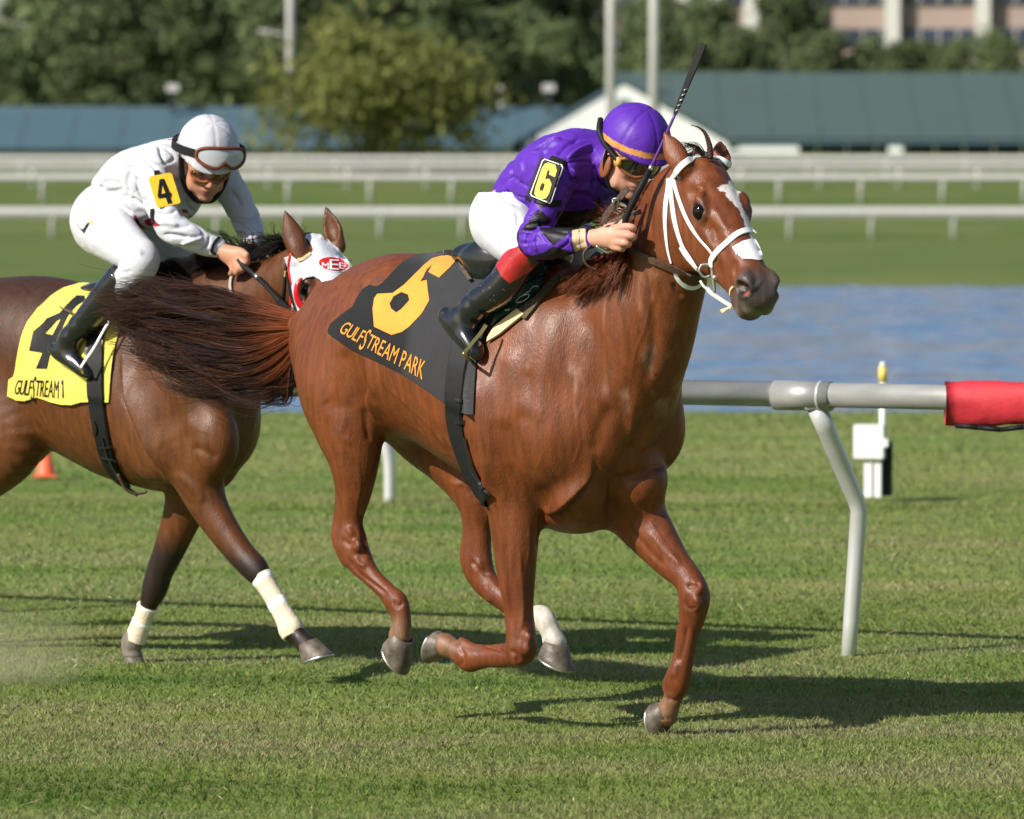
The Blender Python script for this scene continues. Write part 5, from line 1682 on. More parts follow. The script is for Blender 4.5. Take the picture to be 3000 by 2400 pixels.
def build_helmet(parent, C, A, g, mat, tint, rim=-.020, extra=None, name='helmet'):
    """Racing skull cap with its cover and a short peak."""
    ext = .19 * g
    F = Field(C - ext, C + ext, .0042)
    T = lambda x, y, z: C + g * (x * A[0] + y * A[1] + z * A[2])
    F.ellipsoid(T(-.004, 0, .045), np.array([.125, .106, .112]) * g, A, 0.0)
    # peak under the cover
    F.ellipsoid(T(.080, 0, rim + .016), np.array([.058, .080, .014]) * g, [A[0] * .97 - A[2] * .24, A[1], A[2] * .97 + A[0] * .24], .02)
    x, y, z = F.coords((slice(None),) * 3)
    up = (x - C[0]) * A[2, 0] + (y - C[1]) * A[2, 1] + (z - C[2]) * A[2, 2]
    fw = (x - C[0]) * A[0, 0] + (y - C[1]) * A[0, 1] + (z - C[2]) * A[0, 2]
    cut = (rim * g + .30 * np.minimum(fw, .0) - up)
    F.d = np.maximum(F.d, cut.astype(np.float32))
    inner = Field(C - ext, C + ext, .0042)
    inner.ellipsoid(T(-.004, 0, .036), np.array([.112, .094, .100]) * g, A, 0.0)
    F.d = np.maximum(F.d, -inner.d)
    V, Q = F.mesh(2)
    q = ((V - C) @ A.T) / g
    ang = np.arctan2(q[:, 1], q[:, 0])
    N = vertex_normals(V, Q)
    seam = np.minimum(np.abs(((ang / (math.pi / 3)) % 1.0) - 0.5), 1)
    seam = np.exp(-((0.5 - np.abs((ang / (math.pi / 3)) % 1.0 - 0.5)) * np.hypot(q[:, 0], q[:, 1]) / .006) ** 2)
    V = V - N * (0.0022 * seam * (q[:, 2] > .02))[:, None] + N * (0.0012 * noise3(V, 30, 6, 3))[:, None]
    return sheet(parent, name, V, Q, mat, tint(q, V)), T

def fist(F, fr, palm, fingers, k=.008):
    F.chain([[*fr.pick(*p[:3]), p[3], p[4]] for p in palm], k=.02, sub=4)
    for f in fingers:
        F.chain([[*fr.pick(*p[:3]), p[3], p[3]] for p in f], k=k, sub=4)

def facing(fr, V, N):
    P = fr.to_world(V); U, W = project(P)
    view = P - CAM; view /= np.linalg.norm(view, axis=1)[:, None]
    return U, W, -(fr.dir_world(N) * view).sum(1)

def paint(C, polys, U, W, face, col, thr=-0.05):
    for p in polys:
        m = inside(p, U, W) & (face > thr)
        C[m] = col
    return C

def axes(fwd, roll_hint=(0, 0, 1)):
    f = np.array(fwd, float); f /= np.linalg.norm(f)
    u = np.array(roll_hint, float); u -= f * (u @ f); u /= np.linalg.norm(u)
    return np.array([f, np.cross(u, f), u])

def to_local_axes(fr, A):
    return np.array([[a @ fr.f, a @ fr.l, a[2]] for a in A])

def goggles(parent, T, g, z0, x0, mat_lens, mat_frame, w=.074, h=.031, tilt=0.0, bend=7.5):
    """Racing goggles: a curved lens in a soft frame, with a notch over the nose."""
    ring = []
    n = 44
    for i in range(n):
        a = 2 * math.pi * i / n
        y = w * math.copysign(abs(math.cos(a)) ** .75, math.cos(a)); z = h * math.copysign(abs(math.sin(a)) ** .8, math.sin(a))
        if z < 0: z *= 1 - .62 * math.exp(-(y / .017) ** 2)
        ring.append((y, z))
    pt = lambda y, z, d=0.0: np.array(T(x0 - bend * y * y + d - tilt * z, y, z0 + z))
    P = [pt(y, z) for y, z in ring]
    fr_ = MB().tube(P + [P[0], P[1]], .0062 * g, 8, False)
    o = fr_.build('goggles', mat_frame, parent, True)
    V, F = [], []
    m = 7
    for j in range(m):
        s = 1 - j / (m - 1)
        for y, z in ring: V.append(pt(y * s, z * s, .004 * (1 - s * s)))
    for j in range(m - 1):
        for i in range(n):
            F.append((j * n + i, j * n + (i + 1) % n, (j + 1) * n + (i + 1) % n, (j + 1) * n + i))
    link('lens', mesh_from('lens', np.array(V), F), o, mat_lens)
    return o

def rider_gear(root, HC, Al, g, side):
    """Goggles over the eyes, ear pad, chin strap."""
    T = lambda x, y, z: HC + g * (x * Al[0] + y * Al[1] + z * Al[2])
    o = goggles(root, T, g, .012, .108, MAT['lens_dark'], MAT['leather_tan'], w=.078, h=.033)
    for s in (-1, 1):
        P = [T(.060, s * .079, .014), T(.03, s * .090, .022), T(-.01, s * .104, .036), T(-.05, s * .106, .055), T(-.09, s * .085, .07)]
        P = smooth_path(P, 4); N = np.array([Al[1] * s] * len(P))
        mb = MB().tube(P, .009 * g, 8); mb.build('goggle_strap', MAT['shell_black'], o, True)
        d = MB().tube([T(.058, s * .074, .010), T(.056, s * .088, .010)], [.017 * g, .014 * g], 16).build('vent', MAT['gold'], o, True)
        e = ball('ear_pad', T(.004, s * .083, -.034), 1.0, MAT['leather_tan'], root)
        M = Matrix([[Al[0][i] * .026 * g, Al[1][i] * .009 * g, Al[2][i] * .040 * g] for i in range(3)]).to_4x4(); M.translation = Vector(T(.006, s * .080, -.040))
        e.matrix_local = M
        MB().tube(smooth_path([T(.002, s * .094, .035), T(.006, s * .088, -.03), T(.030, s * .070, -.085), T(.062, s * .030, -.122), T(.066, 0, -.126)], 5), .0055 * g, 8).build('chin_strap', MAT['shell_black'], root, True)
# ------------------------------------------------------------------ rider in purple
MAT['number_yellow'] = plain('number_yellow', (0.80, 0.60, 0.06), 0.6, noise=0.06, nscale=40)
def _a(*pts): return [(1340 + x * .3061, 280 + y * .3061) for x, y in pts]
def _b(*pts): return [(1260 + x * .2319, 680 + y * .2319) for x, y in pts]
def build_rider6():
    fr = H6; pk = fr.pick
    root = empty('person', 'jockey in purple silks and purple helmet crouching over the chestnut horse', 'person', 'jockeys')
    fr.place(root)
    L = lambda rows: [[*pk(r[0], r[1], r[2]), r[3], r[4]] for r in rows]
    torso = L([(1532, 588, -.01, .098, .120), (1558, 560, -.01, .108, .132), (1605, 524, -.01, .118, .150), (1660, 494, -.01, .122, .168), (1705, 470, -.01, .105, .160), (1735, 465, -.01, .08, .10)])
    neck = L([(1730, 470, -.01, .062, .065), (1775, 480, -.02, .055, .058), (1805, 485, -.02, .05, .054)])
    sh_r, el_r, wr_r = (1640, 500, -.185), (1556, 705, -.285), (1722, 700, -.235)
    arm_r = L([(1665, 480, -.13, .072, .062), (1640, 505, -.185, .070, .064), (1608, 590, -.225, .060, .056), (1575, 660, -.27, .055, .052), (1560, 705, -.285, .056, .052), (1600, 714, -.28, .058, .052), (1665, 705, -.26, .050, .046), (1728, 699, -.235, .039, .036)])
    arm_l = L([(1760, 490, .13, .07, .062), (1825, 530, .18, .066, .06), (1880, 590, .20, .056, .052), (1900, 650, .18, .052, .048), (1880, 690, .13, .042, .04), (1850, 700, .07, .034, .032)])
    hips = [[*pk(1480, 640, -.085), .135, .11], [*pk(1520, 635, .085), .135, .11]]
    thigh_r = L([(1478, 640, -.09, .116, .104), (1492, 675, -.15, .108, .098), (1522, 712, -.22, .086, .085), (1548, 732, -.255, .062, .062), (1545, 742, -.26, .046, .048)])
    thigh_l = L([(1490, 640, .09, .118, .105), (1590, 672, .17, .10, .095), (1690, 710, .24, .08, .08), (1700, 760, .25, .066, .066)])
    shank_r = L([(1548, 742, -.262, .050, .054), (1515, 775, -.27, .053, .056), (1470, 840, -.285, .054, .054), (1400, 890, -.30, .046, .046), (1362, 930, -.305, .046, .044)])
    shank_l = L([(1700, 740, .25, .062, .062), (1640, 800, .27, .058, .058), (1560, 870, .29, .048, .046), (1530, 905, .30, .046, .044)])
    foot_r = L([(1308, 925, -.315, .030, .032), (1330, 948, -.315, .040, .038), (1362, 985, -.318, .040, .040), (1390, 1020, -.32, .030, .036), (1400, 1040, -.32, .018, .026)])
    foot_l = L([(1500, 920, .31, .03, .032), (1530, 950, .31, .04, .04), (1570, 1000, .31, .03, .036)])
    # head
    A = axes((.440, -.700, -.545), (.0, 0, 1.0))
    Al = to_local_axes(fr, A)
    HC = pk(1846, 452, -.05)
    # ---- body: one continuous figure under the clothes
    F = Field((-.25, -.40, 1.15), (1.02, .40, 2.16), .0048)
    thin = lambda rows, d=.022: [[r[0], r[1], r[2], max(.012, r[3] - d), max(.012, r[4] - d)] for r in rows]
    F.chain(thin(torso), k=.04)
    for h in hips: F.ellipsoid(h[:3], (.10, .08, .10), None, .05)
    for c in (thin(arm_r), thin(arm_l), thin(thigh_r), thin(thigh_l), thin(shank_r), thin(shank_l), thin(foot_r), thin(foot_l)): F.chain(c, k=.03)
    F.chain(neck, k=.03)
    person_head(F, HC, Al, 1.10)
    # right hand on rein and whip: u, v, lat
    fist(F, fr, [(1722, 700, -.235, .030, .026), (1752, 697, -.235, .032, .030), (1785, 694, -.235, .040, .026), (1812, 692, -.228, .040, .022)],
         [[(1808, 668, -.235, .0135), (1838, 664, -.236, .0125), (1856, 668, -.225, .0115), (1852, 676, -.200, .0105), (1836, 680, -.19, .010)],
          [(1810, 688, -.240, .0140), (1840, 690, -.240, .0130), (1856, 694, -.226, .0120), (1850, 700, -.200, .0110), (1832, 702, -.19, .010)],
          [(1806, 708, -.240, .0135), (1832, 712, -.240, .0125), (1842, 716, -.222, .0115), (1834, 718, -.198, .0105)],
          [(1798, 724, -.236, .0120), (1818, 728, -.234, .0110), (1824, 730, -.218, .0105), (1814, 730, -.2, .0095)],
          [(1780, 668, -.215, .0160), (1812, 660, -.205, .0140), (1836, 646, -.205, .0125), (1850, 636, -.205, .0105)]])
    fist(F, fr, [(1855, 700, .07, .030, .026), (1838, 712, .03, .036, .028), (1826, 722, .0, .036, .026)],
         [[(1822, 705, -.005, .0135), (1812, 700, -.03, .0125), (1822, 710, -.045, .0115)], [(1824, 722, -.01, .0135), (1814, 722, -.035, .0125), (1824, 726, -.05, .0115)], [(1826, 738, -.01, .0125), (1818, 740, -.035, .0115)], [(1832, 750, -.005, .0115), (1826, 752, -.03, .0105)], [(1840, 700, 0.02, .014), (1826, 690, -.01, .0125), (1818, 694, -.03, .0115)]])
    V, Q = F.mesh(2)
    C = np.tile(np.array([0.56, 0.30, 0.215]), (len(V), 1)) * (1 + .06 * noise3(V, 30, 3, 3))[:, None]
    q = (V - HC) @ Al.T
    mix = lambda C, col, m: C * (1 - m[:, None]) + np.array(col) * m[:, None]
    q = q / 1.10; hd = np.linalg.norm(q, axis=1) < .16
    C = mix(C, [0.52, 0.16, 0.15], .85 * hd * np.exp(-(((q[:, 0] - .095) / .02) ** 2 + (q[:, 1] / .022) ** 2 + ((q[:, 2] + .063) / .011) ** 2)))
    C = mix(C, [0.50, 0.19, 0.14], .5 * hd * np.exp(-(((q[:, 0] - .06) / .03) ** 2 + ((np.abs(q[:, 1]) - .045) / .02) ** 2 + ((q[:, 2] + .03) / .022) ** 2)))
    C = mix(C, [0.07, 0.04, 0.02], .8 * hd * sstep(.025, .045, q[:, 2]) * sstep(.02, -.01, q[:, 0]))
    kn = pk(1835, 690, -.24); C = mix(C, [0.55, 0.22, 0.17], .45 * sstep(.055, .02, np.linalg.norm(V - kn, axis=1)))
    body = sheet(root, 'body', V, Q, MAT['skin'], C)
    # ---- breeches
    F = Field((-.22, -.36, 1.22), (.62, .36, 1.86), .0046)
    for h in hips: F.ellipsoid(h[:3], (.135, .105, .135), None, .05)
    F.chain(L([(1485, 638, 0, .125, .115), (1535, 592, 0, .105, .120), (1575, 560, 0, .098, .125)]), k=.05)
    F.chain(thigh_r, k=.04); F.chain(thigh_l, k=.05)
    V, Q = F.mesh(2); N = vertex_normals(V, Q)
    V = V + N * (.0032 * noise3(V, (9, 9, 14), 8, 3))[:, None]
    V = carve(V, N, fr, [(_a((560, 1100), (580, 1200), (560, 1330)), 5, -.004, 'g'), (_a((380, 880), (450, 1000), (620, 1060)), 5, -.004, 'g'), (_a((300, 1000), (420, 1010), (560, 1080)), 6, .003, 'g')])
    sheet(root, 'breeches', V, Q, MAT['breeches'], np.tile(np.array([0.56, 0.57, 0.62]), (len(V), 1)))
    # ---- jacket
    F = Field((-.18, -.40, 1.30), (.98, .36, 2.16), .0040)
    F.chain([[r[0], r[1], r[2], r[3] + .008, r[4] + .008] for r in torso], k=.02)
    F.ellipsoid(pk(1680, 545, -.03), (.14, .16, .085), None, .06)
    F.ellipsoid(pk(1645, 580, .0), (.17, .14, .11), None, .06)
    F.chain(arm_r, k=.045); F.chain(arm_l, k=.045)
    F.chain(L([(1715, 470, -.01, .085, .10), (1760, 478, -.015, .070, .072), (1782, 484, -.02, .066, .068)]), k=.03)
    V, Q = F.mesh(2); N = vertex_normals(V, Q)
    V = V + N * (.0042 * noise3(V, (15, 15, 15), 9, 3))[:, None]
    V = V - N * (.0055 * np.maximum(0, .22 - np.abs(noise3(V, (4, 11, 14), 29, 2))) / .22)[:, None]
    V = carve(V, N, fr, [(p, w * .8, d * 1.5, k) for p, w, d, k in RIDER6_FOLDS])
    # sleeve ends at the wrist, hem at the back of the waist
    w = pk(1733, 699, -.235); N = vertex_normals(V, Q)
    U, W, face = facing(fr, V, N)
    C = np.tile(np.array([0.092, 0.022, 0.35]), (len(V), 1))
    black, beige = [.012, .011, .014], [.62, .45, .26]
    paint(C, [_a((785, 1085), (905, 1195), (860, 1245), (770, 1250), (700, 1300), (605, 1290), (690, 1195)),
              _a((765, 1000), (855, 1010), (900, 1045), (790, 1085), (775, 1050)),
              _a((770, 1265), (1010, 1260), (1095, 1290), (1075, 1320), (915, 1440), (860, 1370)),
              _a((915, 1440), (1130, 1510), (1100, 1560), (700, 1560), (560, 1500), (540, 1300), (585, 1280), (590, 1420), (640, 1510), (720, 1535), (830, 1500)),
              _a((1355, 955), (1400, 1085), (1320, 1100), (1335, 1030)),
              _a((960, 1100), (1100, 1105), (1320, 1080), (1420, 1110), (1430, 1330), (1000, 1300), (940, 1170))], U, W, face, black)
    paint(C, [_a((1098, 1290), (1160, 1280), (1160, 1400), (1185, 1480), (1130, 1500), (1098, 1400)), _a((1168, 1275), (1222, 1270), (1225, 1400), (1252, 1460), (1198, 1482), (1168, 1400))], U, W, face, beige)
    sheet(root, 'jacket', V, Q, MAT['silk'], C)
    # ---- boots
    for nm, sk, ft in (('boot', shank_r, foot_r), ('boot', shank_l, foot_l)):
        P = np.array([r[:3] for r in sk + ft])
        F = Field(P.min(0) - .09, P.max(0) + .09, .0042)
        F.chain([[r[0], r[1], r[2], r[3] + .006, r[4] + .006] for r in sk], k=.02)
        F.chain(ft, k=.03)
        V, Q = F.mesh(2); N = vertex_normals(V, Q)
        ax_ = np.array(sk[-1][:3]) - np.array(sk[0][:3]); Ln = np.linalg.norm(ax_); ax_ /= Ln
        t = (V - np.array(sk[0][:3])) @ ax_ / Ln
        V = V + N * (.0016 * np.sin(t * 38 + 2 * noise3(V, 9, 2, 2)) * sstep(.62, .8, t) * sstep(1.15, .95, t))[:, None]
        C = np.tile(np.array([.008, .009, .013]), (len(V), 1))
        C[t < .33] = [.42, .016, .024]
        if sk is shank_r:
            U, W, face = facing(fr, V, N)
            C = np.tile(np.array([.008, .009, .013]), (len(V), 1))
            paint(C, [_b((825, 350), (1085, 150), (1180, 240), (1300, 470), (1010, 650), (900, 560), (830, 430))], U, W, face, [.42, .016, .024])
            C[(t < .24) & (face <= -.05)] = [.42, .016, .024]
            dirt = (noise3(V, 210, 5, 1) > .80) & (t > .1) & (t < .75) & (U > 1400)
            C[dirt] = [.22, .16, .09]
        sheet(root, nm, V, Q, MAT['boot'], C)
    # ---- helmet
    def htint(q, V):
        C = np.tile(np.array([0.092, 0.023, 0.35]), (len(q), 1))
        U, W, face = facing(fr, V, V - HC)
        band = _a((1380, 345), (1480, 420), (1620, 495), (1790, 545), (1900, 562), (2030, 560), (2032, 612), (1890, 612), (1760, 595), (1600, 545), (1470, 478), (1385, 405))
        C[inside(band, U, W) & (face > 0)] = [.55, .25, .065]
        rim = _a((1340, 300), (1400, 240), (1385, 345), (1390, 420), (1440, 470), (1400, 470), (1345, 400))
        C[inside(rim, U, W) & (face > -.2)] = [.012, .011, .014]
        return C
    hel, T = build_helmet(root, HC + .010 * Al[2] + .006 * Al[0], Al, 1.10, MAT['silk'], htint, rim=.036)
    jacket = [o for o in root.children if o.name.startswith('jacket')][0]
    rider_gear(root, HC, Al, 1.10, side=-1)
    skin = obj_skin([jacket])
    panel = _a((835, 602), (1000, 660), (1014, 690), (905, 1020), (880, 1040), (705, 968), (692, 940), (810, 620))
    ab = patch('armband', [panel], skin, MAT['shell_black'], root, offset=.016, thick=.006, step=7, flat=.22)
    sk2 = obj_skin([ab])
    inner = _a((840, 615), (990, 668), (1000, 692), (898, 1010), (878, 1024), (718, 958), (706, 938), (820, 628))
    patch('border', [_a((836, 605), (998, 662), (1010, 690), (903, 1016), (880, 1034), (708, 964), (696, 940), (813, 622)), inner], sk2, MAT['wrap_white'], ab, offset=.0012, thick=.001, step=5)
    patch('number', [_a((875, 643), (940, 665), (955, 720), (935, 782), (880, 757), (888, 718), (868, 714), (842, 800), (882, 800), (905, 850), (880, 940), (850, 985), (810, 990), (765, 975), (740, 945), (747, 890), (790, 760), (815, 690), (840, 655)), _a((815, 835), (840, 850), (835, 880), (820, 915), (790, 910), (795, 870))], sk2, MAT['number_yellow'], ab, offset=.0022, thick=.0015, step=5)
    strap('armband_strap', _a((660, 970), (780, 1010), (900, 1035), (990, 1030)), skin, MAT['shell_black'], root, width=.022, thick=.003, offset=.003)
    strap('armband_strap', _a((900, 605), (960, 625), (1030, 660)), skin, MAT['shell_black'], root, width=.022, thick=.003, offset=.004)
    return root, body, (HC, Al, T)
RIDER6_FOLDS = [
    (_a((1050, 640), (1180, 625), (1310, 640)), 4, -.005, 'g'), (_a((1310, 640), (1300, 780), (1310, 950)), 5, -.005, 'g'),
    (_a((700, 560), (850, 450), (940, 380)), 5, -.006, 'g'), (_a((780, 600), (900, 480), (1000, 400)), 7, .005, 'g'), (_a((940, 580), (1050, 470), (1180, 420)), 6, -.006, 'g'), (_a((1040, 620), (1160, 520), (1300, 470)), 6, .005, 'g'), (_a((1100, 600), (1200, 545), (1330, 520)), 5, -.004, 'g'),
    (_a((500, 630), (520, 720), (500, 860)), 6, -.004, 'g'), (_a((600, 600), (620, 720), (590, 860)), 7, .004, 'g'), (_a((420, 560), (400, 680), (410, 800)), 6, .004, 'g'),
    (_a((1010, 640), (1080, 720), (1100, 850), (1060, 960)), 6, -.007, 'g'), (_a((1080, 690), (1150, 790), (1130, 900)), 6, .005, 'g'),
    (_a((500, 760), (600, 830), (700, 900)), 6, -.004, 'g'), (_a((440, 900), (560, 960), (660, 990)), 5, -.004, 'g'),
    (_a((770, 1240), (840, 1235), (900, 1230)), 4, -.009, 'g'), (_a((620, 1285), (700, 1290), (780, 1265)), 4, -.006, 'g'), (_a((640, 1240), (720, 1210), (800, 1190)), 5, .004, 'g'), (_a((660, 1180), (740, 1130), (800, 1100)), 4, -.003, 'g'),
    (_a((800, 1300), (850, 1380), (900, 1420)), 5, -.003, 'g'), (_a((960, 1480), (1050, 1420), (1090, 1330)), 5, -.004, 'g'), (_a((700, 1300), (660, 1400), (690, 1500)), 6, -.003, 'g'), (_a((760, 1290), (730, 1400), (770, 1510)), 6, .003, 'g'),
    (_a((1320, 650), (1340, 780), (1420, 880), (1480, 910)), 5, -.006, 'g'), (_a((1000, 800), (1120, 880), (1280, 900)), 9, .005, 'g'), (_a((1000, 1000), (1150, 960), (1300, 980)), 9, -.005, 'g'),
    (_a((1075, 1300), (1085, 1400), (1120, 1500)), 4, .006, 'g'), (_a((1228, 1270), (1232, 1390), (1262, 1460)), 4, .004, 'g'),
]
rider6, rider6_body, R6HEAD = build_rider6()
# ------------------------------------------------------------------ rider in white
def _e(*pts): return [(180 + x * .2899, 320 + y * .2899) for x, y in pts]
def _f(*pts): return [(x * .313, 680 + y * .313) for x, y in pts]
MAT['lens_clear'] = plain('clear_lens', (0.42, 0.44, 0.47), 0.08, spec=0.7, coat=0.6)
MAT['number_amber'] = plain('number_card_amber', (0.84, 0.52, 0.03), 0.5, noise=0.05, nscale=20)
def build_rider4():
    fr = H4; pk = fr.pick
    root = empty('person', 'jockey in white silks and white helmet riding the bay horse', 'person', 'jockeys')
    fr.place(root)
    L = lambda rows: [[*pk(r[0], r[1], r[2]), r[3], r[4]] for r in rows]
    torso = L([(338, 592, 0, .100, .125), (368, 563, 0, .112, .142), (415, 530, 0, .122, .165), (480, 510, 0, .122, .178), (535, 485, 0, .100, .160), (562, 475, 0, .075, .10)])
    neck = L([(555, 480, 0, .060, .062), (580, 500, -.02, .054, .056), (600, 510, -.03, .05, .05)])
    arm_r = L([(470, 480, -.14, .075, .066), (448, 500, -.185, .076, .070), (462, 570, -.225, .066, .062), (478, 625, -.26, .062, .058), (497, 662, -.275, .060, .056), (545, 690, -.25, .056, .050), (590, 710, -.21, .046, .042), (640, 726, -.165, .036, .034)])
    arm_l = L([(600, 485, .14, .075, .066), (648, 520, .175, .074, .068), (690, 580, .205, .064, .060), (722, 650, .215, .058, .054), (738, 690, .18, .048, .046), (738, 725, .12, .036, .034)])
    thigh_r = L([(302, 645, -.09, .120, .106), (330, 690, -.17, .105, .098), (385, 735, -.25, .082, .082), (418, 762, -.285, .068, .070), (396, 798, -.29, .066, .066), (366, 830, -.29, .056, .056), (340, 856, -.29, .044, .044)])
    thigh_l = L([(330, 650, .09, .118, .105), (440, 700, .18, .095, .092), (530, 760, .25, .075, .078), (525, 830, .26, .06, .062)])
    shank_r = L([(358, 815, -.288, .060, .060), (315, 865, -.29, .056, .058), (265, 925, -.295, .050, .050), (218, 978, -.30, .044, .044), (200, 1004, -.30, .044, .042)])
    shank_l = L([(525, 800, .26, .058, .06), (480, 880, .27, .052, .052), (430, 960, .28, .044, .044), (415, 985, .285, .044, .042)])
    foot_r = L([(160, 1022, -.305, .026, .030), (182, 1036, -.305, .036, .037), (215, 1058, -.305, .036, .038), (248, 1088, -.305, .028, .034), (262, 1102, -.305, .016, .024)])
    foot_l = L([(380, 1000, .29, .026, .03), (410, 1025, .29, .036, .037), (455, 1075, .29, .026, .034)])
    hips = [pk(300, 650, -.09), pk(337, 650, .09)]
    A = axes((.20, -.765, -.61), (.02, 0, 1.0)); Al = to_local_axes(fr, A); HC = pk(604, 474, -.05); g = 1.10
    F = Field((-.40, -.40, .90), (.82, .40, 2.06), .0052)
    thin = lambda rows, d=.022: [[r[0], r[1], r[2], max(.012, r[3] - d), max(.012, r[4] - d)] for r in rows]
    F.chain(thin(torso), k=.04)
    for h in hips: F.ellipsoid(h, (.10, .08, .10), None, .05)
    for c in (thin(arm_r), thin(arm_l), thin(thigh_r), thin(thigh_l), thin(shank_r), thin(shank_l), thin(foot_r), thin(foot_l)): F.chain(c, k=.03)
    F.chain(neck, k=.03)
    person_head(F, HC, Al, g)
    fist(F, fr, [(640, 728, -.165, .030, .026), (662, 742, -.155, .034, .030), (688, 755, -.15, .044, .026), (704, 766, -.145, .044, .022)],
         [[(706, 742, -.150, .0145), (722, 756, -.152, .0135), (724, 770, -.145, .0120), (712, 776, -.125, .011)],
          [(700, 760, -.155, .0145), (712, 778, -.160, .0135), (708, 792, -.150, .0120), (696, 788, -.13, .011)],
          [(690, 770, -.160, .0140), (698, 788, -.163, .0130), (692, 800, -.152, .0115), (682, 794, -.135, .0105)],
          [(678, 776, -.160, .0125), (682, 792, -.162, .0115), (676, 802, -.150, .0105)],
          [(676, 738, -.140, .0165), (706, 738, -.150, .0150), (722, 748, -.156, .0130)]])
    fist(F, fr, [(738, 725, .12, .03, .027), (735, 750, .08, .038, .028), (733, 765, .05, .036, .026)], [[(725, 760, .02, .013), (722, 775, .0, .012), (730, 785, .01, .011)], [(735, 768, .02, .013), (732, 783, .0, .012)], [(745, 770, .03, .013), (744, 785, .01, .012)], [(752, 768, .05, .012), (752, 780, .03, .011)], [(728, 745, .07, .015), (716, 755, .04, .013)]])
    V, Q = F.mesh(2)
    C = np.tile(np.array([0.52, 0.245, 0.155]), (len(V), 1)) * (1 + .06 * noise3(V, 30, 3, 3))[:, None]
    q = (V - HC) @ Al.T / g
    mix = lambda C, col, m: C * (1 - m[:, None]) + np.array(col) * m[:, None]
    hd = np.linalg.norm(q, axis=1) < .16
    C = mix(C, [0.46, 0.13, 0.11], .85 * hd * np.exp(-(((q[:, 0] - .095) / .02) ** 2 + (q[:, 1] / .022) ** 2 + ((q[:, 2] + .063) / .010) ** 2)))
    for s in (1, -1):
        e = np.array([.086, s * .031, .010]); d = np.linalg.norm(q - e, axis=1)
        C = mix(C, [0.03, 0.02, 0.015], .85 * hd * sstep(.010, .006, d))
        C = mix(C, [0.04, 0.025, 0.018], .8 * hd * np.exp(-(((np.abs(q[:, 1]) - .034) / .018) ** 2 + ((q[:, 2] - .036) / .006) ** 2)) * (q[:, 0] > .04))
    C = mix(C, [0.05, 0.03, 0.02], .8 * hd * sstep(.025, .045, q[:, 2]) * sstep(.02, -.01, q[:, 0]))
    body = sheet(root, 'body', V, Q, MAT['skin'], C)
    # breeches
    F = Field((-.42, -.40, 1.0), (.34, .40, 2.0), .0050)
    for h in hips: F.ellipsoid(h, (.135, .105, .135), None, .05)
    F.chain(L([(308, 640, 0, .125, .115), (348, 592, 0, .108, .130), (385, 562, 0, .10, .135)]), k=.05)
    F.chain(thigh_r, k=.04); F.chain(thigh_l, k=.05)
    V, Q = F.mesh(2); N = vertex_normals(V, Q)
    V = V + N * (.005 * noise3(V, (8, 8, 12), 18, 3))[:, None]
    V = carve(V, N, fr, [(_e((550, 1480), (600, 1420), (720, 1370)), 4, -.006, 'g'), (_e((640, 1350), (740, 1400), (830, 1480)), 6, .005, 'g'), (_e((520, 1600), (600, 1650), (720, 1640)), 5, -.005, 'g'), (_e((150, 1150), (180, 1280), (210, 1400)), 5, -.004, 'g'), (_e((330, 1450), (400, 1500), (460, 1570)), 6, .004, 'g')])
    U, W, face = facing(fr, V, vertex_normals(V, Q))
    C = np.tile(np.array([0.55, 0.56, 0.60]), (len(V), 1))
    paint(C, [_e((230, 1260), (180, 1200), (215, 1215), (265, 1140), (290, 1150))], U, W, face, [.02, .015, .012])
    paint(C, [_e((280, 1135), (312, 1122), (322, 1158), (290, 1172))], U, W, face, [.75, .45, .05])
    sheet(root, 'breeches', V, Q, MAT['breeches'], C)
    # jacket
    F = Field((-.40, -.42, 1.25), (.72, .40, 2.10), .0048)
    F.chain([[r[0], r[1], r[2], r[3] + .010, r[4] + .010] for r in torso], k=.02)
    F.ellipsoid(pk(480, 575, 0), (.15, .16, .11), None, .06)
    F.ellipsoid(pk(420, 600, 0), (.15, .15, .10), None, .06)
    F.chain(arm_r, k=.045); F.chain(arm_l, k=.045)
    F.chain(L([(545, 480, 0, .085, .10), (565, 492, -.01, .074, .076), (578, 502, -.02, .070, .07)]), k=.03)
    V, Q = F.mesh(2); N = vertex_normals(V, Q)
    V = V + N * (.010 * noise3(V, (7, 7, 8), 19, 2) + .003 * noise3(V, (18, 18, 18), 20, 2))[:, None]
    V = V - N * (.007 * np.maximum(0, .22 - np.abs(noise3(V, (4, 11, 14), 39, 2))) / .22)[:, None]
    V = carve(V, N, fr, [(p, w * .8, d * 1.5, k) for p, w, d, k in RIDER4_FOLDS])
    U, W, face = facing(fr, V, vertex_normals(V, Q))
    C = np.tile(np.array([0.55, 0.56, 0.61]), (len(V), 1))
    red = [.30, .012, .035]
    paint(C, [_e((722, 1078), (755, 1072), (800, 1160), (860, 1210), (930, 1240), (900, 1255), (830, 1225), (765, 1165)), _e((830, 1120), (920, 1095), (1000, 1180), (940, 1190), (860, 1170)),
              _e((1215, 1010), (1275, 1020), (1285, 1060), (1230, 1045)), _e((1280, 1075), (1360, 1072), (1375, 1100), (1350, 1130), (1290, 1098)), _e((1075, 300), (1180, 305), (1180, 318), (1070, 310)), _e((1170, 265), (1205, 255), (1205, 300), (1185, 290))], U, W, face, red)
    jac = sheet(root, 'jacket', V, Q, MAT['silk'], C)
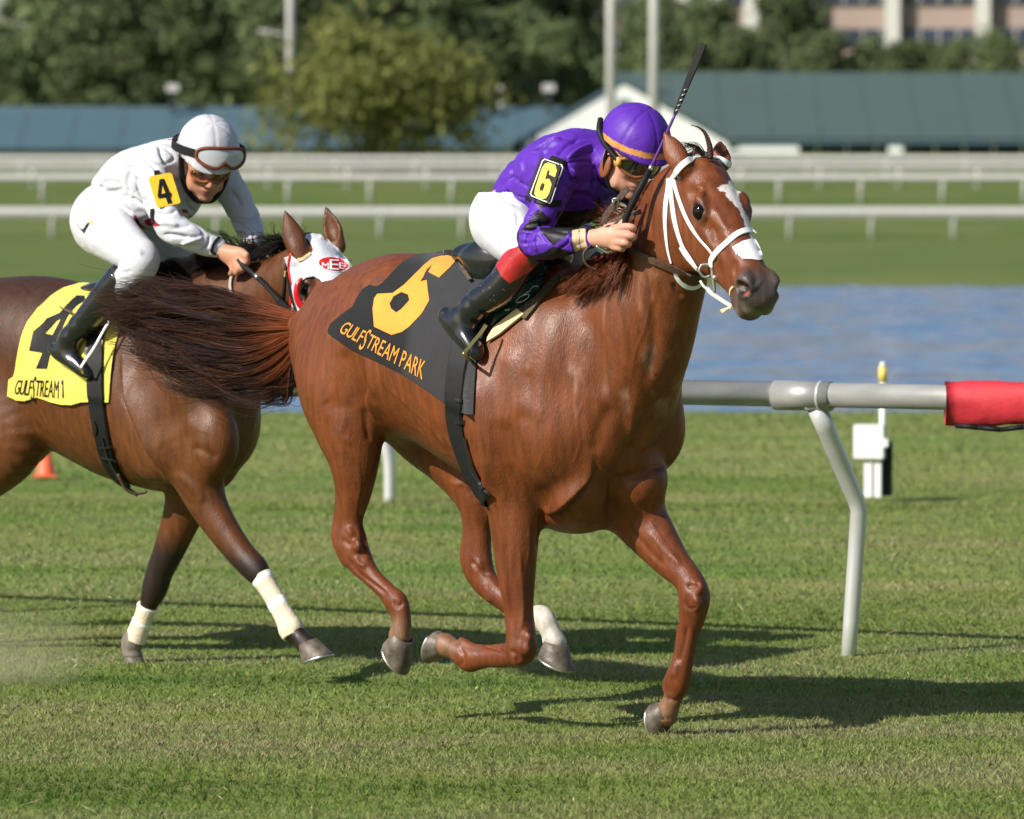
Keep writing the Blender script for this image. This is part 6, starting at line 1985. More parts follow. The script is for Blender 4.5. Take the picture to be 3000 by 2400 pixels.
    # boots
    for sk, ft in ((shank_r, foot_r), (shank_l, foot_l)):
        P = np.array([r[:3] for r in sk + ft])
        F = Field(P.min(0) - .09, P.max(0) + .09, .0046)
        F.chain([[r[0], r[1], r[2], r[3] + .004, r[4] + .004] for r in sk], k=.02); F.chain(ft, k=.03)
        ax_ = np.array(sk[-1][:3]) - np.array(sk[0][:3]); Ln = np.linalg.norm(ax_)
        x, y, z = F.coords((slice(None),) * 3); c0 = np.array(sk[0][:3])
        top = -(((x - c0[0]) * ax_[0] + (y - c0[1]) * ax_[1] + (z - c0[2]) * ax_[2]) / Ln + .012)
        F.d = np.maximum(F.d, top.astype(np.float32))
        V, Q = F.mesh(1); N = vertex_normals(V, Q)
        ax_ = np.array(sk[-1][:3]) - np.array(sk[0][:3]); Ln = np.linalg.norm(ax_); ax_ /= Ln
        t = (V - np.array(sk[0][:3])) @ ax_ / Ln
        V = V + N * (.0018 * np.sin(t * 34 + 2 * noise3(V, 9, 12, 2)) * sstep(.55, .75, t) * sstep(1.15, .95, t))[:, None]
        sheet(root, 'boot', V, Q, MAT['boot'], np.tile(np.array([.008, .009, .012]), (len(V), 1)))
    # helmet with goggles pushed up
    def htint(q, V): return np.tile(np.array([.48, .49, .53]), (len(q), 1))
    HC2 = HC + .014 * Al[2] + .004 * Al[0]
    build_helmet(root, HC2, Al, 1.12, MAT['silk'], htint, rim=.036)
    Ah = axes((.40, -.80, -.30), (.02, 0, 1.0)); Ahl = to_local_axes(fr, Ah)
    T2 = lambda x, y, z: HC2 + 1.12 * (x * Ahl[0] + y * Ahl[1] + z * Ahl[2])
    o = goggles(root, T2, 1.12, .050, .146, MAT['lens_clear'], MAT['goggle_rust'], w=.090, h=.034, tilt=.30, bend=5.2)
    for s in (-1, 1):
        P = smooth_path([T2(.092, s * .088, .050), T2(.055, s * .106, .047), T2(.0, s * .119, .042), T2(-.06, s * .108, .040), T2(-.115, s * .065, .040)], 5)
        N = np.array([Ahl[1] * s + Ahl[0] * (.6 if i < 8 else -.3) for i in range(len(P))])
        M = np.array(world_matrix(root)); Pw = P @ M[:3, :3].T + M[:3, 3]; Nw = N @ M[:3, :3].T
        ribbon('goggle_strap', Pw, Nw, MAT['shell_black'], o, .034, .005, offset=.002)
    T = lambda x, y, z: HC + g * (x * Al[0] + y * Al[1] + z * Al[2])
    gl = goggles(root, T, g, .010, .106, MAT['lens_thin'], MAT['leather_tan'], w=.066, h=.024)
    gl.name = 'glasses'
    for s in (-1, 1):
        MB().tube(smooth_path([T(.002, s * .094, .03), T(.006, s * .084, -.03), T(.030, s * .068, -.085), T(.062, s * .034, -.118), T(.070, 0, -.122)], 5), .0105, 8).build('chin_strap', MAT['shell_black'], root, True)
    # number card on the arm
    skin = obj_skin([jac])
    card = patch('armband', [_e((890, 705), (1085, 668), (1108, 680), (1195, 960), (1180, 980), (985, 1018), (958, 1005), (873, 735))], skin, MAT['number_amber'], root, offset=.016, thick=.005, step=7, flat=.22)
    sk2 = obj_skin([card])
    patch('number', [_e((990, 712), (1035, 705), (1095, 845), (1112, 852), (1112, 885), (1100, 890), (1118, 950), (1075, 958), (1052, 895), (985, 905), (970, 880)), _e((1015, 760), (1050, 850), (1005, 862))], sk2, MAT['shell_black'], card, offset=.0022, thick=.0012, step=5)
    strap('armband_strap', _e((925, 1010), (922, 1070), (935, 1160)), skin, MAT['shell_black'], root, width=.020, thick=.003, offset=.003)
    strap('armband_strap', _e((968, 680), (962, 630)), skin, MAT['shell_black'], root, width=.022, thick=.003, offset=.004)
    strap('wrist_band', _e((1590, 1300), (1540, 1360), (1520, 1440), (1560, 1465)), skin, MAT['shell_black'], root, width=.012, thick=.003, offset=.002)
    return root, body
MAT['goggle_rust'] = plain('rust_foam', (0.16, 0.030, 0.014), 0.6)
def thin_lens():
    m, nt, N, L, b = new_mat('thin_clear_lens')
    tr = N.new('ShaderNodeBsdfTransparent'); tr.inputs[0].default_value = (.82, .78, .74, 1)
    gl = N.new('ShaderNodeBsdfGlossy'); gl.inputs['Roughness'].default_value = .05
    mx = N.new('ShaderNodeMixShader'); mx.inputs[0].default_value = .10
    L.new(tr.outputs[0], mx.inputs[1]); L.new(gl.outputs[0], mx.inputs[2]); L.new(mx.outputs[0], N['Material Output'].inputs['Surface'])
    return m
MAT['lens_thin'] = thin_lens()
RIDER4_FOLDS = [
    (_e((440, 600), (700, 560), (900, 420)), 10, .004, 'g'), (_e((320, 830), (500, 830), (640, 800)), 6, -.006, 'g'), (_e((380, 760), (420, 820), (400, 880)), 6, -.006, 'g'), (_e((700, 600), (660, 740), (700, 860)), 8, -.006, 'g'), (_e((800, 520), (740, 700), (800, 880)), 8, .006, 'g'),
    (_e((980, 340), (1010, 460), (1070, 560)), 6, -.007, 'g'), (_e((820, 480), (900, 560), (980, 620)), 6, -.005, 'g'), (_e((1060, 590), (1120, 700), (1150, 800)), 6, -.006, 'g'), (_e((700, 880), (780, 950), (900, 1000)), 7, -.006, 'g'), (_e((560, 900), (640, 1000), (720, 1060)), 8, -.004, 'g'),
    (_e((960, 1050), (1060, 1060), (1180, 1020)), 6, -.005, 'g'), (_e((940, 1160), (1060, 1150), (1200, 1180)), 7, .005, 'g'), (_e((1020, 1270), (1150, 1270), (1300, 1300)), 6, -.006, 'g'), (_e((1200, 1370), (1320, 1330), (1450, 1290)), 6, .005, 'g'), (_e((1420, 1440), (1480, 1360), (1500, 1270)), 5, -.005, 'g'),
    (_e((1260, 900), (1300, 1000), (1380, 1060)), 6, -.006, 'g'), (_e((1380, 980), (1420, 1050), (1500, 1090)), 6, -.006, 'g'), (_e((1580, 900), (1560, 1000), (1600, 1100)), 6, -.006, 'g'), (_e((1700, 820), (1780, 900), (1830, 1000)), 7, -.006, 'g'), (_e((1650, 1130), (1780, 1150), (1940, 1160)), 6, -.006, 'g'), (_e((1640, 1240), (1800, 1230), (1980, 1240)), 6, .006, 'g'), (_e((1240, 900), (1340, 920), (1420, 960)), 5, .006, 'g'),
    (_e((540, 1160), (700, 1180), (860, 1250)), 6, -.006, 'g'),
]
rider4, rider4_body = build_rider4()
# ------------------------------------------------------------------ tack on the chestnut horse
def _g(*pts): return [(820 + x * .3015, 700 + y * .3015) for x, y in pts]
def _c(*pts): return [(800 + x * .603, 650 + y * .603) for x, y in pts]
def _h(*pts): return [(1840 + x * .3478, 360 + y * .3478) for x, y in pts]
MAT['cloth_dark'] = tinted('saddle_cloth_dark', rough=0.8, spec=0.25, var=0.10, vscale=14, bump=0.3, bscale=300, sheen=0.3)
MAT['cloth_gold'] = plain('felt_gold', (0.78, 0.29, 0.025), 0.75, noise=0.08, nscale=20, bump=0.15, bscale=120, sheen=0.2)
MAT['white_leather'] = plain('white_strap', (0.80, 0.80, 0.80), 0.4, noise=0.03, nscale=30)
MAT['brown_leather'] = plain('rein_leather', (0.060, 0.028, 0.016), 0.5, noise=0.3, nscale=60, bump=0.2, bscale=90)
MAT['saddle_black'] = plain('saddle_leather', (0.010, 0.011, 0.014), 0.22, spec=0.6, coat=0.4)
MAT['pad_green'] = plain('green_pad', (0.012, 0.060, 0.036), 0.4)
MAT['pad_cream'] = plain('cream_foam', (0.74, 0.56, 0.30), 0.8, noise=0.05, nscale=30)
MAT['pad_mesh'] = plain('non_slip_mesh', (0.085, 0.065, 0.035), 0.8, noise=0.5, nscale=90, bump=0.8, bscale=90)
MAT['brass'] = plain('brass_iron', (0.62, 0.50, 0.18), 0.3, metal=0.9)
S6 = Skin([(H6.to_world(H6V), H6Q)])

def cloth_wave(seed, amp):
    def f(P2):
        Q = np.stack([P2[:, 0] / 60, P2[:, 1] / 90, np.zeros(len(P2))], 1)
        return amp * noise3(Q, 1.0, seed, 3)
    return f

def print_letters(text, quad, skin, mat, parent, offset, step, offset_w=.02, tall=()):
    """Lay a line of lettering on a surface; quad: bottom-left, bottom-right, top-right, top-left on the photograph."""
    glyphs, W = glyph_loops(text, 1.0, 1.0)
    BL, BR, TR, TL = (np.array(q, float) for q in quad)
    k = 0
    for ch in text:
        if ch == ' ': continue
        loops = []
        for lp in glyphs[k]:
            o = []
            for x, y in lp:
                a, b = x / W, y / 0.73
                if ch in tall: b = -.30 + 1.55 * b
                o.append((BL + (BR - BL) * a) * (1 - b) + (TL + (TR - TL) * a) * b)
            loops.append(o)
        k += 1
        patch('letter', loops, skin, mat, parent, offset=offset, thick=.0012, step=step)

def build_cloth6():
    root = empty('saddle_cloth', 'dark grey saddle cloth with orange number six on the chestnut horse', 'saddle cloth', 'numbered saddle cloths')
    H6.place(root)
    out = _g((1330, 172), (1200, 240), (1110, 330), (1010, 440), (960, 474), (880, 460), (815, 505), (765, 585), (725, 665), (640, 730), (560, 790), (512, 830), (484, 900), (492, 928), (700, 1060), (900, 1160), (1200, 1310), (1400, 1440), (1650, 1612))
    out += [(1355, 1208), (1390, 1214), (1394, 1130), (1400, 1060), (1411, 1012), (1427, 968), (1462, 942), (1517, 912), (1570, 865), (1610, 800), (1570, 765), (1480, 752), (1375, 744), (1310, 742), (1266, 752)]
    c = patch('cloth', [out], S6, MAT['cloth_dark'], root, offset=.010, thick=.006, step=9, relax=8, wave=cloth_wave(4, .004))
    me = c.data
    v = np.empty(len(me.vertices) * 3); me.vertices.foreach_get('co', v)
    U, W = project(H6.to_world(v.reshape(-1, 3)))
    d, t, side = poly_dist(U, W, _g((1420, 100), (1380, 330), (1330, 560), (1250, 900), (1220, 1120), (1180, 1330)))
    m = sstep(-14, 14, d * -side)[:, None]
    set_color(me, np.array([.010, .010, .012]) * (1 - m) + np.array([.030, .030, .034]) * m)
    sk = obj_skin([c])
    six = _g((1620, 125), (1720, 205), (1660, 275), (1550, 380), (1445, 325), (1488, 252), (1430, 300), (1395, 375), (1365, 420), (1430, 405), (1440, 500), (1455, 600), (1380, 730), (1260, 855), (1190, 905), (1090, 935), (920, 855), (905, 680), (920, 580), (950, 538), (1100, 530), (1210, 450), (1290, 370), (1400, 260), (1480, 195))
    six = [(x, max(y, 748)) for x, y in six]
    hole = _g((1185, 520), (1250, 545), (1262, 600), (1190, 680), (1135, 720), (1085, 680), (1070, 630), (1110, 560))
    patch('number', [six, hole], sk, MAT['cloth_gold'], root, offset=.003, thick=.003, step=8)
    print_letters('GULFSTREAM PARK', [_g((572, 902))[0], _g((1395, 1372))[0], _g((1432, 1185))[0], _g((655, 795))[0]], sk, MAT['cloth_gold'], root, .0025, 6, tall='S')
    return root, c

cloth6, cloth6_mesh = build_cloth6()

def build_saddle6():
    fr = H6; pk = fr.pick
    root = empty('saddle', 'small black racing saddle with green pad under the purple jockey', 'saddle', 'racing saddles')
    fr.place(root)
    sk = Skin([(H6.to_world(H6V), H6Q)] + [(lambda m: (np.array([o for o in m]), [tuple(p.vertices) for p in cloth6_mesh.data.polygons]))([world_matrix(cloth6_mesh) @ v.co for v in cloth6_mesh.data.vertices])])
    # seat: a low saddle tree with raised cantle
    F = Field((-.12, -.26, 1.30), (.46, .26, 1.78), .006)
    F.chain([[*pk(1400, 745, 0), .045, .13], [*pk(1470, 750, 0), .035, .15], [*pk(1560, 755, 0), .035, .13], [*pk(1630, 750, 0), .05, .07]], k=.03)
    F.ellipsoid(pk(1414, 765, -.13), (.085, .035, .075), None, .04)
    F.ellipsoid(pk(1440, 765, .13), (.085, .035, .075), None, .04)
    V, Q = F.mesh(2)
    sheet(root, 'seat', V, Q, MAT['saddle_black'])
    P = lambda name, poly, mat, off, th=.005, par=root: patch(name, [_b(*poly)], sk, MAT[mat], par, offset=off, thick=th, step=9, relax=4)
    P('mesh_pad', ((1140, 1000), (1300, 880), (1450, 740), (1560, 590), (1640, 560), (1640, 640), (1480, 800), (1330, 990), (1230, 1115), (1195, 1110)), 'pad_mesh', .014, .012)
    P('cream_pad', ((748, 1405), (760, 1350), (835, 1225), (1130, 993), (1212, 1062), (1100, 1150), (900, 1312)), 'pad_cream', .016, .008)
    gp = P('green_pad', ((775, 1175), (960, 945), (1110, 790), (1300, 680), (1425, 630), (1440, 690), (1380, 775), (1250, 865), (1050, 1005), (870, 1115)), 'pad_green', .024, .010)
    fl = P('flap', ((600, 1100), (700, 900), (860, 620), (1300, 430), (1530, 470), (1520, 520), (1430, 640), (1290, 690), (1110, 795), (960, 940), (760, 1170), (690, 1300), (640, 1430), (610, 1540), (560, 1500)), 'saddle_black', .030, .006)
    skg = obj_skin([gp, fl])
    strap('piping', _b((870, 1112), (1050, 1003), (1250, 863), (1380, 773), (1436, 690), (1425, 640)), skg, MAT['white_leather'], gp, width=.005, thick=.003, offset=.001) if False else strap('piping', _b((880, 1098), (1050, 993), (1240, 855), (1365, 770), (1425, 690)), skg, MAT['white_leather'], gp, width=.005, thick=.003, offset=.001)
    for ln in (((1180, 800), (1220, 770), (1270, 740)), ((1120, 835), (1190, 795), (1245, 785), (1235, 830), (1160, 875), (1100, 895), (1095, 870), (1130, 835)), ((1265, 725), (1310, 690), (1370, 690)), ((950, 990), (985, 985), (1005, 970))):
        strap('stitching', _b(*ln), skg, MAT['white_leather'], gp, width=.0035, thick=.001, offset=.001, step=4)
    skf = obj_skin([fl])
    strap('stirrup_leather', _b((1130, 730), (1000, 860), (870, 1000), (700, 1165)), sk, MAT['shell_black'], root, width=.016, thick=.004, offset=.036)
    strap('stirrup_leather', _b((1090, 830), (960, 960), (830, 1090), (735, 1165)), sk, MAT['brown_leather'], root, width=.010, thick=.004, offset=.036)
    strap('leather_end', _b((365, 430), (440, 530), (525, 640)), sk, MAT['pad_mesh'], root, width=.014, thick=.005, offset=.012, taper=[.3, 1, 1, 1])
    # stirrup iron round the boot
    d = fr.to_world(pk(1400, 1000, -.30))[1]
    P2 = _b((705, 1170), (640, 1270), (560, 1370), (480, 1470), (425, 1530))
    pts = [at_depth(u, v, d - .07 - .01 * k) for k, (u, v) in enumerate(P2)]
    N = np.array([ray(*p) for p in P2]) * -1.0
    si = ribbon('stirrup_iron', smooth_path(pts, 5), smooth_path(N, 5), MAT['brass'], root, .012, .005)
    e = pts[-1]; q = fr.to_world(pk(1400, 1045, -.22))
    cord('tread', smooth_path([e, e * .5 + q * .5 + np.array([0, 0, -.02]), q], 4), .006, MAT['brass'], root)
    # girth and its buckles
    g = strap('girth', _c((925, 560), (905, 660), (890, 760), (880, 880), (888, 1000), (918, 1120), (962, 1230), (1022, 1325), (1040, 1345)), sk, MAT['shell_black'], root, width=.082, thick=.007, offset=.004)
    skg2 = obj_skin([g])
    for ln, w in ((((930, 1050), (950, 1150), (985, 1230), (1020, 1300)), .012), (((885, 860), (900, 868), (918, 870)), .014), (((888, 970), (910, 978), (935, 972)), .014)):
        strap('girth_strap', _c(*ln), skg2, MAT['saddle_black'], g, width=w, thick=.004, offset=.002)
    for a, b in (((930, 1045), (960, 1080)), ((1010, 1262), (1026, 1278))):
        h = skg2.hit(*_c(a)[0]) or skg2.hit(*_c(b)[0])
        if h: 
            c0 = h[0] + h[1] * .008
            cord('buckle', [c0 + np.array([-.012, 0, .014]), c0 + np.array([.012, 0, .014]), c0 + np.array([.012, 0, -.014]), c0 + np.array([-.012, 0, -.014]), c0 + np.array([-.012, 0, .014])], .0025, MAT['steel'], g, 6)
    return root
saddle6 = build_saddle6()

def build_bridle6():
    fr = H6; pk = fr.pick
    root = empty('bridle', 'white racing bridle with brown reins on the chestnut horse', 'bridle', 'bridles')
    fr.place(root)
    W = MAT['white_leather']
    S = lambda name, line, w, th=.003, mat=W, off=.002, **k: strap(name, _h(*line), S6, mat, root, width=w, thick=th, offset=off, **k)
    S('browband', ((352, 520), (372, 480), (410, 410), (470, 345), (540, 300), (600, 280), (660, 275), (720, 290), (790, 315), (862, 358)), .022)
    S('cheek_strap', ((345, 470), (340, 560), (322, 680), (316, 800), (322, 930), (338, 1070), (366, 1182)), .020, taper=[1, 1, .9, .6, .35])
    S('cheek_strap', ((362, 500), (372, 640), (392, 800), (428, 940), (470, 1050), (530, 1140), (600, 1245)), .0185, off=.003)
    S('cheek_strap', ((385, 480), (415, 590), (460, 720), (520, 850), (600, 970), (680, 1060), (722, 1118)), .0185)
    S('noseband', ((702, 1210), (708, 1150), (750, 1090), (830, 1015), (910, 945), (985, 910), (1040, 908), (1072, 930)), .023, off=.003)
    S('buckle_keeper', ((452, 1040), (500, 1120), (590, 1225)), .023, mat=W, off=.0045, th=.003)
    S('throat_latch', ((398, 1265), (430, 1330), (490, 1380), (560, 1388), (608, 1362)), .016)
    S('tongue_tie', ((865, 1450), (868, 1410), (888, 1380)), .008, mat=MAT['pad_cream'], off=.002)
    # bit
    h = S6.hit(*_h((700, 1270))[0]); y0 = h[0][1] - .012
    pts = lambda L: [at_depth(*p, y0) for p in _h(*L)]
    cord('bit', smooth_path(pts(((610, 1205), (650, 1195), (700, 1215), (712, 1290), (722, 1360), (728, 1430))), 5), .0060, MAT['steel'], root)
    cord('bit_prong', smooth_path(pts(((715, 1300), (770, 1320), (832, 1336))), 4), np.interp(np.linspace(0, 1, 9), [0, 1], [.010, .004]), MAT['steel'], root)
    cord('bit_ring', smooth_path(pts(((612, 1205), (600, 1250), (640, 1300), (690, 1290))), 5), .0045, MAT['steel'], root)
    cs = pts(((668, 1395), (700, 1435), (760, 1475), (820, 1515), (875, 1548)))
    ribbon('chin_strap', smooth_path(cs, 5), np.tile(np.array([-.3, -1, .2]), (21, 1)), W, root, .015, .004)
    cs = pts(((608, 1330), (635, 1375), (668, 1400)))
    ribbon('chin_strap', smooth_path(cs, 5), np.tile(np.array([-.3, -1, .2]), (11, 1)), W, root, .009, .003)
    cs = pts(((785, 1592), (830, 1565), (885, 1552)))
    ribbon('straw', smooth_path(cs, 5), np.tile(np.array([-.3, -1, .2]), (11, 1)), MAT['pad_cream'], root, .011, .002, taper=[1.4, .8, .5])
    # reins
    S('rein', ((-60, 985), (0, 1045), (100, 1105), (250, 1170), (400, 1225), (520, 1268), (622, 1290)), .026, th=.005, mat=MAT['brown_leather'], off=.010)
    S('rein_keeper', ((528, 1250), (536, 1320)), .020, th=.006, mat=MAT['brown_leather'], off=.013)
    yy = H6.to_world(pk(1800, 720, -.20))[1]
    free = lambda L, d=0: smooth_path([at_depth(*p, yy - d) for p in _a(*L)], 5)
    cord('rein_loop', free(((1290, 1420), (1215, 1500), (1215, 1580), (1260, 1640), (1340, 1670))), .0045, MAT['brown_leather'], root)
    cord('rein_loop', free(((1330, 1440), (1390, 1480), (1440, 1500), (1480, 1480)), .01), .006, MAT['steel'], root)
    ln = free(((1640, 880), (1570, 960), (1500, 1050), (1420, 1150), (1400, 1230)), .05)
    ribbon('neck_strap', ln, np.tile(np.array([-.2, -1, .1]), (len(ln), 1)), MAT['brown_leather'], root, .022, .004)
    c0 = at_depth(*_a((1512, 1025))[0], yy - .062)
    cord('buckle', [c0 + np.array(p) for p in ((-.010, 0, .012), (.008, 0, .016), (.012, 0, -.010), (-.006, 0, -.014), (-.010, 0, .012))], .0025, MAT['steel'], root, 6)
    ln = free(((1400, 1250), (1520, 1190), (1640, 1140), (1760, 1110)), .0)
    ribbon('rein', ln, np.tile(np.array([-.2, -1, .3]), (len(ln), 1)), MAT['brown_leather'], root, .018, .004)
    return root
bridle6 = build_bridle6()
ns = patch('nasal_strip', [_h((880, 1050), (960, 1000), (1045, 975), (1072, 988), (1104, 1050), (1124, 1105), (1130, 1150), (1100, 1160), (1040, 1150), (960, 1146), (945, 1120), (938, 1130), (925, 1100), (915, 1115), (905, 1088))], S6, MAT['white_leather'], None, offset=.003, thick=.002, step=6, relax=2)
tag(ns, 'white adhesive strip across the nose of the chestnut horse', 'nasal strip')

# whip in the purple rider's hand
def build_whip6():
    root = empty('whip', 'black whip with purple shaft pointing up past the purple helmet', 'whip', 'whips')
    H6.place(root)
    y0 = H6.to_world(H6.pick(1834, 660, -.215))[1]
    A = lambda u, v, d=0.0: at_depth(u, v, y0 - d)
    cord('grip', [A(1828, 700), A(1832, 640, .01), A(1868, 565, .02), A(1904, 497, .03)], [.0095, .0105, .0120, .0105], MAT['black_rubber'], root, 12)
    cord('collar', [A(1902, 501, .03), A(1910, 484, .031)], .0075, MAT['steel'], root)
    cord('shaft', smooth_path([A(1908, 488, .031), A(1938, 425, .04), A(1982, 325, .05)], 4), [.0052] * 9, MAT['whip_purple'], root)
    ln = smooth_path([A(1978, 335, .05), A(2010, 255, .055), A(2040, 180, .06), A(2062, 128, .065)], 6)
    N = np.tile(np.array([-.35, -1, .1]), (len(ln), 1))
    ribbon('flap', ln, N, MAT['black_rubber'], root, .027, .007, taper=[.5, .7, .85, 1, 1, .95])
    sw = A(1990, 300, .07)
    for k in range(5):
        c = A(1984 + k * 6, 322 - k * 15, .062)
        cord('band', [c + np.array([-.007, -.004, -.004]), c + np.array([.007, -.004, .002])], .0022, MAT['steel'], root, 5)
    return root
MAT['whip_purple'] = plain('purple_shaft', (0.10, 0.03, 0.22), 0.35)
whip6 = build_whip6()

# ------------------------------------------------------------------ hair of the chestnut horse
MAT['hair'] = tinted('horse_hair', rough=0.48, spec=0.25, var=0.1, vscale=30, bump=0)
def build_hair6():
    fr = H6; pk = fr.pick
    z7 = lambda L, lat: [fr.to_world(pk(330 + x * .2922, 820 + y * .2922, l)) for (x, y), l in zip(L, np.linspace(0, lat, len(L)))]
    G = [(z7([(1950, 390), (1700, 350), (1400, 260), (1100, 200), (800, 180), (500, 130), (250, 150), (50, 190), (-120, 130)], .02), 1.1),
         (z7([(1950, 430), (1600, 390), (1300, 340), (1000, 300), (700, 320), (400, 330), (150, 330), (-60, 330)], -.02), 1.5),
         (z7([(1950, 460), (1600, 500), (1300, 520), (1000, 500), (700, 450), (450, 420), (200, 390), (0, 420)], .03), 1.5),
         (z7([(1940, 480), (1600, 620), (1350, 680), (1050, 660), (750, 640), (500, 580), (300, 500), (110, 400)], -.03), 1.5),
         (z7([(1940, 500), (1650, 720), (1400, 820), (1100, 830), (800, 810), (550, 750), (330, 650), (150, 500)], .03), 1.5),
         (z7([(1930, 520), (1700, 800), (1500, 930), (1200, 970), (900, 950), (650, 870), (450, 750), (260, 600)], -.03), 1.3),
         (z7([(1920, 540), (1760, 900), (1600, 1060), (1350, 1100), (1100, 1050), (900, 1000), (700, 930), (500, 830)], .02), 1.0),
         (z7([(1900, 560), (1820, 950), (1720, 1160), (1560, 1250), (1420, 1240), (1300, 1180)], .0), .35),
         (z7([(1900, 560), (1850, 1000), (1760, 1220), (1600, 1300), (1480, 1260)], .04), .18)]
    def tint(t, rng):
        m = sstep(.02 + .16 * rng.rand(), .24 + .22 * rng.rand(), t)[:, None]
        if rng.rand() < .10: m = m * .35
        return np.array([.20, .050, .014]) * (1 - m) + np.array([.026, .0105, .0065]) * m * (.6 + .9 * rng.rand())
    strands('tail', G, MAT['hair'], horse6, 8500, .0011, .0005, (.024, .075), 3, .042, 24, tint, (.40, 1.0), locks=150, tight=.45)
    W = lambda L: [fr.to_world(pk(u, v, l)) for u, v, l in L]
    red = lambda t, rng: np.tile(np.array([.20, .055, .020]) * (.5 + .9 * rng.rand()), (len(t), 1))
    G = [(W([(1838, 715, -.02), (1822, 760, -.16), (1800, 800, -.19), (1775, 845, -.215)]), 1), (W([(1800, 735, -.0), (1780, 775, -.15), (1745, 815, -.19), (1705, 850, -.215)]), 1.3), (W([(1770, 750, .0), (1745, 785, -.14), (1705, 825, -.19), (1662, 862, -.225)]), 1.3), (W([(1740, 760, .0), (1715, 790, -.13), (1680, 825, -.18), (1640, 855, -.215)]), 1)]
    strands('mane', G, MAT['hair'], horse6, 1600, .0011, .0005, (.026, .030), 5, .006, 10, red, (.55, 1.0), locks=60, tight=.4)
    G = [(W([(1930, 560, -.03), (1905, 545, -.05), (1890, 560, -.08), (1880, 590, -.1)]), 1), (W([(1895, 625, -.02), (1868, 600, -.05), (1850, 615, -.09), (1838, 650, -.12)]), 1), (W([(1850, 680, -.02), (1815, 645, -.05), (1775, 630, -.07), (1735, 606, -.08)]), .8), (W([(1830, 700, -.02), (1795, 665, -.06), (1750, 655, -.08), (1715, 650, -.08)]), .6)]
    strands('mane', G, MAT['hair'], horse6, 700, .0011, .0005, (.02, .028), 6, .012, 10, red, (.5, 1.0))
    # forelock: a braid standing up, and loose wisps
    y0 = fr.to_world(H6HEAD[0])[1]
    B = smooth_path([at_depth(*p, y0 - .02) for p in _h((690, 300), (690, 215), (672, 140), (640, 75), (590, 35), (530, 18))], 8)
    mb = MB()
    for k in range(3):
        n = len(B); ph = 2 * math.pi * k / 3
        off = np.stack([np.cos(np.arange(n) * .75 + ph), 0.5 * np.sin(np.arange(n) * .75 + ph), np.zeros(n)], 1) * np.linspace(.0065, .001, n)[:, None]
        mb.tube(B + off, np.linspace(.0068, .0012, n), 7)
    o = local_mesh('forelock', np.array(mb.v), mb.f, horse6, MAT['hair'])
    set_color(o.data, np.tile(np.array([.05, .018, .010]), (len(mb.v), 1)))
    G = [([at_depth(*p, y0 - .01) for p in _h((640, 270), (600, 215), (540, 185), (440, 200))], 1), ([at_depth(*p, y0) for p in _h((620, 275), (590, 240), (550, 245), (500, 250))], .6)]
    strands('forelock', G, MAT['hair'], horse6, 70, .0011, .0004, (.006, .014), 8, .01, 9, lambda t, rng: np.tile(np.array([.02, .010, .008]), (len(t), 1)))
build_hair6()
# ------------------------------------------------------------------ tack on the bay horse
def _k(*pts): return [(640 + x * .2435, 580 + y * .2435) for x, y in pts]
def _y(*pts): return [(x * .4058, 780 + y * .4058) for x, y in pts]
MAT['cloth_yellow'] = plain('saddle_cloth_yellow', (0.74, 0.61, 0.09), 0.8, noise=0.06, nscale=10, bump=0.3, bscale=30, sheen=0.2)
MAT['hood_white'] = plain('hood_white', (0.62, 0.63, 0.68), 0.75, noise=0.02, nscale=10, bump=0.25, bscale=40)
MAT['hood_red'] = plain('hood_red', (0.60, 0.012, 0.022), 0.45)
MAT['hood_red_vinyl'] = plain('red_cup_vinyl', (0.60, 0.010, 0.015), 0.22, coat=0.5)
S4 = Skin([(H4.to_world(H4V), H4Q)])
def build_cloth4():
    root = empty('saddle_cloth', 'yellow saddle cloth with black number four on the bay horse', 'saddle cloth', 'numbered saddle cloths')
    H4.place(root)
    out = _f((740, 503), (860, 505), (1000, 480), (1180, 450), (1380, 420), (1500, 425), (1490, 440), (1400, 500), (1330, 580), (1230, 640), (1180, 720), (1130, 880), (1080, 1100), (1045, 1350), (1025, 1595), (975, 1590), (780, 1590), (690, 1615), (600, 1612), (480, 1585), (355, 1545), (250, 1575), (180, 1570), (75, 1535), (95, 1380), (140, 1350), (165, 1200), (215, 1000), (270, 850), (360, 720), (480, 620), (600, 550))
    c = patch('cloth', [out], S4, MAT['cloth_yellow'], root, offset=.012, thick=.005, step=8, relax=8, wave=cloth_wave(7, .010))
    sk = obj_skin([c])
    four = _f((720, 598), (790, 600), (800, 640), (720, 690), (640, 780), (600, 860), (560, 970), (500, 1110), (470, 1150), (440, 1280), (340, 1278), (400, 1132), (275, 1112), (300, 990), (315, 930), (400, 860), (440, 810), (560, 760), (620, 690), (680, 630))
    hole = _f((575, 810), (495, 965), (425, 950), (480, 895), (530, 835))
    patch('number', [four, hole], sk, MAT['shell_black'], root, offset=.003, thick=.002, step=7)
    print_letters('GULFSTREAM', [_f((130, 1515))[0], _f((555, 1555))[0], _f((560, 1380))[0], _f((165, 1375))[0]], sk, MAT['shell_black'], root, .0025, 5, tall='S')
    patch('letter', [_f((580, 1390), (594, 1385), (600, 1550), (586, 1550), (586, 1430), (575, 1425))], sk, MAT['shell_black'], root, offset=.0025, thick=.0012, step=5)
    return root, c
cloth4, cloth4_mesh = build_cloth4()
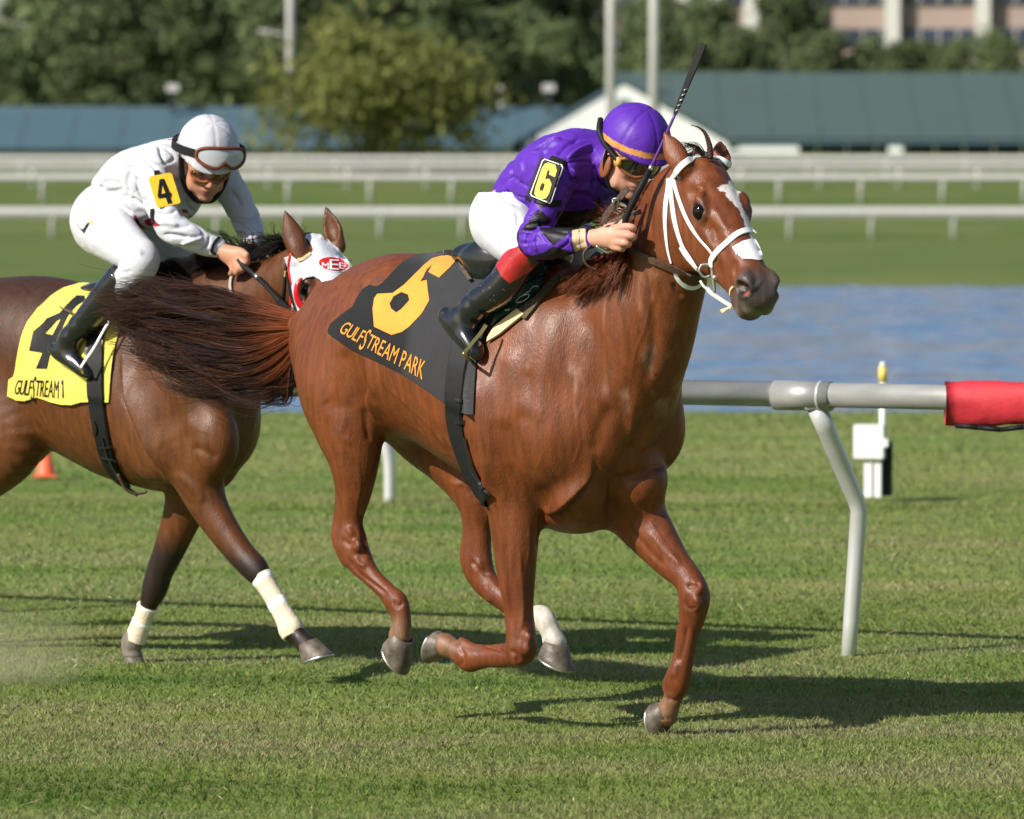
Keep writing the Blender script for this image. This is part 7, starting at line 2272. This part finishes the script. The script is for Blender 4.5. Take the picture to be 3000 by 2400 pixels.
def build_saddle4():
    fr = H4; pk = fr.pick
    root = empty('saddle', 'small black racing saddle with black girth under the white jockey', 'saddle', 'racing saddles')
    fr.place(root)
    sk = obj_skin([horse4_body, cloth4_mesh])
    F = Field((-.34, -.24, 1.22), (.22, .24, 1.66), .007)
    F.chain([[*pk(285, 850, 0), .03, .11], [*pk(340, 842, 0), .035, .14], [*pk(410, 838, 0), .035, .12], [*pk(460, 825, 0), .05, .07]], k=.03)
    V, Q = F.mesh(2); sheet(root, 'seat', V, Q, MAT['saddle_black'])
    patch('flap', [_f((1060, 560), (1300, 480), (1330, 520), (1180, 640), (1080, 760), (1000, 900), (960, 1100), (880, 1180), (800, 1150), (850, 900), (980, 700))], sk, MAT['saddle_black'], root, offset=.012, thick=.006, step=9, relax=4)
    g = strap('girth', _y((690, 520), (690, 700), (690, 860), (705, 1020), (735, 1200), (780, 1380), (850, 1510), (930, 1590), (1000, 1640)), sk, MAT['shell_black'], root, width=.075, thick=.007, offset=.006)
    skg = obj_skin([g])
    for ln, w in ((((740, 1240), (770, 1350), (820, 1450), (860, 1530)), .012), (((720, 1310), (770, 1308), (810, 1300)), .010), (((735, 1380), (790, 1390), (835, 1405)), .010), (((680, 1120), (700, 1170), (690, 1215)), .008)):
        strap('girth_strap', _y(*ln), skg, MAT['saddle_black'], g, width=w, thick=.004, offset=.003)
    y0 = fr.to_world(pk(390, 1420, -.20))[1]
    cord('strap_loop', smooth_path([at_depth(*p, y0) for p in _y((850, 1500), (900, 1600), (960, 1640), (1020, 1640), (1060, 1625))], 5), .0055, MAT['brown_leather'], root)
    yb = fr.to_world(pk(230, 1060, -.36))[1]
    P2 = _y((790, 400), (740, 480), (680, 590), (630, 660), (585, 730))
    pts = smooth_path([at_depth(*p, yb - .004 * k) for k, p in enumerate(P2)], 5)
    ribbon('stirrup_iron', pts, np.tile(np.array([-.3, -1, .1]), (len(pts), 1)), MAT['steel'], root, .010, .004)
    e = pts[-1]; q = fr.to_world(pk(262, 1108, -.24))
    cord('tread', smooth_path([e, e * .5 + q * .5 + np.array([0, 0, -.015]), q], 4), .006, MAT['steel'], root)
    strap('leather_end', _f((572, 722), (630, 750), (695, 775)), sk, MAT['brown_leather'], root, width=.011, thick=.004, offset=.014, taper=[.3, 1, 1])
    return root
saddle4 = build_saddle4()
def build_hood4():
    root = empty('blinker_hood', 'white blinker hood with red eye cups on the bay horse', 'hood')
    H4.place(root)
    out = _k((872, 668), (905, 705), (960, 745), (1010, 755), (1100, 700), (1140, 640), (1110, 560), (1045, 490), (1065, 455), (1130, 442), (1190, 452), (1260, 500), (1330, 550), (1430, 600), (1500, 680), (1560, 770), (1602, 855), (1640, 960), (1600, 1150), (1500, 1320), (1300, 1480), (1000, 1450), (860, 1420), (865, 1300), (880, 1180), (885, 1080), (862, 950), (845, 800))
    eye = _k((1012, 1005), (1060, 970), (1150, 958), (1225, 995), (1272, 1070), (1275, 1160), (1200, 1240), (1130, 1300), (1050, 1290), (1010, 1225), (992, 1110))
    h = patch('hood', [out, eye], S4, MAT['hood_white'], root, offset=.007, thick=.004, step=8, relax=5, wave=cloth_wave(11, .003))
    sk = obj_skin([h])
    def oval(cx, cy, rx, ry, t, n=36):
        return [(cx + rx * math.cos(a) * math.cos(t) - ry * math.sin(a) * math.sin(t), cy + rx * math.cos(a) * math.sin(t) + ry * math.sin(a) * math.cos(t)) for a in np.linspace(0, 2 * math.pi, n, False)]
    patch('emblem_edge', [_k(*oval(1382, 800, 196, 94, .13))], sk, MAT['wrap_white'], h, offset=.0015, thick=.001, step=6)
    b = patch('emblem', [_k(*oval(1382, 800, 176, 80, .13))], sk, MAT['hood_red'], h, offset=.003, thick=.001, step=6)
    sb = obj_skin([b, h])
    for ch, x0, x1, y0, y1, sl in (('M', 1245, 1325, 775, 855, .10), ('E', 1335, 1445, 735, 865, .10), ('E', 1450, 1530, 770, 850, .30)):
        gl, Wd = glyph_loops(ch, 1.0)
        xs = [p[0] for lp in gl[0] for p in lp]; mx = max(xs)
        loops = [[_k((x0 + (x1 - x0) * x / mx, y1 - (y1 - y0) * y / .73 + sl * (x / mx) * 60))[0] for x, y in lp] for lp in gl[0]]
        patch('letter', loops, sb, MAT['wrap_white'], h, offset=.003, thick=.001, step=4)
    strap('red_binding', _k((874, 668), (856, 730), (846, 800), (850, 880), (864, 950), (882, 1040)), sk, MAT['hood_red'], root, width=.009, thick=.003, offset=.001, step=5)
    strap('red_binding', _k((884, 1150), (872, 1230), (864, 1310), (856, 1400)), sk, MAT['hood_red'], root, width=.012, thick=.003, offset=.001, step=5)
    # the red cup beside the eye
    hh = S4.hit(*_k((1050, 1200))[0])
    y0 = hh[0][1] - .028
    P = smooth_path([at_depth(*p, y0) for p in _k((1002, 962), (960, 1030), (942, 1110), (950, 1200), (985, 1280), (1050, 1335), (1120, 1340), (1165, 1310))], 6)
    n = len(P)
    cord('eye_cup', P, np.interp(np.linspace(0, 1, n), [0, .2, .6, 1], [.006, .012, .014, .009]), MAT['hood_red_vinyl'], root, 10)
    P = smooth_path([at_depth(*p, y0 - .004) for p in _k((945, 1200), (990, 1300), (1060, 1370), (1130, 1370))], 6)
    cord('eye_cup', P, .007, MAT['hood_red'], root, 8)
    sk2 = obj_skin([horse4_body])
    strap('ear_tie', _k((960, 742), (1010, 735), (1060, 705), (1105, 680)), sk2, MAT['pad_cream'], root, width=.012, thick=.003, offset=.008)
    return root
hood4 = build_hood4()
def build_bridle4():
    root = empty('bridle', 'dark leather bridle and reins on the bay horse', 'bridle', 'bridles')
    H4.place(root)
    B = MAT['shell_black']
    strap('cheek_strap', _k((845, 730), (820, 820), (805, 920), (800, 1030), (785, 1150), (760, 1280), (748, 1400)), S4, B, root, width=.011, thick=.004, offset=.003)
    strap('cheek_strap', _k((850, 930), (880, 1020), (900, 1130), (925, 1220), (960, 1330), (985, 1420)), S4, B, root, width=.009, thick=.004, offset=.013)
    strap('buckle', _k((825, 880), (818, 950)), S4, MAT['brass'], root, width=.008, thick=.004, offset=.008)
    strap('neck_strap', _k((215, 880), (175, 960), (160, 1060), (175, 1150), (215, 1240), (280, 1350)), S4, MAT['pad_mesh_grey'], root, width=.014, thick=.006, offset=.006)
    y0 = H4.to_world(H4.pick(705, 775, -.16))[1]
    return root
MAT['pad_mesh_grey'] = plain('grey_webbing', (0.35, 0.32, 0.29), 0.7)
bridle4 = build_bridle4()
def build_whip4():
    root = empty('whip', 'black whip held low along the bay neck by the white jockey', 'whip', 'whips')
    H4.place(root)
    y0 = H4.to_world(H4.pick(705, 775, -.158))[1]
    A = lambda x, y, d=0.0: at_depth(*_k((x, y))[0], y0 - d)
    cord('grip', smooth_path([A(235, 740), A(300, 820, .02), A(380, 880, .05), A(460, 950, .08)], 4), np.interp(np.linspace(0, 1, 13), [0, .5, 1], [.008, .011, .010]), MAT['black_rubber'], root, 10)
    cord('collar', [A(440, 930, .072), A(480, 965, .086)], .0105, MAT['steel'], root)
    cord('shaft', smooth_path([A(470, 960, .082), A(600, 1090, .15), A(740, 1250, .23)], 4), .0085, MAT['black_rubber'], root)
    ln = smooth_path([A(720, 1230, .222), A(800, 1330, .27), A(860, 1410, .31), A(920, 1480, .34)], 5)
    ribbon('flap', ln, np.tile(np.array([.2, -1, .2]), (len(ln), 1)), MAT['black_rubber'], root, .026, .006)
build_whip4()
def build_hair4():
    fr = H4; pk = fr.pick
    W = lambda L: [fr.to_world(pk(u, v, l)) for u, v, l in L]
    blk = lambda t, rng: np.tile(np.array([.012, .009, .008]) * (.6 + .8 * rng.rand()), (len(t), 1))
    G = []
    for u, v in ((500, 812), (545, 800), (590, 790), (635, 782), (680, 775), (725, 765), (770, 752), (815, 738), (850, 725)):
        G.append((W([(u, v + 6, .0), (u - 12, v - 22, -.02), (u - 45, v - 30, -.05), (u - 100, v - 12, -.08)]), 1.0)); G.append((W([(u, v + 6, .0), (u - 15, v - 8, -.05), (u - 50, v + 4, -.09), (u - 90, v + 30, -.12)]), .6))
    strands('mane', G, MAT['hair'], horse4, 2600, .0012, .0005, (.016, .040), 15, .014, 10, blk, (.30, 1.0), locks=140, tight=.45)
    G = [(W([(690, 765, 0), (665, 720, 0), (630, 690, 0), (600, 680, 0)]), .6), (W([(730, 755, 0), (715, 700, 0), (690, 672, 0)]), .6), (W([(840, 735, 0), (815, 695, 0), (790, 680, 0)]), .8), (W([(862, 725, -.02), (845, 700, -.02), (822, 690, -.02)]), .8), (W([(900, 700, -.05), (890, 690, -.05), (905, 680, -.05)]), .5)]
    strands('mane', G, MAT['hair'], horse4, 260, .0012, .0005, (.02, .035), 16, .02, 10, blk, (.4, 1.0))
    z = H4.to_world(np.array([-1.28, 0, 1.25])); q = lambda s, l, zz: H4.to_world(np.array([s, l, zz]))
    G = [([q(-1.25, 0, 1.28), q(-1.5, 0, 1.3), q(-1.8, .02, 1.2), q(-2.1, 0, 1.1)], 1), ([q(-1.25, 0, 1.25), q(-1.5, .03, 1.2), q(-1.8, .03, 1.05), q(-2.0, 0, .9)], 1)]
    strands('tail', G, MAT['hair'], horse4, 400, .002, .0008, (.03, .06), 17, .02, 10, blk)
build_hair4()
# ------------------------------------------------------------------ turf blades
def grass_mat():
    m, nt, N, L, b = new_mat('grass_blades')
    g = N.new('ShaderNodeNewGeometry'); tc = N.new('ShaderNodeTexCoord')
    def noise(scale, st, det):
        mp = N.new('ShaderNodeMapping'); mp.inputs['Scale'].default_value = st
        L.new(tc.outputs['Object'], mp.inputs['Vector'])
        t = N.new('ShaderNodeTexNoise'); t.inputs['Scale'].default_value = scale; t.inputs['Detail'].default_value = det
        L.new(mp.outputs[0], t.inputs['Vector']); return t
    n1 = noise(1.15, (0.35, 1, 1), 6); n2 = noise(5.0, (0.30, 1, 1), 4)
    a = N.new('ShaderNodeMath'); a.operation = 'MULTIPLY_ADD'; a.inputs[1].default_value = 0.26; a.inputs[2].default_value = -0.78
    L.new(g.outputs['Random Per Island'], a.inputs[0])
    c = N.new('ShaderNodeMath'); c.operation = 'MULTIPLY_ADD'; c.inputs[1].default_value = 2.0; L.new(n1.outputs['Fac'], c.inputs[0]); L.new(a.outputs[0], c.inputs[2])
    d = N.new('ShaderNodeMath'); d.operation = 'MULTIPLY_ADD'; d.inputs[1].default_value = 0.40; L.new(n2.outputs['Fac'], d.inputs[0]); L.new(c.outputs[0], d.inputs[2])
    r = N.new('ShaderNodeValToRGB'); e = r.color_ramp.elements
    st = [(0.16, (0.120, 0.225, 0.040)), (0.38, (0.290, 0.410, 0.085)), (0.58, (0.400, 0.465, 0.145)), (0.80, (0.520, 0.480, 0.260))]
    while len(e) < len(st): e.new(0.5)
    for k, (p, col) in enumerate(st): e[k].position = p; e[k].color = (*col, 1)
    L.new(d.outputs[0], r.inputs['Fac']); L.new(r.outputs[0], b.inputs['Base Color'])
    b.inputs['Roughness'].default_value = 0.55; b.inputs['Specular IOR Level'].default_value = 0.25
    tr = N.new('ShaderNodeBsdfTranslucent'); L.new(r.outputs[0], tr.inputs['Color'])
    mx = N.new('ShaderNodeMixShader'); mx.inputs[0].default_value = 0.45
    L.new(b.outputs[0], mx.inputs[1]); L.new(tr.outputs[0], mx.inputs[2]); L.new(mx.outputs[0], N['Material Output'].inputs['Surface'])
    return m
MAT['grass'] = grass_mat()
def build_grass():
    rng = np.random.RandomState(21)
    Vs = []
    for (d0, d1, n, h, w) in ((14.5, 19.0, 210000, 0.018, 0.0022), (19.0, 25.0, 170000, 0.018, 0.0028), (25.0, 36.0, 90000, 0.022, 0.0044), (36.0, 57.0, 30000, 0.030, 0.009)):
        y = np.sqrt(rng.rand(n) * (d1 ** 2 - d0 ** 2) + d0 ** 2)
        x = (rng.rand(n) - 0.5) * (0.1875 * y * 1.25 + 0.6)
        # clumps: pull blades towards tuft centres
        cl = 0.075
        gx, gy = np.round(x / cl), np.round(y / cl)
        hsh = np.sin(gx * 12.9898 + gy * 78.233) * 43758.5453; hsh -= np.floor(hsh)
        k = 0.45 * (hsh > 0.35)
        x = x + (gx * cl + (hsh - .5) * .05 - x) * k * rng.rand(n); y = y + (gy * cl - y) * k * rng.rand(n)
        z = np.interp(y, *GROUND_PROFILE)
        tall = 0.55 + 0.9 * hsh * rng.rand(n) + 0.25 * rng.rand(n)
        H = h * tall
        az = np.where(rng.rand(n) < 0.62, rng.choice([0, math.pi], n) + rng.randn(n) * 0.45, rng.rand(n) * 6.283)
        lean = 0.35 + 0.95 * rng.rand(n)
        tip = np.stack([x + np.cos(az) * H * lean, y + np.sin(az) * H * lean, z + H * np.sqrt(np.maximum(0.08, 1 - 0.5 * lean ** 2))], 1)
        wa = rng.rand(n) * 6.283; ww = w * (0.6 + 0.8 * rng.rand(n))
        o = np.stack([np.cos(wa) * ww, np.sin(wa) * ww, np.zeros(n)], 1)
        base = np.stack([x, y, z - 0.004], 1)
        Vs.append(np.stack([base - o, base + o, tip], 1).reshape(-1, 3))
    V = np.vstack(Vs); F = np.arange(len(V)).reshape(-1, 3)
    me = mesh_from('grass', V, F, True)
    T = V.reshape(-1, 3, 3)
    n = np.cross(T[:, 1] - T[:, 0], T[:, 2] - T[:, 0]); n /= np.linalg.norm(n, axis=1)[:, None] + 1e-12
    n *= np.sign(n[:, 2:3] + 1e-9)
    n = n * 0.7 + np.array([0, 0, 1.0]); n /= np.linalg.norm(n, axis=1)[:, None]      # soft turf shading
    me.normals_split_custom_set_from_vertices(np.repeat(n, 3, axis=0).tolist())
    g = link('grass', me, None, MAT['grass'])
    tag(g, 'short green turf grass with straw coloured blades', 'grass', kind='stuff')
GROUND_PROFILE = (np.linspace(10, 60, 400), np.array([curve_ground(v) for v in np.linspace(10, 60, 400)]))
build_grass()
# ------------------------------------------------------------------ kicked-up dust and flying bits of turf
def dust_mat():
    m = bpy.data.materials.new('dust_volume'); m.use_nodes = True
    nt = m.node_tree; N, L = nt.nodes, nt.links
    N.remove(N['Principled BSDF'])
    v = N.new('ShaderNodeVolumePrincipled'); v.inputs['Color'].default_value = (.90, .80, .62, 1); v.inputs['Anisotropy'].default_value = .2
    tc = N.new('ShaderNodeTexCoord')
    ln = N.new('ShaderNodeVectorMath'); ln.operation = 'LENGTH'; L.new(tc.outputs['Object'], ln.inputs[0])
    t = N.new('ShaderNodeTexNoise'); t.inputs['Scale'].default_value = 2.4; t.inputs['Detail'].default_value = 4; L.new(tc.outputs['Object'], t.inputs['Vector'])
    a = N.new('ShaderNodeMath'); a.operation = 'MULTIPLY_ADD'; a.inputs[1].default_value = 1.1; a.inputs[2].default_value = -.55; L.new(t.outputs['Fac'], a.inputs[0])
    s = N.new('ShaderNodeMath'); s.operation = 'ADD'; L.new(ln.outputs['Value'], s.inputs[0]); L.new(a.outputs[0], s.inputs[1])
    r = N.new('ShaderNodeMapRange'); r.inputs[1].default_value = .95; r.inputs[2].default_value = .1; r.inputs[3].default_value = 0; r.inputs[4].default_value = 1.3
    L.new(s.outputs[0], r.inputs[0]); L.new(r.outputs[0], v.inputs['Density']); L.new(v.outputs[0], N['Material Output'].inputs['Volume'])
    return m
c = on_ground(-10, 2010, 0)
bm = bmesh.new(); bmesh.ops.create_icosphere(bm, subdivisions=3, radius=1.0)
me = bpy.data.meshes.new('dust_cloud'); bm.to_mesh(me); bm.free()
du = link('dust_cloud', me, None, dust_mat()); du.location = c + np.array([0, .1, .10]); du.scale = (.46, .32, .22)
tag(du, 'pale puff of dust kicked up at the left edge of the turf', 'dust', kind='stuff')
MAT['clod'] = plain('dry_turf_bits', (.42, .34, .20), .9)
mb = MB(); rngd = np.random.RandomState(9)
for k in range(150):
    u, v = rngd.uniform(-20, 760), rngd.uniform(1560, 2010)
    if rngd.rand() > math.exp(-u / 330): continue
    p = at_depth(u, v, 21.3 + .35 * rngd.randn())
    if p[2] < .01: p[2] = .015
    d = rngd.randn(3) * np.array([1, .5, .5]); d /= np.linalg.norm(d); L_ = .004 + .012 * rngd.rand() ** 2
    e = np.cross(d, rngd.randn(3)); e /= np.linalg.norm(e); e *= .0018
    mb.add([p - d * L_, p + e, p + d * L_, p - e, p + np.array([0, 0, .002])], [(0, 1, 4), (1, 2, 4), (2, 3, 4), (3, 0, 4), (3, 2, 1, 0)])
cl = mb.build('turf_bits', MAT['clod'])
tag(cl, 'tiny bits of straw and turf flying behind the bay horse', 'turf bits', kind='stuff')
mb = MB()
for k in range(420):
    d0 = rngd.uniform(15.5, 30)
    x = (rngd.rand() - .5) * .22 * d0
    p = np.array([x, d0, gz(d0) + .012 + .02 * rngd.rand()]); a = rngd.rand() * 6.28 if rngd.rand() < .4 else rngd.randn() * .35
    d = np.array([math.cos(a), math.sin(a), .25 * rngd.randn()]) * (.012 + .03 * rngd.rand() ** 2); e = np.array([-math.sin(a), math.cos(a), 0]) * .0022
    mb.add([p - d, p + e, p + d, p - e], [(0, 1, 2, 3)])
st_ = mb.build('straw', plain('straw', (.62, .52, .30), .8))
tag(st_, 'pale dry straws lying scattered on the turf', 'straw', kind='stuff')
